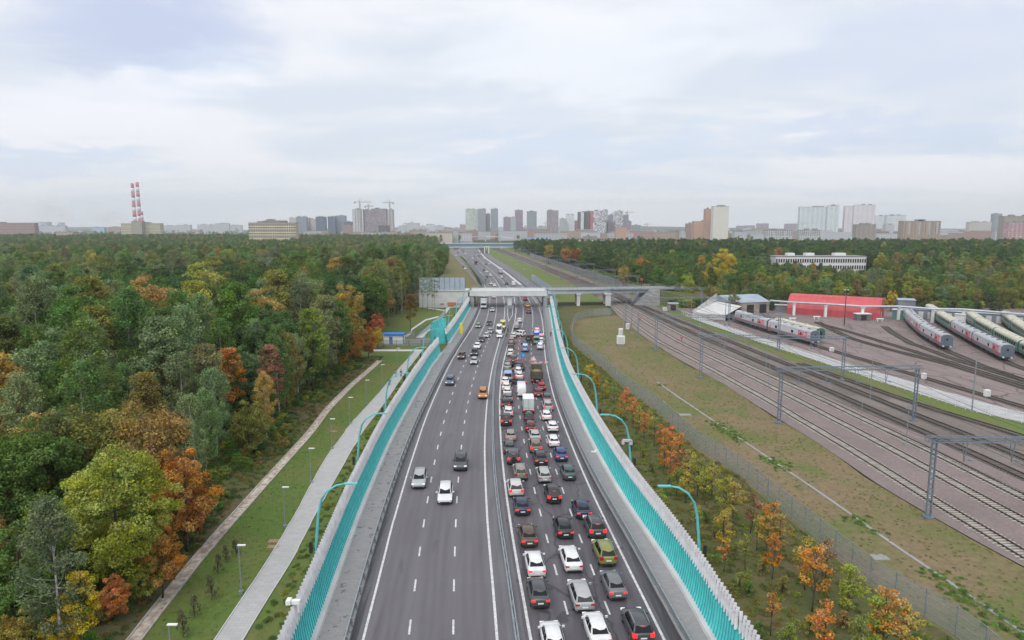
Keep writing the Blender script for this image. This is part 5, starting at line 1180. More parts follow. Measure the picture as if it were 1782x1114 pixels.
# --- single trees one can point to in the photograph: kind, px, py of crown middle, crown height, scale, tint, label
SPECIAL = [
 ('maple_big',205,870,10,1.0,(.33,.37,.06),'bright yellow green maple low in the left forest, above the small orange maple'),
 ('maple',195,1006,4.2,.40,(.64,.27,.09),'small orange red maple near the drain in the bottom left corner'),
 ('aspen',398,625,13,1.0,'orange','tall orange aspen standing out of the green trees beside the lawn'),
 ('aspen',140,1062,5,.55,'yellow','slim yellow tree in the bottom left corner'),
 ('maple',30,1100,4,.5,'mustard','mustard coloured bush like tree at the very bottom left corner'),
 ('maple',95,1098,3.5,.45,'yellow','yellow low tree along the bottom edge near the left corner'),
 ('birch',90,985,9,.72,(.150,.190,.095),'pale trunked grey green birch in the bottom left corner'),
 ('broad',260,735,13,.9,'brown','large brownish gold tree above the yellow green maple'),
 ('broad',150,740,13,.9,'olive','broad olive gold tree left of the brownish gold one'),
 ('broad',20,715,12,.7,'orange','orange tree at the left photo edge'),
 ('maple',315,820,9,1.0,'orange','orange tree with bare trunks showing at the forest edge'),
 ('maple',275,935,6,.62,'orange','rusty orange tree at the forest edge below the bare trunks'),
 ('maple',334,860,5,.42,'red','small bright orange bush beside thin trunks at the forest edge'),
 ('maple',248,945,6,.45,'ygreen','small lime tree between two orange ones at the forest edge'),
 ('aspen',470,650,10,1.0,'wine','dull red tree with dark bare trunks at the lawn side'),
 ('maple',432,720,7,.8,'olive','olive tree at the forest edge below the dull red one'),
 ('broad3',290,650,12,.75,'mustard','golden crown behind the brownish gold tree'),
 ('broad3',325,505,17,.95,'mustard','pale golden crown in the middle of the left forest'),
 ('birch2',525,545,14,1.05,(.16,.19,.10),'pale green weeping birch near the lawn in the middle of the forest edge'),
 ('birch2',200,560,14,1.1,'grey','big grey green birch with visible pale branches left of the centre of the forest'),
 ('broad2',130,540,15,.95,'dgreen','very dark green crown near the left edge between two birches'),
 ('broad2',590,535,12,.8,'green','deep green leafy tree right of the pale birch'),
 ('maple',655,565,5,.75,'red','flame red maple beside the blue and white kiosk'),
 ('maple',657,583,4,.55,'yellow','yellow maple touching the kiosk'),
 ('maple',640,592,5,.75,'orange','orange maple left of the kiosk'),
 ('maple',615,600,5,.8,'orange','reddish orange maple second from the kiosk along the forest edge'),
 ('maple',592,618,4,.55,'orange','low orange maple at the forest edge, third from the kiosk'),
 ('aspen',714,525,11,.9,(.20,.13,.03),'tall ochre tree alone between kiosk and glass panels'),
 ('birch2',612,520,13,.95,'grey','slender birch with long white trunk beside the orange maples'),
 ('broad',0,850,9,.9,'green','bright green tree on the left photo edge, lower half'),
 ('broad',70,860,8,.9,'green','round green tree left of the yellow green maple'),
 ('maple',40,990,6,.9,'green','dark leafy green tree at the left edge below the round green one'),
 ('maple',130,960,5,.6,'dgreen','small dark tree between the birch and the yellow green maple'),
 ('broad2',1258,466,13.5,1.22,'yellow','large golden yellow tree with green lower half right of the railway'),
 ('broad2',1278,478,9,.6,'yellow','smaller golden crown on the right flank of the large golden tree'),
 ('broad',1226,482,9,.75,'yellow','low yellow crown on the left flank of the large golden tree'),
 ('maple',1552,514,6.5,.75,'yellow','small bright yellow tree beside the red hangar'),
 ('broad',1118,474,8,1.0,'orange','large orange tree behind the end of the viaduct'),
 ('broad',1085,480,8,.8,'mustard','yellowish tree left of the large orange one'),
 ('broad',1140,470,8,.7,'orange','reddish tree just right of the large orange one'),
 ('broad',1182,480,8,.7,'mustard','yellow tree between the orange tree and the golden tree'),
 ('broad',1755,492,8,.8,(.30,.13,.05),'rusty tree near the right photo edge'),
 ('broad',985,447,9,1.0,'orange','orange tree on the far side of the railway, left one of two'),
 ('broad',1003,449,9,1.0,(.34,.12,.05),'orange tree on the far side of the railway, right one of two'),
 ('broad',955,443,9,1.1,'mustard','yellowish tree on the far side of the railway nearest to the footbridge'),
]
taken = []
for kd, px, py, cz, sc, ti, lab in SPECIAL:
    x, y = crown_at(px, py, cz); plant(kd, x, y, sc, ti, lab); taken.append((x, y, 2.6*sc))
# thin bare birches beside the glass panels and the lawn edge
ORD = ['leftmost', 'second', 'third', 'fourth', 'fifth', 'sixth', 'seventh', 'eighth', 'ninth', 'tenth', 'eleventh', 'twelfth', 'rightmost']
for i, (px, py) in enumerate(((655,545),(668,548),(677,566),(690,545),(699,552),(735,540),(744,543),(752,540),(640,548),(630,560),(585,640),(567,655),(600,610),(757,541),(683,540))):
    x, y = G(px, py); plant('thin', x, y, .85+.2*random.random(), 'grey', 'thin white trunked bare birch, %s of the row left of the glass panels' % ORD[sorted([655,668,677,690,699,735,744,752,640,648,630,757,683]).index(px)] if px > 625 else 'thin white trunked birch at the lawn edge, %s of three' % {585: 'middle', 567: 'left', 600: 'right'}[px], group='thin bare birches'); taken.append((x, y, 1.5))
def free(x, y, m=0):
    return all((x-a)**2+(y-b)**2 > (c+m)**2 for a, b, c in taken)
def left_edge(y):
    if y < 172: return DRN(y)-7.2-1.5*math.sin(y*.23)
    if y < 300: return (-52 if y < 204 else -46)+2*math.sin(y*.07)
    if y < 800: return GL(y)-32+(y-300)*.026+2*math.sin(y*.05)
    return GL(y)-26-(y-800)*.02
CLEAR = [(AT(473, 417, 1150)[0], 1150, 62), (AT(612, 430, 880)[0], 880, 42), (AT(1425, 470, 480)[0], 480, 34), (AT(1032, 420, 900)[0], 900, 40), (AT(938, 420, 1000)[0], 1000, 30)]
def clear(x, y): return all((x-a)**2+(y-b)**2 > c*c for a, b, c in CLEAR)
spots = []
rr = random.Random(5)
y = 26.0
while y < 1420:
    st = 5.9+min(y, 500)*.0052; x = left_edge(y)
    while x > -.80*y-34:
        jx, jy = x+rr.uniform(-.35, .35)*st, y+rr.uniform(-.35, .35)*st
        if jx > -1200 and free(jx, jy) and clear(jx, jy): spots.append((jx, jy, 'L'))
        x -= st
    y += st*.9
y = 262.0
while y < 900:
    st = 6.0+min(y, 500)*.004; x0 = BR(y)+14+4*math.sin(y*.06)
    if y < 300: x0 = max(x0, 88)
    x = x0
    while x < .80*y+40:
        jx, jy = x+rr.uniform(-.35, .35)*st, y+rr.uniform(-.35, .35)*st
        front = 282+7*math.sin(jx*.05) if jx > 95 else 262
        if jy > front and free(jx, jy) and clear(jx, jy): spots.append((jx, jy, 'R'))
        x += st
    y += st*.9
# woodland strips farther off
for (px0, px1, D0, D1) in ((515, 800, 1420, 1500), (900, 1782, 900, 960), (0, 430, 1420, 1560)):
    D = D0
    while D < D1:
        x = AT(px0, 410, D)[0]
        while x < AT(px1, 410, D)[0]:
            if clear(x, D): spots.append((x+rr.uniform(-3, 3), D+rr.uniform(-3, 3), 'F'))
            x += 8
        D += 8
def pick(x, y, side, q):
    """kind and tint of an ordinary forest tree; slow variation gives groves"""
    g = math.sin(x*.031+1.3)+math.sin(y*.027+x*.011)+rr.uniform(-1, 1)
    if side == 'L' and y < 75:
        return ('broad' if q < .45 else 'broad2' if q < .7 else 'broad3' if q < .85 else 'birch'), rr.choice(['olive', 'olive', 'brown', 'green', 'mustard', 'green', 'green'])
    if side == 'L' and y < 420:
        kd = 'birch' if g > .9 else 'birch2' if g > .3 else 'broad3' if g > -.4 else 'broad2' if g > -1.1 else 'broad'
        ti = {'birch': ['grey', 'grey', 'green'], 'birch2': ['grey', 'green', 'grey'], 'broad3': ['green', 'olive', 'grey'], 'broad2': ['green', 'dgreen', 'grey', 'green'], 'broad': ['dgreen', 'green', 'green']}[kd]
        t = rr.choice(ti); 
        if q > .965: t = 'mustard'
        return kd, t
    kd = rr.choice(['broad', 'broad2', 'broad3', 'birch2', 'broad2']); t = 'green' if g < -.2 else rr.choice(['dgreen', 'green', 'olive', 'grey'])
    if side == 'R' and y > 430: t = rr.choice(['dgreen', 'dgreen', 'green'])
    if side == 'R' and y < 330: t = rr.choice(['green', 'olive', 'olive', 'green', 'ygreen', 'grey'])
    if q > .97: t = rr.choice(['brown', 'mustard'])
    return kd, t
def size_of(x, y, side):
    if side == 'L':
        d = left_edge(y)-x; return (.64 if y < 60 else .84 if y < 85 else .98)*(.74+.42*rr.random())*(1.0 if d > 9 else .8 if y < 178 else 1.0)*(1.12 if 110 < y < 330 and d < 45 else 1)*(1.05 if y > 150 else 1)*(1 if y < 330 else .86 if y < 520 else .68 if y < 1200 else .8)
    if side == 'R':
        f = .52 if y < 300 else .66 if y < 380 else .84
        px_ = 891+x/y*1188
        if 1325 < px_ < 1450 and 330 < y < 480: f = .54
        if 1450 < px_ < 1530 and 330 < y < 480: f = .40
        if 1205 < px_ < 1305 and y < 325: f = .42
        return f*(.85+.3*rr.random())
    return .75*(.85+.3*rr.random())
full = []
for x, y, sd_ in spots:
    q = rr.random(); kd, ti = pick(x, y, sd_, q); sc = size_of(x, y, sd_)
    full.append((x, y, sd_, kd, ti, sc))
vis = [t for t in full if in_view(t[0], t[1], 12*t[5], 70) or in_view(t[0], t[1], 17*t[5], 40)]
def dist(t): return math.hypot(t[0], t[1], 20)
vis.sort(key=dist); nearL = [t for t in vis if t[2] == 'L'][:200]; nearR = [t for t in vis if t[2] == 'R'][:40]
ind = nearL+nearR; indset = set(map(id, ind))
KW = {'broad': 'round crowned', 'broad2': 'broad crowned', 'broad3': 'tall crowned', 'birch': 'birch', 'birch2': 'weeping birch'}
for t in ind:
    x, y, sd_, kd, ti, sc = t; zone = ('near part' if y < 70 else 'middle part' if y < 130 else 'far part') if sd_ == 'L' else ''
    kw = KW[kd]+('' if 'birch' in kd else ' tree'); p_ = PIX(x, y, 10*sc)
    if sd_ == 'L': zone += ' next to the lawn' if left_edge(y)-x < 9 else ' at the left photo edge' if p_[0] < 230 else ''
    else: zone += 'behind the red hangar' if 1360 < p_[0] < 1560 else 'behind the green trains' if p_[0] > 1560 else 'near the viaduct end'
    plant(kd, x, y, sc, tuple(v*rr.uniform(.85, 1.2) for v in TINT[ti]), '%s %s in the %s %s' % (KN[ti], kw, "left forest's" if sd_ == 'L' else 'right hand woods', zone), group='trees of the left forest' if sd_ == 'L' else 'trees of the right hand woods')
rest = [t for t in full if id(t) not in indset]
def low_z(t):
    if t[3] not in ('tuft', 'bush') or t[1] > 176 or t[0] > PL(t[1]): return -.1 if t[3] != 'tuft' else 0.0
    d = DRN(t[1])-t[0]; return float(np.interp(d, (.7, 6, 13), (.03, .85, .08)))
def woodland(name, rows):
    kinds = sorted({t[3] for t in rows}); me = bpy.data.meshes.new(name); n = len(rows)
    me.vertices.add(n); me.vertices.foreach_set('co', np.array([(t[0], t[1], low_z(t)) for t in rows], np.float32).ravel())
    a = me.attributes.new('tint', 'FLOAT_COLOR', 'POINT'); a.data.foreach_set('color', np.array([(*[v*rr.uniform(.82, 1.25) for v in (TINT[t[4]] if isinstance(t[4], str) else t[4])], 1) for t in rows], np.float32).ravel())
    b = me.attributes.new('kind_index', 'INT', 'POINT'); b.data.foreach_set('value', np.array([kinds.index(t[3]) for t in rows], np.int32))
    c = me.attributes.new('size', 'FLOAT', 'POINT'); c.data.foreach_set('value', np.array([t[5] for t in rows], np.float32))
    o = tag(link(name, me), kind='stuff'); g = bpy.data.node_groups.new(name, 'GeometryNodeTree')
    g.interface.new_socket('Geometry', in_out='INPUT', socket_type='NodeSocketGeometry'); g.interface.new_socket('Geometry', in_out='OUTPUT', socket_type='NodeSocketGeometry')
    N, Lk = g.nodes, g.links.new; gi, go = N.new('NodeGroupInput'), N.new('NodeGroupOutput'); jn = N.new('GeometryNodeJoinGeometry')
    def attr(nm, ty): q = N.new('GeometryNodeInputNamedAttribute'); q.data_type = ty; q.inputs['Name'].default_value = nm; return q.outputs['Attribute']
    rv = N.new('FunctionNodeRandomValue'); rv.data_type = 'FLOAT'; rv.inputs[3].default_value = 6.28; cx = N.new('ShaderNodeCombineXYZ'); Lk(rv.outputs[1], cx.inputs[2])
    for i, kd in enumerate(kinds):
        jj = N.new('GeometryNodeJoinGeometry')
        for ch in TP[kd].children:
            oi = N.new('GeometryNodeObjectInfo'); oi.transform_space = 'ORIGINAL'; oi.inputs['Object'].default_value = ch; oi.inputs['As Instance'].default_value = False; Lk(oi.outputs['Geometry'], jj.inputs[0])
        g2 = N.new('GeometryNodeGeometryToInstance'); Lk(jj.outputs[0], g2.inputs[0])
        cm = N.new('FunctionNodeCompare'); cm.data_type = 'INT'; cm.operation = 'EQUAL'; Lk(attr('kind_index', 'INT'), cm.inputs[2]); cm.inputs[3].default_value = i
        ip = N.new('GeometryNodeInstanceOnPoints'); Lk(gi.outputs[0], ip.inputs['Points']); Lk(g2.outputs[0], ip.inputs['Instance']); Lk(cm.outputs[0], ip.inputs['Selection']); Lk(cx.outputs[0], ip.inputs['Rotation']); Lk(attr('size', 'FLOAT'), ip.inputs['Scale']); Lk(ip.outputs[0], jn.inputs[0])
    Lk(jn.outputs[0], go.inputs[0]); md = o.modifiers.new('scatter', 'NODES'); md.node_group = g
    me.materials.append(LEAF); return o
tag(woodland('woodland', rest), 'dense autumn woodland stretching to the city on both sides', 'woodland')
print('TREES', len(full), len(ind), len(rest))
# undergrowth at the forest edge and rough weeds between barrier and fence
plant('bush', left_edge(70)+3.5, 70, .8, 'olive', 'low olive bush at the forest edge above the drain', 'bush')
und = []
for i in range(1300):
    y = rr.uniform(28, 175); x = left_edge(y)+rr.uniform(-12, 4)
    und.append((x, y, '', 'bush', rr.choice(['green', 'olive', 'green', 'green', 'ygreen']), rr.uniform(.14, .5)))
for i in range(700):
    y = rr.uniform(262, 500); x = BR(y)+rr.uniform(7, 22); x = x if y > 285 else rr.uniform(88, 240); yy_ = y if y > 285 else rr.uniform(276, 286)
    und.append((x, yy_, '', 'bush', rr.choice(['green', 'olive', 'ygreen', 'dgreen', 'green']), rr.uniform(.6, 1.3)))
tag(woodland('undergrowth', und), 'low bushes and saplings along the forest edges', 'undergrowth')
# ============================================================ city on the horizon
def facade(name, wall, win, cw=3.2, chh=3.0, fw=.5, fh=.5, wall2=None, patt=0.0, bands=None, stripe=None, stripec=None):
    """walls with rows of openings laid out in metres on the building itself"""
    up_ = lambda c, k: tuple(min(.85, x*k) for x in c) if c else c
    wall, wall2, stripec = up_(wall, 1.12), up_(wall2, 1.12), up_(stripec, 1.12)
    m = bpy.data.materials.new(name); m.use_nodes = True; t = NT(m.node_tree); b = t.n['Principled BSDF']
    o = t.new('ShaderNodeTexCoord').outputs['Object']; s = t.new('ShaderNodeSeparateXYZ', Vector=o)
    g = t.new('ShaderNodeNewGeometry'); vt = t.new('ShaderNodeVectorTransform', dict(vector_type='NORMAL', convert_from='WORLD', convert_to='OBJECT')); t.l.new(g.outputs['Normal'], vt.inputs[0])
    sn = t.new('ShaderNodeSeparateXYZ', Vector=vt.outputs[0]); isx = t.math('GREATER_THAN', t.math('ABSOLUTE', sn.outputs[0]), .7)
    u = t.math('ADD', t.math('MULTIPLY', s.outputs[0], t.math('SUBTRACT', 1.0, isx)), t.math('MULTIPLY', s.outputs[1], isx))
    uu = t.math('ADD', t.math('DIVIDE', u, cw), 500.0); vv = t.math('ADD', t.math('DIVIDE', s.outputs[2], chh), .25)
    iu, iv = t.math('FLOOR', uu), t.math('FLOOR', vv); fu, fv = t.math('FRACT', uu), t.math('FRACT', vv)
    du = t.math('LESS_THAN', t.math('ABSOLUTE', t.math('SUBTRACT', fu, .5)), fw/2); dv = t.math('LESS_THAN', t.math('ABSOLUTE', t.math('SUBTRACT', fv, .5)), fh/2)
    cell = t.new('ShaderNodeCombineXYZ', X=iu, Y=iv, Z=isx).outputs[0]; wn = t.new('ShaderNodeTexWhiteNoise', dict(noise_dimensions='3D'), Vector=cell).outputs[0]
    up = t.math('LESS_THAN', t.math('ABSOLUTE', sn.outputs[2]), .5)
    isw = t.math('MULTIPLY', t.math('MULTIPLY', du, dv), up)
    base = (*wall, 1)
    if patt: base = t.mix(t.math('LESS_THAN', wn, patt), wall, wall2)
    if stripe:
        k = t.math('LESS_THAN', t.math('FRACT', t.math('ADD', t.math('DIVIDE', u, stripe), .1)), .42); base = t.mix(k, base if not isinstance(base, tuple) else wall, stripec)
    wc = t.mix(t.math('MULTIPLY', wn, .5), win, tuple(min(.5, x*1.5+.03) for x in win))
    t.set(b, 'Base Color', t.mix(isw, base if not isinstance(base, tuple) else wall, wc)); b.inputs['Roughness'].default_value = .75
    return m
GL_ = (.06, .075, .10)
FM = dict(
 yellow=facade('yellow_panel', (.54, .48, .34), GL_, 3.4, 3.4, .55, .5), redbrick=facade('red_brick', (.20, .10, .10), (.35, .30, .32), 4, 3.6, .8, .28), pale=facade('pale_panel', (.42, .43, .46), (.2, .23, .28), 4, 3.2, .5, .45),
 greyblue=facade('grey_blue_tower', (.19, .22, .28), (.09, .11, .15), 3.6, 3.1, .5, .6, (.26, .28, .33), .35), darkblue=facade('dark_blue_tower', (.08, .11, .17), (.05, .07, .10), 3.6, 3.1, .5, .6, (.12, .15, .2), .3), cream=facade('cream_tower', (.45, .42, .38), (.15, .17, .2), 4, 3.1, .4, .5),
 stripe=facade('striped_light_tower', (.52, .52, .54), (.20, .21, .25), 3.4, 3.1, .42, .72, stripe=8.5, stripec=(.30, .28, .31)), brownpink=facade('brown_pink_tower', (.23, .19, .22), (.10, .10, .13), 3.0, 3.1, .45, .6, (.36, .32, .35), .3),
 greenwhite=facade('green_white_tower', (.50, .52, .44), (.14, .22, .24), 3.8, 3.1, .5, .62, (.32, .38, .36), .35), blueorange=facade('blue_orange_tower', (.20, .26, .33), (.11, .13, .17), 3.4, 3.1, .45, .55, (.36, .26, .22), .35),
 slate=facade('slate_tower', (.20, .23, .27), (.12, .14, .17), 3.2, 3.1, .5, .55, (.27, .3, .33), .4), purple=facade('purple_tower', (.22, .16, .23), (.13, .12, .17), 3.2, 3.1, .5, .55, (.30, .24, .28), .3), palegreen=facade('pale_green_tower', (.33, .38, .38), (.18, .22, .24), 3.4, 3.1, .5, .55),
 white=facade('white_tower', (.60, .62, .64), (.26, .32, .37), 3.6, 3.1, .5, .62, (.48, .52, .54), .3), pattern=facade('black_white_tower', (.62, .62, .64), (.10, .11, .14), 3.0, 3.1, .5, .6, (.10, .11, .14), .42), darkbrown=facade('dark_brown_tower', (.10, .09, .10), (.05, .05, .06), 3.2, 3.1, .5, .6, (.17, .14, .14), .3),
 crimson=facade('crimson_side', (.40, .10, .13), (.25, .08, .10), 3.2, 3.1, .5, .5), orangebrick=facade('orange_brick', (.40, .24, .18), (.36, .30, .26), 3.5, 3.0, .4, .4), creamslab=facade('cream_slab', (.50, .47, .41), (.62, .60, .54), 3.2, 3.0, .94, .93), brick=facade('tan_brick', (.33, .25, .20), (.13, .12, .12), 4.2, 3.0, .35, .45),
 pink=facade('pink_block', (.45, .25, .27), (.2, .2, .24), 3.4, 3.0, .5, .5, (.55, .48, .42), .15), greybrick=facade('grey_brick', (.27, .24, .22), (.16, .15, .15), 4, 3, .3, .4), lowwhite=facade('low_white_block', (.44, .45, .47), (.14, .15, .18), 3.4, 3.0, .55, .5), lowred=facade('low_red_block', (.30, .20, .18), (.15, .13, .13), 3.6, 3.2, .4, .45), bluewhite=facade('blue_white_block', (.50, .53, .56), (.14, .17, .2), 3.6, 3.4, .4, .5))
ROOFM = mat('flat_roof', (.20, .20, .21), .9); M['plant_room'] = mat('roof_plant_room', (.25, .24, .24), .8)
def building(x0, x1, yt, D, m, label, dep=18, rot=0.0, plant=True, cat='building', grp=None, name='apartment_building', roofm=None, ledges=0, hill=0.0, wins=None):
    A, B = AT(x0, yt, D), AT(x1, yt, D); w = B[0]-A[0]; h = A[2]; cx = (A[0]+B[0])/2
    if rot: w = w/(abs(math.cos(rot))+dep/w*abs(math.sin(rot))) if w > dep else w
    r = thing(name, (cx, D+dep/2, 0), label, cat, grp, rot)
    g = MB(); g.box((0, 0, h/2), (w, dep, h)); g.build('wall', FM[m] if isinstance(m, str) else m, r)
    g = MB(); g.box((0, 0, h+.25), (w+.5, dep+.5, .5)); 
    rf = g.build('roof', roofm or ROOFM, r)
    if plant and w > 12:
        rd = random.Random(int(x0*7+yt)); g = MB()
        for k in range(1+int(w > 30)+int(w > 60)): u = rd.uniform(-.3, .3)*w; g.box((u, 0, h+1.6), (min(w*.22, 9), dep*.4, 2.7))
        g.build('plant_room', M['plant_room'], rf)
        g = MB(); g.tube([(rd.uniform(-.3, .3)*w, 0, h+2), (rd.uniform(-.3, .3)*w, 0, h+6)], .15, 5); g.build('aerial', M['steel'], rf)
    if ledges:
        for k in range(1, ledges): g = MB(); g.box((0, 0, h*k/ledges), (w+.3, dep+.3, .35)); g.build('ledge', M['concrete_light'], r)
    if wins:   # real window openings: columns, rows, width, height, z0
        nc, nr, ww, wh, z0 = wins; me = MB(); me.box((0, 0, 0), (ww, .3, wh)); wm = me.mesh('window', M['glass'])
        fr = MB(); fr.box((0, .06, 0), (ww+.35, .22, wh+.35)); fm = fr.mesh('window_frame', M['white'])
        k = 0
        for j in range(nr):
            for i in range(nc):
                if k >= 100: break
                p = (-w/2+w*(i+.5)/nc, -dep/2-.05, z0+(h-z0)*(j+.35)/nr+.3); q = link('window_frame', fm, r); q.location = p; q2 = link('pane', wm, q); k += 1
    return r
def tower_block(x0, x1, yt, D, m, label, **k): return building(x0, x1, yt, D, m, label, name='tower_block', **k)
B_ = building; T_ = tower_block
B_(-25, 59, 388, 1900, 'redbrick', 'long dark red building with pale window bands at the left photo edge', ledges=6)
B_(60, 113, 393, 3000, 'pale', 'low pale building in front of the cooling towers'); B_(97, 128, 404.5, 1330, mat('beige_roof_wall', (.40, .34, .27), .8), 'beige gabled house peeping out of the left forest', plant=False, name='house')
B_(160, 181, 396, 3000, mat('blue_hall', (.30, .42, .52), .6), 'low blue hall left of the striped chimneys'); B_(188, 209, 395, 3000, 'lowred', 'low brownish block left of the yellow office')
B_(210, 278, 389, 1690, 'yellow', 'long yellow office block below the striped chimneys', wins=(17, 5, 2.2, 2.0, 12)); B_(228, 246, 385.5, 1675, mat('stair_grey', (.30, .28, .25), .8), 'grey stair shaft block in the middle of the yellow office', name='stair_tower', plant=False)
for a, b, t, D, l in ((281, 306, 393, 3500, 'pale distant apartment row beginning right of the yellow office'), (306, 331, 391.5, 3500, 'pale distant apartment row, second from the yellow office'), (343, 374, 391, 3400, 'pale distant block, third from the yellow office'), (374, 398, 389, 3300, 'taller pale distant block in the middle between both yellow buildings'), (398, 420, 392, 3500, 'pale distant block just left of the larger yellow building')): B_(a, b, t, D, 'pale', l, grp='pale distant apartment rows')
B_(432, 514, 388, 1150, 'yellow', 'large yellow building with five window rows rising from the left forest', wins=(20, 5, 2.3, 2.2, 14), dep=16); B_(458, 497, 384.5, 1155, mat('roof_storey', (.20, .17, .17), .8), 'dark roof storey with aerials on the large yellow building', name='roof_storey', dep=10)
T_(503, 516, 379.5, 2500, 'cream', 'cream tower just behind the large yellow building'); T_(515, 533, 377.5, 2400, 'greyblue', 'grey blue tower beside the cream one'); T_(533, 540, 380, 2450, 'brownpink', 'narrow brownish tower between the grey blue and the pale one'); T_(539, 549, 381, 2450, 'cream', 'pale slim tower left of the dark blue one'); T_(549, 566, 377.5, 2400, 'darkblue', 'dark blue tower, left one of two')
T_(570, 583, 377, 2350, 'darkblue', 'dark blue tower, right one of two'); T_(583, 601, 375.5, 2380, 'greyblue', 'grey blue tower with lighter top left of the crane topped complex'); T_(598, 612, 386, 2300, 'darkblue', 'low dark blue tower next to the crane topped complex'); B_(597, 614, 392, 2100, 'lowred', 'low red brick block in front of the dark blue towers')
T_(613, 632, 364.5, 2000, 'stripe', 'light vertically striped tower at the left end of the crane topped complex'); T_(631, 647, 365.5, 2004, 'brownpink', 'brownish middle tower of the crane topped complex'); T_(646, 672, 363.5, 1996, 'brownpink', 'wide pinkish brown tower of the crane topped complex'); T_(671, 684, 365, 2001, 'stripe', 'light striped tower at the right end of the crane topped complex'); B_(658, 676, 392.5, 1800, 'darkbrown', 'low dark block at the foot of the crane topped complex')
def crane(px, ytop, D, label, l0=-11, l1=11, base=25):
    b = AT(px, ytop, D); r = thing('tower_crane', (b[0], D, 0), label, 'crane', 'construction cranes on the skyline'); h = b[2]; k = D/1188
    g = MB(); lattice(g, (0, 0, base), (0, 0, h), 2.4, 14, .9); g.build('mast', mat('crane_mast', (.42, .38, .34), .6), r)
    g = MB(); lattice(g, (l0*k, 0, h-3), (l1*k, 0, h-3), 1.6, 16, .6); g.build('jib', mat('crane_jib', (.48, .42, .36), .6), r)
    g = MB(); e = l0 if abs(l0) < abs(l1) else l1; g.box((e*k*.9, 0, h-5), (4, 2.5, 4)); g.build('counterweight', M['concrete'], r); g = MB(); g.box((1.5, -1.5, h-5), (2.5, 2.5, 3)); g.build('cab', M['white'], r)
    g = MB(); g.bar((0, 0, h+5), (l0*k*.8, 0, h-2), .35); g.bar((0, 0, h+5), (l1*k*.8, 0, h-2), .35); g.bar((0, 0, h-3), (0, 0, h+5), .9); g.build('tie_bar', M['steel'], r)
crane(626, 350, 2000, 'tower crane above the left end of the crane topped complex', -10, 20); crane(641, 357, 2010, 'lowest tower crane above the crane topped complex', -6, 9); crane(678, 351, 2000, 'tower crane above the right end of the crane topped complex', -12, 7)
crane(1067, 370.5, 2300, 'small crane right of the patterned black and white tower', -3, 5); crane(1092, 368, 2300, 'crane above the dark towers right of the centre', -3, 12); crane(1126, 389, 3200, 'lone far crane over the hazy low city', -4, 7); crane(949, 388, 3000, 'tiny far crane left of the grey brown tower', -4, 4); crane(706, 388, 3000, 'tiny far crane left of the spire building', -4, 5)
for a, b, t, D, m, l in ((625, 662, 405, 1600, 'lowwhite', 'long low building with a pale roof behind the left wood'), (664, 676, 404, 1500, mat('blue_glass_hall', (.25, .33, .42), .4), 'blue glass hall right of the pale roofed building'), (676, 692, 404, 1500, 'orangebrick', 'orange brick block above the left forest end'), (692, 712, 406, 1500, 'lowred', 'dull red brick block beside the orange one'), (712, 740, 401, 1700, 'lowred', 'long red brick works with roof boxes'),
   (693, 706, 393, 3000, 'pale', 'pale far block left of the spire building'), (707, 730, 388.5, 2900, 'pale', 'pale building carrying a thin spire'), (731, 741, 393.5, 3100, 'pale', 'low pale far block right of the spire building'), (741, 757, 391, 2800, 'bluewhite', 'pale curved roof building in the distance'), (757, 772, 393, 2900, 'pale', 'pale far block right of the curved roof building'), (772, 785, 396, 2600, 'lowred', 'far brownish block before the green domed building'),
   (785, 799, 397, 2500, 'palegreen', 'green topped far building left of the green white tower'), (740, 787, 406, 1250, mat('band_facade', (.50, .44, .36), .7), 'banded beige building at the left end of the footbridge'), (788, 797, 402, 1270, 'palegreen', 'small grey green block next to the banded beige building'), (798, 821, 406.5, 1500, 'lowwhite', 'plain white box building beside the road end'), (800, 810, 391, 2900, 'lowred', 'narrow far block before the green white tower')):
    B_(a, b, t, D, m, l, ledges=5 if a == 740 else 0, dep=14)
g = MB(); q = AT(717, 381, 2900); g.tube([(0, 0, q[2]-25), (0, 0, q[2])], [1.6, .4], 6); o = g.build('spire', M['steel']); o.location = (q[0], 2905, 0); tag(o, 'thin spire on the pale far building', 'spire')
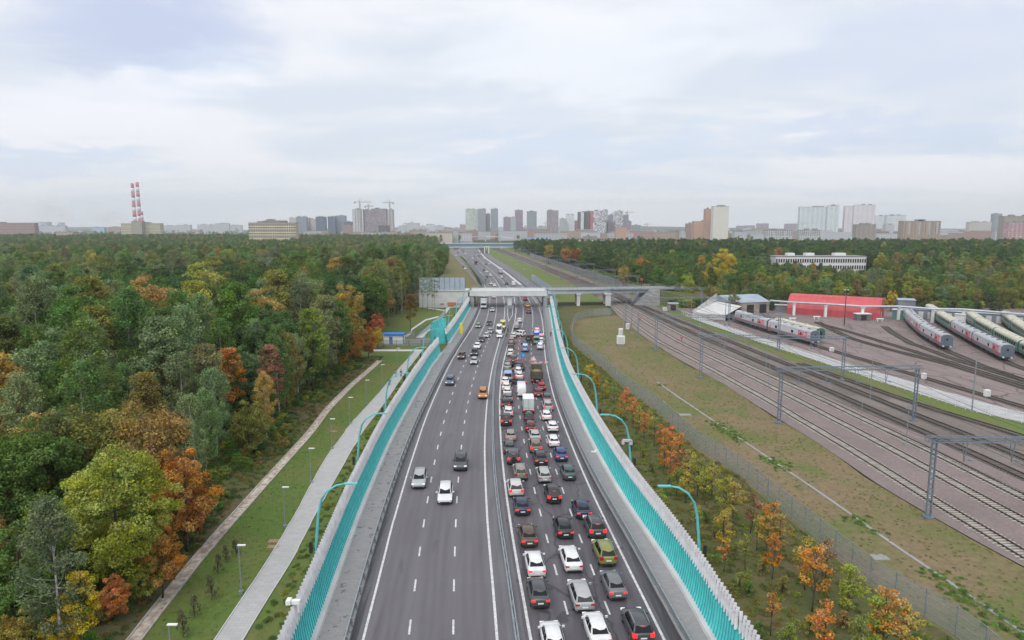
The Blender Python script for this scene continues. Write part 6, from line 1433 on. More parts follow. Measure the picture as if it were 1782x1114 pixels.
for a, b, t, D, m, l in ((810, 832, 364.5, 2300, 'greenwhite', 'tall green and white patterned tower, leftmost of the central group'), (832, 845, 363.5, 2290, 'blueorange', 'tall blue and orange patterned tower beside the green white one'), (844.5, 853, 372, 2310, 'blueorange', 'lower patterned tower left of the slim slate tower'), (854, 866.5, 363.5, 2280, 'slate', 'slim slate grey tower with a stepped side'),
   (876, 887.5, 378, 2200, 'purple', 'purplish short tower joined to a pale green one'), (887, 898, 378, 2203, 'palegreen', 'pale green short tower joined to a purplish one'), (896, 910, 366, 2350, 'purple', 'purple brown tall tower behind the pale green short one'), (917, 934, 368, 2200, 'slate', 'dark slate tower standing alone left of centre'), (952, 972, 366.5, 2150, 'brownpink', 'grey brown tower with a pale centre strip standing alone'),
   (974, 985, 380.5, 2400, 'palegreen', 'pale grey tower, lower part of a pale pair'), (985, 1000, 373.5, 2420, 'white', 'pale grey tower, higher part of a pale pair'), (1000.5, 1006, 384, 2450, 'crimson', 'narrow reddish tower right of the pale pair'), (1006, 1017, 369, 2150, 'darkbrown', 'dark tower with crimson edge in the colourful block'), (1016, 1030, 368, 2160, 'darkbrown', 'dark tower with white strip in the colourful block'), (1028, 1032, 367.5, 2140, 'crimson', 'crimson edge tower in the colourful block'),
   (1032, 1055, 367, 2140, 'pattern', 'black and white chequered tower of the colourful block'), (1050, 1058, 365.5, 2200, 'palegreen', 'pale tower behind the chequered tower'), (1058, 1068, 374.5, 2260, 'greyblue', 'blue grey tower right of the chequered tower'), (1056, 1072, 386, 2200, 'purple', 'purplish low tower right of the chequered tower'), (1071, 1085, 367.5, 2150, 'pattern', 'dark and white slanting patterned tower'), (1085, 1094, 374, 2170, 'slate', 'blue grey tower right of the slanting patterned one'),
   (1087, 1099, 385, 2120, 'purple', 'purplish tower right of the orange brick block'), (1101, 1115, 392, 2300, 'slate', 'low dark tower at the right end of the colourful block'), (1091, 1102, 398, 2500, 'pale', 'pale block behind the purplish tower'), (867, 876, 396, 2700, 'pale', 'pale far block between the slate and purplish towers'), (912, 917, 393, 2700, 'pale', 'narrow pale far block left of the lone slate tower'), (936, 952, 394, 2700, 'palegreen', 'pale green far block between the two lone towers')):
    T_(a, b, t, D, m, l, dep=20)
g = MB(); q = AT(1022, 368, 2138); g.box((0, 0, q[2]/2), (9, 3, q[2]-4)); o = g.build('white_facade_strip', FM['white']); o.location = (q[0]-14, 2149, 0); tag(o, 'white vertical strip tower between the dark towers of the colourful block', 'tower block')
B_(1072, 1091, 395.5, 1300, 'orangebrick', 'windowless orange brick block in front of the dark towers', dep=14)
B_(995, 1070, 415, 900, 'brick', 'long brown apartment block with balconies right of the railway', dep=14, wins=(16, 4, 1.6, 1.5, 6)); B_(1055, 1084, 416, 960, mat('green_roof_wall', (.30, .36, .33), .8), 'low block with a green roof behind the brown apartments', roofm=mat('green_roof', (.20, .45, .38), .6), plant=False)
B_(918, 955, 415.5, 1000, 'bluewhite', 'white building with a bright blue roof right of the footbridge', roofm=mat('blue_roof', (.14, .36, .62), .5), plant=False, wins=(9, 3, 2, 2, 4), dep=26)
B_(583, 640, 427, 860, mat('beige_hall', (.55, .49, .38), .8), 'long beige hall among the trees of the left forest', plant=False, dep=10, wins=(18, 1, 1.6, 1.6, 3)); B_(560, 596, 432, 820, 'lowwhite', 'low teal roofed houses left of the beige hall', plant=False, roofm=mat('teal_roof', (.08, .30, .28), .6), name='house'); B_(604, 618, 431, 850, 'lowred', 'red roofed house below the beige hall', plant=False, roofm=mat('red_roof', (.35, .12, .10), .6), name='house')
B_(1196, 1212, 389.5, 1500, 'lowred', 'lowest step of the orange brick apartment stairs'); B_(1208, 1231, 385.5, 1450, 'orangebrick', 'middle step of the orange brick apartment building'); T_(1229, 1243, 364, 1380, 'orangebrick', 'tall orange brick side of the cream slab tower', dep=18); T_(1242, 1269, 359.5, 1350, 'creamslab', 'tall cream slab tower with panel joints, highest on the right', dep=16)
for a, b, t, D, l in ((1283, 1296, 393, 4200, 'far low tower, first right of the cream slab'), (1297, 1314, 392.5, 4200, 'far low tower, second right of the cream slab'), (1318, 1325, 389, 4300, 'far round tower, third right of the cream slab'), (1327, 1338, 389, 4300, 'far round tower, fourth right of the cream slab'), (1367, 1388, 389.5, 4000, 'far wide block left of the big white towers')): T_(a, b, t, D, 'purple', l, plant=False)
B_(1333, 1380, 401, 1300, 'lowwhite', 'white five storey block with balconies left of the big white towers', dep=12, wins=(12, 4, 1.5, 1.4, 16)); B_(1391, 1428, 400.5, 1310, 'lowwhite', 'white five storey block below the big white towers', dep=12, wins=(10, 4, 1.5, 1.4, 16)); B_(1293, 1326, 402, 1700, 'palegreen', 'blue green glass hall in the right hand city'); B_(1278, 1300, 404, 1600, 'pale', 'pale block right of the cream slab tower')
wt = facade('white_coloured_tower', (.62, .64, .65), (.20, .30, .34), 2.9, 3.1, .55, .75, (.50, .53, .54), .25, stripe=13, stripec=(.70, .71, .72)); wt2 = facade('white_pink_tower', (.62, .62, .64), (.32, .26, .30), 2.9, 3.1, .55, .75, stripe=13, stripec=(.68, .68, .70))
T_(1392, 1461, 360.5, 1900, wt, 'huge white tower with green and brown window strips, left one of the big pair', dep=10, ledges=2); T_(1441, 1461, 358, 1893, wt, 'taller right bay of the left big white tower', dep=5); T_(1471, 1524, 359, 1900, wt2, 'huge white tower with pinkish window strips, right one of the big pair', dep=10, ledges=2); T_(1487, 1524, 357, 1894, wt2, 'taller right bay of the right big white tower', dep=5)
T_(1524, 1540, 376, 2300, 'white', 'smaller white tower right of the big pair'); T_(1544, 1577, 375, 2200, 'white', 'wide white tower with an aerial right of the big pair'); B_(1542, 1557, 391, 2000, 'pale', 'pale block in front of the wide white tower')
B_(1491, 1525, 391, 1180, 'greybrick', 'grey brick nine storey block below the right white tower', dep=14, wins=(4, 7, 1.5, 1.4, 16)); B_(1573, 1638, 385, 1150, 'brick', 'brown brick nine storey block with white balconies', dep=16, wins=(11, 8, 1.7, 1.6, 14)); T_(1688, 1726, 386.5, 2300, 'cream', 'pale striped apartment block far right', dep=20); T_(1731, 1744.5, 372, 2350, 'slate', 'slim blue grey tower far right'); B_(1748, 1800, 376.5, 1200, 'greybrick', 'grey apartment tower at the right photo edge', dep=14); B_(1756, 1830, 388, 1120, 'pink', 'pink apartment block at the right photo edge', dep=12, wins=(10, 8, 1.6, 1.5, 14))
# balconies on a few of the nearer blocks
for nm, cols in (('brown brick nine', (.15, .42, .68, .9)), ('long brown apartment', (.2, .5, .8)), ('white five storey block with', (.3, .7)), ('cream slab', ())):
    r = next(o for o in COL.objects if o.get('label', '').startswith(nm)) if cols else None
    if r:
        w = next(c for c in r.children if c.name.startswith('wall')); bb = [Vector(v) for v in w.bound_box]; x0, x1, y0, z1 = bb[0].x, bb[4].x, bb[0].y, bb[1].z
        g = MB(); g.box((0, 0, 0), (3.2, 1.2, 1.1)); me = g.mesh('balcony', M['white'])
        for c in cols:
            z = z1-3
            while z > z1-24: q = link('balcony', me, r); q.location = (x0+(x1-x0)*c, y0-.6, z); z -= 3
# white school like building on the right
r = building(1350, 1508, 447, 480, mat('white_plaster', (.66, .66, .67), .7, var=.06), 'long white building with tall narrow windows among the right hand trees', dep=16, plant=False, name='white_building', wins=(38, 2, 1.0, 2.6, 3.5))
for x_, w_ in ((-18, 5), (-4.5, 6), (17, 8)): g = MB(); g.box((x_, 2, 13.4), (w_, 5, 3.4)); g.build('roof_block', M['white'], r)
# chimneys and cooling towers
def chimney(px, yt, D, rb, rt, n, label, grp='striped power station chimneys'):
    q = AT(px, yt, D); r = thing('striped_chimney', (q[0], D, 0), label, 'chimney', grp); h = q[2]; wm = [mat('chimney_white', (.62, .60, .62), .7), mat('chimney_red', (.48, .10, .14), .7)]
    for k in range(n):
        a, b = h*(1-k/n*.86), h*(1-(k+1)/n*.86); R_ = lambda z: rb+(rt-rb)*z/h; g = MB(); g.tube([(0, 0, b), (0, 0, a)], [R_(b), R_(a)], 18); g.build('red_band' if k % 2 == 0 else 'white_band', wm[1 if k % 2 == 0 else 0], r, True)
    g = MB(); g.tube([(0, 0, 0), (0, 0, h*.14)], [rb*1.05, rb], 18); g.build('base', M['concrete'], r)
chimney(230, 319, 3100, 8.5, 6.8, 9, 'left one of the two tall red and white striped chimneys'); chimney(238.5, 317, 3160, 8.5, 6.8, 9, 'right one of the two tall red and white striped chimneys'); chimney(246.5, 368, 3000, 6, 5, 5, 'small striped chimney right of the tall pair'); chimney(241.5, 370, 3050, 6, 5, 5, 'small striped chimney in front of the tall pair')
for px, yt, w, lab in ((79, 387, 26, 'bluish cooling tower, left and wider one'), (106, 388, 16, 'bluish cooling tower, right and slimmer one')):
    q = AT(px, yt, 4000); r = thing('cooling_tower', (q[0], 4000, 0), lab, 'cooling tower', 'steaming cooling towers'); g = MB(); h = q[2]; w *= 1.7
    g.tube([(0, 0, 0), (0, 0, h*.4), (0, 0, h*.75), (0, 0, h)], [w, w*.78, w*.68, w*.72], 20); g.build('shell', mat('cooling_shell', (.34, .42, .50), .8), r, True); g = MB(); g.tube([(0, 0, h), (0, 0, h+2)], [w*.76, w*.76], 20); g.build('rim', M['concrete_light'], r)
# steam
sm = bpy.data.materials.new('steam'); sm.use_nodes = True; t = NT(sm.node_tree); t.n.remove(t.n['Principled BSDF']); pv = t.new('ShaderNodeVolumePrincipled'); pv.inputs['Color'].default_value = (1, 1, 1, 1)
oc = t.new('ShaderNodeTexCoord').outputs['Object']; ln_ = t.new('ShaderNodeVectorMath', dict(operation='LENGTH')); t.l.new(oc, ln_.inputs[0])
fall = t.ramp(ln_.outputs['Value'], 1.0, .25); nn = t.ramp(t.noise(oc, 2.6, 5, .65, .6), .40, .66); t.set(pv, 'Density', t.math('MULTIPLY', t.math('MULTIPLY', fall, nn), .018)); pv.inputs['Anisotropy'].default_value = .5; t.l.new(pv.outputs[0], t.n['Material Output'].inputs['Volume'])
def steam(px, py, D, sx, sz, lab, tilt=0.0):
    bm = bmesh.new(); bmesh.ops.create_icosphere(bm, subdivisions=3, radius=1); me = bpy.data.meshes.new('steam'); bm.to_mesh(me); bm.free(); me.materials.append(sm)
    q = AT(px, py, D); o = link('steam', me); o.location = q; o.scale = (sx, sx*.6, sz); o.rotation_euler = (0, tilt, 0); tag(o, lab, 'steam', kind='stuff')
steam(84, 368, 4000, 120, 80, 'pale steam rising from the left cooling tower'); steam(112, 372, 4000, 85, 75, 'pale steam rising from the right cooling tower', .5); steam(188, 378, 3900, 120, 55, 'thin steam left of the chimneys')
# low far city: roofs between the named buildings
rd = random.Random(21); ranges = [(0, 430, 2600, 3600, 14), (520, 860, 1600, 3400, 45), (860, 1200, 1400, 3600, 55), (1200, 1390, 1500, 3400, 30), (1390, 1782, 1350, 3000, 60)]
for a, b, d0, d1, n in ranges:
    for k in range(n):
        px = rd.uniform(a, b); D = d0+(d1-d0)*rd.random()**1.5; h = rd.choice([9, 12, 14, 16, 18, 24]) if D > 1800 else rd.choice([16, 19, 22]); w = rd.uniform(25, 80); x = (px-891)/1188*D
        if any((x-q[0])**2+(D-q[1])**2 < 30**2 for q in CLEAR): continue
        # keep clear of the road corridor
        if 790 < px < 850 and D < 1560: continue
        m = rd.choice(['lowred', 'lowwhite', 'pale', 'lowred', 'pale', 'greybrick', 'brick']); nm = {'lowred': 'dull red', 'lowwhite': 'white', 'pale': 'pale grey', 'cream': 'cream', 'greybrick': 'grey brick', 'brick': 'tan brick'}[m]
        r = thing('low_building', (x, D, 0), '%s low building in the distant city %s' % (nm, 'left of the highway' if px < 800 else 'right of the highway' if px < 1390 else 'far right'), 'building', 'low buildings of the distant city', rd.uniform(-.5, .5))
        g = MB(); g.box((0, 0, h/2), (w, 14, h)); g.build('wall', FM[m], r); g = MB(); g.box((0, 0, h+.2), (w+.5, 14.5, .4)); g.build('roof', rd.choice([ROOFM, M['concrete_light'], M['plant_room']]), r)
# far wooded ridge pieces and street trees in the city
city = []
for k in range(1500):
    px = rd.uniform(0, 1782); D = rd.uniform(1450, 3600) if px < 860 or px > 900 else 1700; x = (px-891)/1188*D
    if 770 < px < 880 and D < 1700: continue
    city.append((x, D, '', rd.choice(['broad', 'broad2']), rd.choice(['green', 'dgreen', 'olive']), rd.uniform(.5, .9)))
tag(woodland('city_trees', city), 'tree tops between the distant city blocks', 'trees')
# ---- haze
hm = bpy.data.materials.new('haze'); hm.use_nodes = True; t = NT(hm.node_tree); t.n.remove(t.n['Principled BSDF']); pv = t.new('ShaderNodeVolumePrincipled'); pv.inputs['Color'].default_value = (.96, .985, 1.0, 1); pv.inputs['Density'].default_value = .00013
pv.inputs['Anisotropy'].default_value = .6; t.l.new(pv.outputs[0], t.n['Material Output'].inputs['Volume'])
g = MB(); g.box((0, 3800, 134), (13200, 7900, 280)); o = g.build('haze', hm); tag(o, kind='stuff')
# ============================================================ lamps, fences, saplings, people
def arc_lamp(y, L, side, label):
    """turquoise mast behind the barrier, bending in over the road"""
    x = L(y); root = thing('street_lamp', (x+side*1.7, y, 0), label, 'street lamp', 'turquoise street lamps behind the noise barriers'); s = -side
    pts = [(0, 0, 0), (s*.25, 0, 4), (s*.55, 0, 7), (s*.9, 0, 8.4), (s*1.5, 0, 9.3), (s*2.4, 0, 9.85), (s*3.2, 0, 10.0)]
    g = MB(); g.tube(pts, [.17, .15, .13, .12, .11, .10, .08], 8); g.build('mast', M['teal_lamp'], root, True)
    g = MB(); g.box((s*3.75, 0, 10.02), (1.25, .32, .12)); hd = g.build('lamp_head', M['teal_lamp'], root); g = MB(); g.box((s*3.75, 0, 9.95), (1.0, .24, .03)); g.build('lamp_glass', M['white'], hd)
    g = MB(); g.tube([(0, 0, 0), (0, 0, .5)], [.3, .25], 8); g.build('base', M['concrete'], root); g = MB(); g.box((side*.3, 0, 3.6), (.25, .3, 1.1)); g.build('control_box', M['trim'], root)
zcs = [40.5]+[64.9+24.3*k for k in range(9)]
nm = ['nearest', 'second', 'third', 'fourth', 'fifth', 'sixth', 'seventh', 'eighth', 'ninth', 'tenth']
def y_of(zc, z): return (zc+(z-H)*sp_)/cp
k = 0
for zc_ in zcs[1:]:
    yl = y_of(zc_, 10); arc_lamp(yl, LB, -1, '%s turquoise street lamp behind the left noise barrier' % nm[k]); arc_lamp(yl-.6, RB, 1, '%s turquoise street lamp behind the right noise barrier' % nm[k]); k += 1
# camera cluster on the second right lamp and on the left barrier
x, y = RB(y_of(89, 6)), y_of(89, 6)
g = MB(); g.box((0, 0, 0), (1.1, .3, .3)); g.tube([(-.5, 0, -.05), (-.5, 0, -.5)], .2, 8); g.box((.5, 0, -.3), (.4, .3, .5)); o = g.build('traffic_camera', M['concrete_light']); o.location = (x+.9, y, 6.6); tag(o, 'grey traffic camera cluster on the second turquoise lamp of the right barrier', 'camera')
g = MB(); g.box((0, 0, 0), (.9, .35, .3)); g.tube([(.3, 0, 0), (.3, 0, -.9)], .09, 8); g.box((-.4, -.1, .1), (.35, .6, .35)); o = g.build('traffic_camera', M['white']); o.location = (LB(50.5)-.7, 50.5, 4.8); tag(o, 'white traffic camera on the left noise barrier at the bottom of the photo', 'camera')
for i, (px, py, far_) in enumerate(((420,1033,0),(496,917.7,0),(541,840.5,0),(577.5,781.5,0),(609,738.6,0),(638,704,0),(665,673,0),(692,640,0),(301,1190,0))):
    x, y = G(px, py); r = thing('path_lamp', (x, y, 0), '%s grey lamp post along the light paved path on the left lawn' % (['nearest complete', 'second', 'third', 'fourth', 'fifth', 'sixth', 'seventh', 'eighth', 'bottom edge'][i]), 'lamp post', 'grey lamp posts along the left path')
    g = MB(); g.tube([(0, 0, 0), (0, 0, 4.8)], [.075, .05], 8); g.build('post', M['steel'], r); g = MB(); g.box((.28, 0, 4.82), (.75, .22, .09)); g.build('lamp_head', M['white'], r); g = MB(); g.box((0, 0, .15), (.36, .36, .3)); g.build('base', M['steel'], r)
# far highway lamps
for i, y in enumerate(range(330, 900, 48)):
    x = GR(y)+1.0; r = thing('street_lamp', (x, y, 0), 'grey street lamp along the right side of the far highway', 'street lamp', 'grey street lamps along the far highway'); g = MB(); g.tube([(0, 0, 0), (0, 0, 9.5), (-1.2, 0, 10.5), (-2.6, 0, 10.6)], [.14, .1, .08, .07], 6); g.build('mast', M['steel'], r); g = MB(); g.box((-2.8, 0, 10.6), (.8, .3, .12)); g.build('lamp_head', M['white'], r)
# mesh fence right
def wire_mat():
    m = bpy.data.materials.new('wire_mesh'); m.use_nodes = True; t = NT(m.node_tree); b = t.n['Principled BSDF']; b.inputs['Base Color'].default_value = (.30, .32, .34, 1); b.inputs['Roughness'].default_value = .6; b.inputs['Alpha'].default_value = .42; return m
WM = wire_mat()
FP = [(1760,1190),(1706,1140),(1649,1098),(1588,1062),(1527,1027),(1468,978),(1412,931),(1354,884),(1298,834),(1254,805),(1211,777),(1175,743),(1140,711),(1088,676),(1051,640),(1030,625),(1012,611),(1003,604),(997.5,597),(996,588),(996,578),(998,567),(1002,560),(1008,556),(1019,553),(1033,550),(1050,549),(1062,549)]
def mesh_fence(pts, h, sp, label, name='mesh_fence', pm_='steel'):
    P = [Vector(p) if len(p) == 3 else gv(*p) for p in pts]; o0 = P[0]; r = thing(name, o0, label, 'fence'); g = MB()
    for a, b in zip(P, P[1:]):
        a, b = a-o0, b-o0; g.quad(a, b, b+Vector((0, 0, h)), a+Vector((0, 0, h)))
    g.build('wire_mesh', WM, r); g = MB()
    for a, b in zip(P, P[1:]):
        for zz in (.1, h*.25, h*.5, h*.75, h): g.bar(a-o0+Vector((0, 0, zz)), b-o0+Vector((0, 0, zz)), .035)
    g.build('rail', M[pm_], r); pm = MB(); pm.box((0, 0, h/2), (.10, .10, h+.15)); me = pm.mesh('post', M[pm_]); cum = 0; k = 0
    for a, b in zip(P, P[1:]):
        L = (b-a).length; d = (b-a)/L
        while cum < L and k < 100: q = link('post', me, r); q.location = a-o0+d*cum; cum += sp; k += 1
        cum -= L
    return r
mesh_fence(FP, 2.7, 3.0, 'long grey wire mesh fence between the young trees and the dry meadow')
mesh_fence([(646, 603.5), (762, 603.5)], 1.9, 3.6, 'dark slatted fence in front of the blue and white kiosk', pm_='dark_steel')
mesh_fence([(690, 588), (722, 589), (757, 566), (776, 548)], 1.9, 3.0, 'dark fence climbing beside the light ramp left of the turquoise screen', pm_='dark_steel')
# brown noise wall behind the railway
r = thing('railway_noise_wall', (BR(300), 300, 0), 'long grey lilac noise wall following the far side of the railway', 'noise wall'); g = MB(); X0 = BR(300)
fence_line(g, lambda y: BR(y)+3.5, 318, 760, 0, 4.2, .2, near=4); g.v = [(a-X0, b-300, c) for a, b, c in g.v]; g.build('panel', mat('lilac_panel', (.27, .26, .29), .7, var=.2, vscale=.1), r)
pm = MB(); pm.box((0, 0, 2.2), (.3, .3, 4.5)); me = pm.mesh('post', M['concrete']); y = 318
for k in range(74): q = link('post', me, r); q.location = (BR(y)+3.5-X0, y-300, 0); y += 6
# kiosk
a = gv(668, 600); r = thing('kiosk', (*G(684, 599), 0), 'small white kiosk with a bright blue roof and door beside the left fence', 'kiosk'); w = (G(702, 599)[0]-G(666, 599)[0])
g = MB(); g.box((0, 1.6, 1.35), (w, 3.2, 2.7)); g.build('wall', M['white'], r); g = MB(); g.box((0, 1.5, 2.85), (w+.4, 3.9, .35)); g.build('roof', M['blue'], r); g = MB(); g.box((-.6, -.03, 1.1), (1.0, .08, 2.2)); g.build('door', M['blue'], r)
for s in (-1, 1): g = MB(); g.box((s*w/2, -.02, 1.35), (.2, .1, 2.7)); g.build('corner_strip', M['blue'], r)
# young trees between right barrier and fence
TP['sap'] = tree_proto('young_tree', 'sparse', 5.2, 1.9, 1.15, 26, 32, .42, .11, 31, tr=.055, branches=12)
TP['sap2'] = tree_proto('young_tree', 'tall', 5.6, 2.0, 1.3, 32, 34, .44, .11, 32, tr=.06, branches=14)
TP['stick'] = tree_proto('young_tree', 'sparse', 4.2, 2.2, .7, 12, 22, .34, .10, 33, tr=.045, branches=8)
TP['vase'] = tree_proto('upright_shrub', 'cone', 2.4, .5, .95, 26, 30, .34, .09, 34, tr=.05, branches=16)
SAP = [(1027,645,'sap2','yellow',1.1),(1040,655,'sap','orange',.9),(1055,668,'sap','mustard',.9),(1070,672,'sap','olive',1),(1090,685,'sap2','red',.95),(1080,700,'sap','orange',1),(1102,705,'sap2','orange',1.05),(1112,715,'sap','mustard',1),(1122,730,'sap2','orange',1.0),(1131,724,'sap','mustard',1),(1139,740,'sap2','olive',1),
 (1150,748,'sap','red',1),(1158,762,'sap2','orange',1.05),(1166,755,'sap2','red',.95),(1182,770,'sap2','orange',1.1),(1171,797,'sap','red',1),(1190,790,'sap','wine',1),(1200,800,'sap2','mustard',1.05),(1155,785,'sap','orange',.95),(1215,815,'sap2','olive',1.1),(1195,830,'sap','mustard',1),(1228,830,'sap2','ygreen',1.05),(1240,822,'sap2','mustard',1),(1180,825,'sap','olive',.95),
 (1262,850,'sap2','ygreen',1.15),(1278,858,'sap2','mustard',1.1),(1257,885,'sap','olive',1),(1308,872,'sap','wine',1.1),(1262,905,'sap','mustard',1.15),(1345,895,'sap2','orange',1.15),(1335,915,'sap2','mustard',1),(1358,915,'sap2','brown',1.1),(1347,945,'sap','orange',1.1),(1300,930,'stick','olive',1.1),(1320,900,'stick','ygreen',1.1),
 (1418,980,'sap2','orange',1.35),(1405,955,'sap','mustard',1.2),(1438,965,'sap2','wine',1.15),(1480,1010,'sap2','ygreen',1.2),(1545,1060,'sap2','orange',1.35),(1530,1068,'sap2','ygreen',1.2),(1578,1085,'sap2','mustard',1.2),(1436,1075,'sap2','orange',1.05),(1495,1095,'sap','olive',1.2),(1345,1030,'stick','orange',1.15),(1262,940,'stick','orange',1.0),(1150,850,'stick','ygreen',1),(1215,880,'stick','ygreen',1),
 (1205,868,'vase','olive',1),(1228,880,'vase','green',1.1),(1245,905,'vase','olive',1),(1290,985,'vase','olive',1.25),(1305,1000,'vase','green',1.1),(1330,960,'vase','brown',1.15),(1365,990,'vase','olive',1.3),(1375,1070,'vase','olive',1.5),(1410,1060,'vase','ygreen',1.2),(1280,935,'vase','olive',1.1),(1470,1050,'vase','brown',1.2),(1075,720,'vase','green',1),(1100,760,'vase','green',1.1),(1120,775,'vase','olive',1),(1135,800,'vase','green',1),(1165,820,'vase','olive',1),(1320,1070,'vase','green',1.2)]
seen_ = {}
for i, (px, py, kd, ti, sc) in enumerate(SAP):
    zc_ = 2.0 if kd == 'vase' else 3.4; x, y = G(px, py, zc_*sc)
    if kd == 'vase': lab, cat, grp = '%s vase shaped shrub right of the barrier' % KN.get(ti, ti), 'shrub', 'young shrubs right of the noise barrier'
    elif kd == 'stick': lab, cat, grp = 'thin sparse %s young tree right of the barrier' % KN.get(ti, ti), 'young tree', 'young trees right of the noise barrier'
    else: lab, cat, grp = '%s young autumn tree %s' % ({'red': 'bright red', 'wine': 'dark red'}.get(ti, KN.get(ti, ti)), 'low in the fence row' if py > 920 else 'in the middle of the fence row' if py > 780 else 'far along the fence row'), 'young tree', 'young trees right of the noise barrier'
    tt = TINT[ti]; o = plant(kd, x, y, sc*(.62 if kd == 'vase' else .82), tuple(v*rr.uniform(.9, 1.15) for v in tt), lab, cat, grp); seen_.setdefault(lab, []).append((py, o))
for lab, L_ in seen_.items():
    L_.sort(key=lambda q: -q[0])
    if len(L_) > 1:
        for k, (py_, o) in enumerate(L_): o['label'] = lab+', '+['lowest', 'second lowest', 'third lowest', 'fourth lowest', 'fifth lowest', 'sixth lowest', 'seventh lowest', 'eighth lowest', 'ninth lowest'][k]
# shrubs on the left lawn
for px, py, sc in ((318,1095,1.2),(338,1060,1.0),(368,1030,1.15),(380,985,1.0),(393,965,.9),(410,955,.9)):
    x, y = G(px, py+8, .3); plant('vase', x, y, sc*.5, (.17, .16, .09), 'dark nearly bare shrub on the left lawn between drain and path', 'shrub', 'bare shrubs on the left lawn', 1.7)
# rough weeds
def weed(px0, px1, n, tints, s0, s1, poly=None):
    pass
weeds = []
for i in range(3000):
    y = rr.uniform(36, 210)**1.0; u = rr.random(); x0 = RB(y)+1.6
    fx = FENCE(y) if False else None
    x1 = np.interp(y, *zip(*sorted([(G(a, b)[1], G(a, b)[0]) for a, b in FP[:19]])))-.6
    if x1 > x0: weeds.append((x0+(x1-x0)*u, y, '', 'tuft', rr.choice(['green', 'olive', 'ygreen', 'olive', 'olive']), rr.uniform(.2, .58)))
for i in range(700):
    y = rr.uniform(30, 175); x = PR(y)+rr.uniform(.5, max(.8, LB(y)-PR(y)-1.2)); weeds.append((x, y, '', 'tuft', rr.choice(['green', 'ygreen', 'green', 'green']), rr.uniform(.2, .5)))
for i in range(3000):
    y = rr.uniform(30, 172); x = DRN(y)-.9-7*rr.random()**.8; weeds.append((x, y, '', 'tuft', rr.choice(['green', 'olive', 'brown', 'green']), rr.uniform(.15, .6)))
for i in range(1500):
    y = rr.uniform(34, 172); x0 = DRN(y)+.8; weeds.append((x0+(PL(y)-.3-x0)*rr.random(), y, '', 'tuft', rr.choice(['ygreen', (.20, .29, .07), (.17, .25, .06)]), rr.uniform(.05, .13)))
for i in range(1100):   # green patches beside the gutter of the meadow
    y = rr.uniform(45, 146); x = GU(y)+rr.gauss(-.4, .9); 
    if math.sin(y*.35)+math.sin(y*.13) > .2: weeds.append((x, y, '', 'tuft', (.20, .34, .07) if rr.random() < .6 else 'green', rr.uniform(.15, .4)))
for i in range(2600):
    y = rr.uniform(40, 240); x0 = np.interp(y, *zip(*sorted([(G(a, b)[1], G(a, b)[0]) for a, b in FP[:19]])))+.6; x1 = BL(y)-.4; u = rr.random(); u = 1-u*u*.5 if rr.random() < .3 else u
    if x1 > x0: weeds.append((x0+(x1-x0)*u, y, '', 'tuft', rr.choice([(.30, .26, .12), (.34, .28, .14), (.24, .28, .09)]) if u < .93 else 'ygreen', rr.uniform(.07, .22)))
TP['tuft'] = tree_proto('weed_clump', 'round', .6, .0, .8, 16, 26, .3, .075, 41, tr=.01, branches=2)
plant('tuft', RB(60)+4, 60, 1.2, 'olive', 'large weed clump behind the right noise barrier', 'weed clump')
tag(woodland('ground_cover', weeds), 'rough weeds and tall grass covering the verges', 'ground cover')
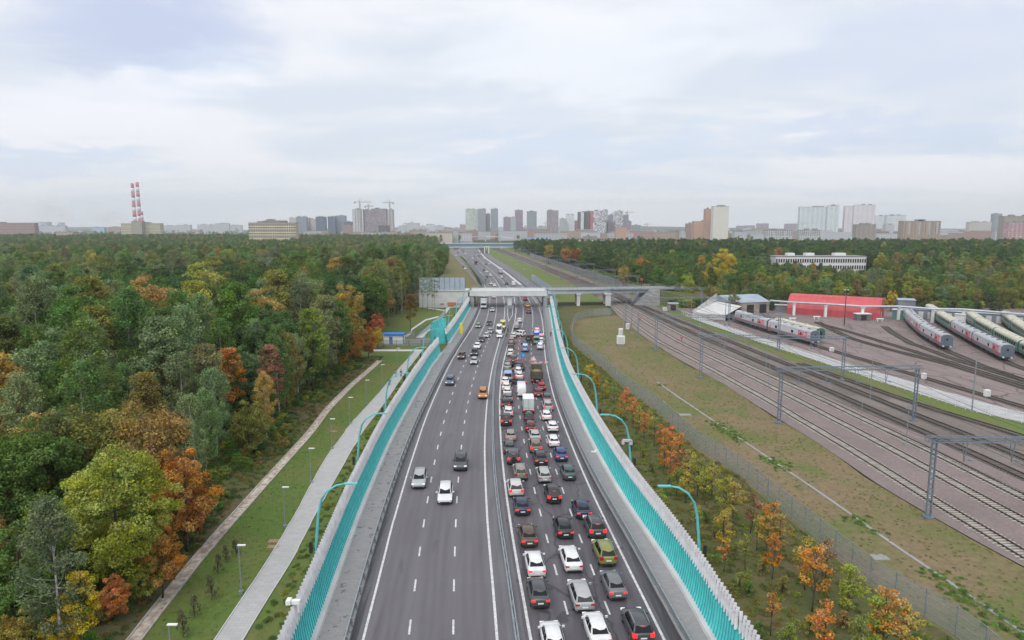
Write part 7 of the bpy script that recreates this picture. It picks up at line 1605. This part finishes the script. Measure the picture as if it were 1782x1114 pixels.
# ---------------------------------------------------------- people
def person(px, py, yaw, label, jacket, trousers, legs=.14, group=None, z=.03):
    """one skinned body in walking pose; jacket, trousers and hair as children"""
    x, y = G(px, py); root = thing('person', (x, y, z), label, 'person', group, yaw)
    def skin(name, verts, edges, rad, mt, par):
        me = bpy.data.meshes.new(name); me.from_pydata(verts, edges, []); o = bpy.data.objects.new(name, me); COL.objects.link(o); sk = o.modifiers.new('s', 'SKIN'); sb = o.modifiers.new('u', 'SUBSURF'); sb.levels = 1; sb.render_levels = 1
        for v, r_ in zip(me.skin_vertices[0].data, rad): v.radius = (r_, r_*.8)
        me.skin_vertices[0].data[0].use_root = True
        m2 = bpy.data.meshes.new_from_object(o.evaluated_get(bpy.context.evaluated_depsgraph_get())); bpy.data.objects.remove(o); m2.materials.clear(); m2.materials.append(mt); return link(name, m2, par)
    a = legs
    V = [(0,0,.95),(0,0,1.15),(0,0,1.38),(0,0,1.5),(0,.01,1.6),(0,.02,1.7),(.1,0,.88),(.11,a*.7,.5),(.11,a,.09),(.11,a+.16,.05),(-.1,0,.88),(-.11,-a*.3,.5),(-.11,-a,.09),(-.11,-a+.16,.05),(.2,0,1.36),(.26,-a*.6,1.1),(.25,.1-a*.5,.86),(.25,.14-a*.5,.76),(-.2,0,1.36),(-.26,a*.6,1.1),(-.25,.1+a*.5,.86),(-.25,.14+a*.5,.76)]
    E = [(0,1),(1,2),(2,3),(3,4),(4,5),(0,6),(6,7),(7,8),(8,9),(0,10),(10,11),(11,12),(12,13),(2,14),(14,15),(15,16),(16,17),(2,18),(18,19),(19,20),(20,21)]
    Rr = [.13,.12,.14,.055,.095,.09,.085,.06,.045,.04,.085,.06,.045,.04,.055,.042,.032,.028,.055,.042,.032,.028]
    skin('body', V, E, Rr, M['skin'], root)
    J = [0,1,2,14,15,16,18,19,20]; mp = {q: i for i, q in enumerate(J)}
    skin('jacket', [V[q] for q in J], [(mp[p], mp[q]) for p, q in E if p in mp and q in mp], [Rr[q]+.028 for q in J], jacket, root)
    J = [0,6,7,8,10,11,12]; mp2 = {q: i for i, q in enumerate(J)}
    skin('trousers', [V[q] for q in J], [(mp2[p], mp2[q]) for p, q in E if p in mp2 and q in mp2], [Rr[q]+.02 for q in J], trousers, root)
    g = MB(); g.tube([(0, -.01, 1.62), (0, -.01, 1.72), (0, .0, 1.79)], [.10, .105, .05], 10); g.build('hair', M['trim'], root, True)
    return root
dk, gy, hv = M['cloth_dark'], M['cloth_grey'], M['cloth_hi']
person(678, 671, .4, 'person in dark clothes walking on the light path, nearest of three', dk, dk); person(689, 657, .3, 'person in a pale top walking on the light path, middle of three', gy, gy); person(698, 656, .3, 'person in dark clothes walking on the light path, farthest of three', dk, dk)
person(958.5, 587, .2, 'person in dark clothes walking alone on the right walkway', dk, dk, z=.2)
for px, py, l, j in ((918, 598.5, 'person in dark clothes at the crash, left one of the group of three', dk), (921.5, 598, 'person in dark clothes at the crash, middle of the group of three', dk), (926, 597.5, 'person in dark clothes at the crash, right one of the group of three', dk), (877.5, 579, 'person in dark green clothes beside the yellow ambulance', dk), (884, 578.5, 'person in green clothes standing at the median line', mat('green_cloth', (.04, .09, .05), .9)), (882, 587, 'person in green clothes walking between the carriageways', mat('green_cloth', (.05, .10, .06), .9)), (908, 605, 'person behind the pale blue police car', dk), (948.5, 590, 'person in a pale vest beside the guardrail', gy), (946, 598, 'person in a high visibility vest beside the white police saloon', hv)):
    person(px, py, random.random()*6, l, j, dk, legs=.05)
# cones, signs at the closure
cpts = [(905.5, 586, 1), (903, 594, 1), (903.5, 601, 2), (901.5, 608, 2), (904.5, 625.5, 3), (914, 627.5, 3), (922.5, 630, 3), (934, 634, 3), (948.5, 634, 3)]
g = MB(); g.tube([(0, 0, .04), (0, 0, .75)], [.17, .04], 12); cone = thing('traffic_cone', (0, 0, 0), 'x', 'traffic cone', 'traffic cones around the crash site'); g.build('cone', M['orange'], cone); g = MB(); g.box((0, 0, .03), (.42, .42, .05)); g.build('base', M['orange'], cone); g = MB(); g.tube([(0, 0, .35), (0, 0, .5)], [.115, .082], 12); g.build('white_band', M['white'], cone)
for i, (px, py, q) in enumerate(cpts): put(cone, USED, (*G(px, py), .03), 0, {1: 'traffic cone beside the crashed cars on the dashed line', 2: 'traffic cone left of the pale blue police car', 3: 'traffic cone in the row closing the lanes ahead of the dump truck'}[q])
r = thing('road_sign', (*G(909.5, 628), 0), 'round blue sign with a white arrow at the closed lanes', 'road sign'); g = MB(); g.tube([(0, 0, 1.5), (0, .05, 1.5)], .62, 20); g.build('disc', mat('sign_blue', (.02, .28, .66), .4), r); g = MB(); g.bar((-.25, -.02, 1.75), (.25, -.02, 1.25), .12, .03); g.bar((.25, -.02, 1.25), (-.05, -.02, 1.28), .1, .03); g.bar((.25, -.02, 1.25), (.22, -.02, 1.55), .1, .03); g.build('arrow', M['white'], r); g = MB(); g.bar((0, .05, 0), (0, .05, 1.2), .06); g.build('stand', M['steel'], r)
r = thing('warning_sign', (*G(928.5, 633.5), 0), 'white warning triangle sign on a stand ahead of the dump truck', 'road sign'); g = MB(); g.add([(-.75, 0, .9), (.75, 0, .9), (0, 0, 2.2), (-.75, .05, .9), (.75, .05, .9), (0, .05, 2.2)], ((0, 1, 2), (5, 4, 3), (0, 3, 4, 1), (1, 4, 5, 2), (2, 5, 3, 0))); g.build('triangle', M['white'], r)
g = MB(); P = [(-.75, -.02, .9), (.75, -.02, .9), (0, -.02, 2.2)]
for a, b in zip(P, P[1:]+P[:1]): g.bar(a, b, .13, .03)
g.build('red_border', M['beacon_red'] if False else M['orange'], r); g = MB(); g.bar((0, .05, 0), (0, .05, .95), .06); g.build('stand', M['steel'], r)
r = thing('lane_closure_barrier', (*G(940, 635.5), 0), 'low red and white barrier board across the right lane behind the dump truck', 'barrier'); g = MB()
for k in range(6): g.box((-1.9+k*.7, 0, .75), (.7, .06, .22), m=k % 2)
g.build('board', [M['orange'], M['white']], r); g = MB(); g.box((-1.8, 0, .35), (.1, .4, .7)); g.box((1.6, 0, .35), (.1, .4, .7)); g.build('stand', M['steel'], r)
# motorcycle
r = thing('motorcycle', (*G(902, 522.5), .03), 'dark motorcycle on the right carriageway under the overpass', 'motorcycle')
for yy in (-.7, .7): g = MB(); g.tube([(-.07, yy, .32), (.07, yy, .32)], .32, 14); g.build('wheel', M['tyre'], r)
g = MB(); g.loft([[(-.1, -.6, .7), (.1, -.6, .7), (.1, -.6, .85), (-.1, -.6, .85)], [(-.16, 0, .45), (.16, 0, .45), (.16, 0, .95), (-.16, 0, .95)], [(-.12, .55, .6), (.12, .55, .6), (.1, .5, 1.0), (-.1, .5, 1.0)]]); g.build('body', M['tail_off'], r); g = MB(); g.bar((-.35, .45, 1.1), (.35, .45, 1.1), .05); g.build('handlebar', M['dark_steel'], r); g = MB(); g.box((0, -.78, .8), (.15, .06, .08)); g.build('tail_light', M['tail_on'], r)
person(902, 522.7, 0, 'rider in dark red clothes on the motorcycle under the overpass', mat('maroon_cloth', (.09, .02, .03), .9), dk, legs=.2, z=.25)
# manhole grates beside the path, litter of covers
for i, (px, py, l) in enumerate(((477, 942, 'upper one of two pale red grids on the lawn beside the path'), (476, 952, 'lower one of two pale red grids on the lawn beside the path'), (580, 751, 'pale reddish grid on the lawn farther up the path'))):
    g = MB()
    for k in range(5): g.box((-.56+k*.28, 0, .03), (.06, .7, .05)); g.box((0, -.32+k*.16, .033), (1.2, .05, .045))
    o = g.build('drain_grid', mat('grid_red', (.42, .26, .20), .8)); o.location = gv(px, py); tag(o, l, 'grid', 'reddish grids on the left lawn')
# red railway signals
for px, py, l in ((1113, 560, 'small red signal beside the tracks near the viaduct'), (1186, 594, 'small red signal between the tracks'), (1115, 508, 'tall dark signal with a red head on the viaduct side')):
    x, y = G(px, py) if py > 520 else (AT(1116, 500, 300)[0], 299.5); b = 0 if py > 520 else 7.9; r = thing('railway_signal', (x, y, b), l, 'railway signal'); h = .9 if b == 0 else 2.8
    g = MB(); g.bar((0, 0, 0), (0, 0, h), .1 if b == 0 else .3); g.build('post', M['dark_steel'], r); g = MB(); g.box((0, 0, h+.2), (.7 if b == 0 else 1.1, .3, .45 if b == 0 else .9)); g.build('signal_head', M['red'], r)
# gantry style white van litter on the right walkway
g = MB(); g.box((0, 0, .1), (.9, .4, .15)); g.box((.3, .2, .2), (.4, .3, .2)); o = g.build('litter', M['white']); o.location = (*G(1034, 789), .16); tag(o, 'crumpled white litter on the right walkway', 'litter')
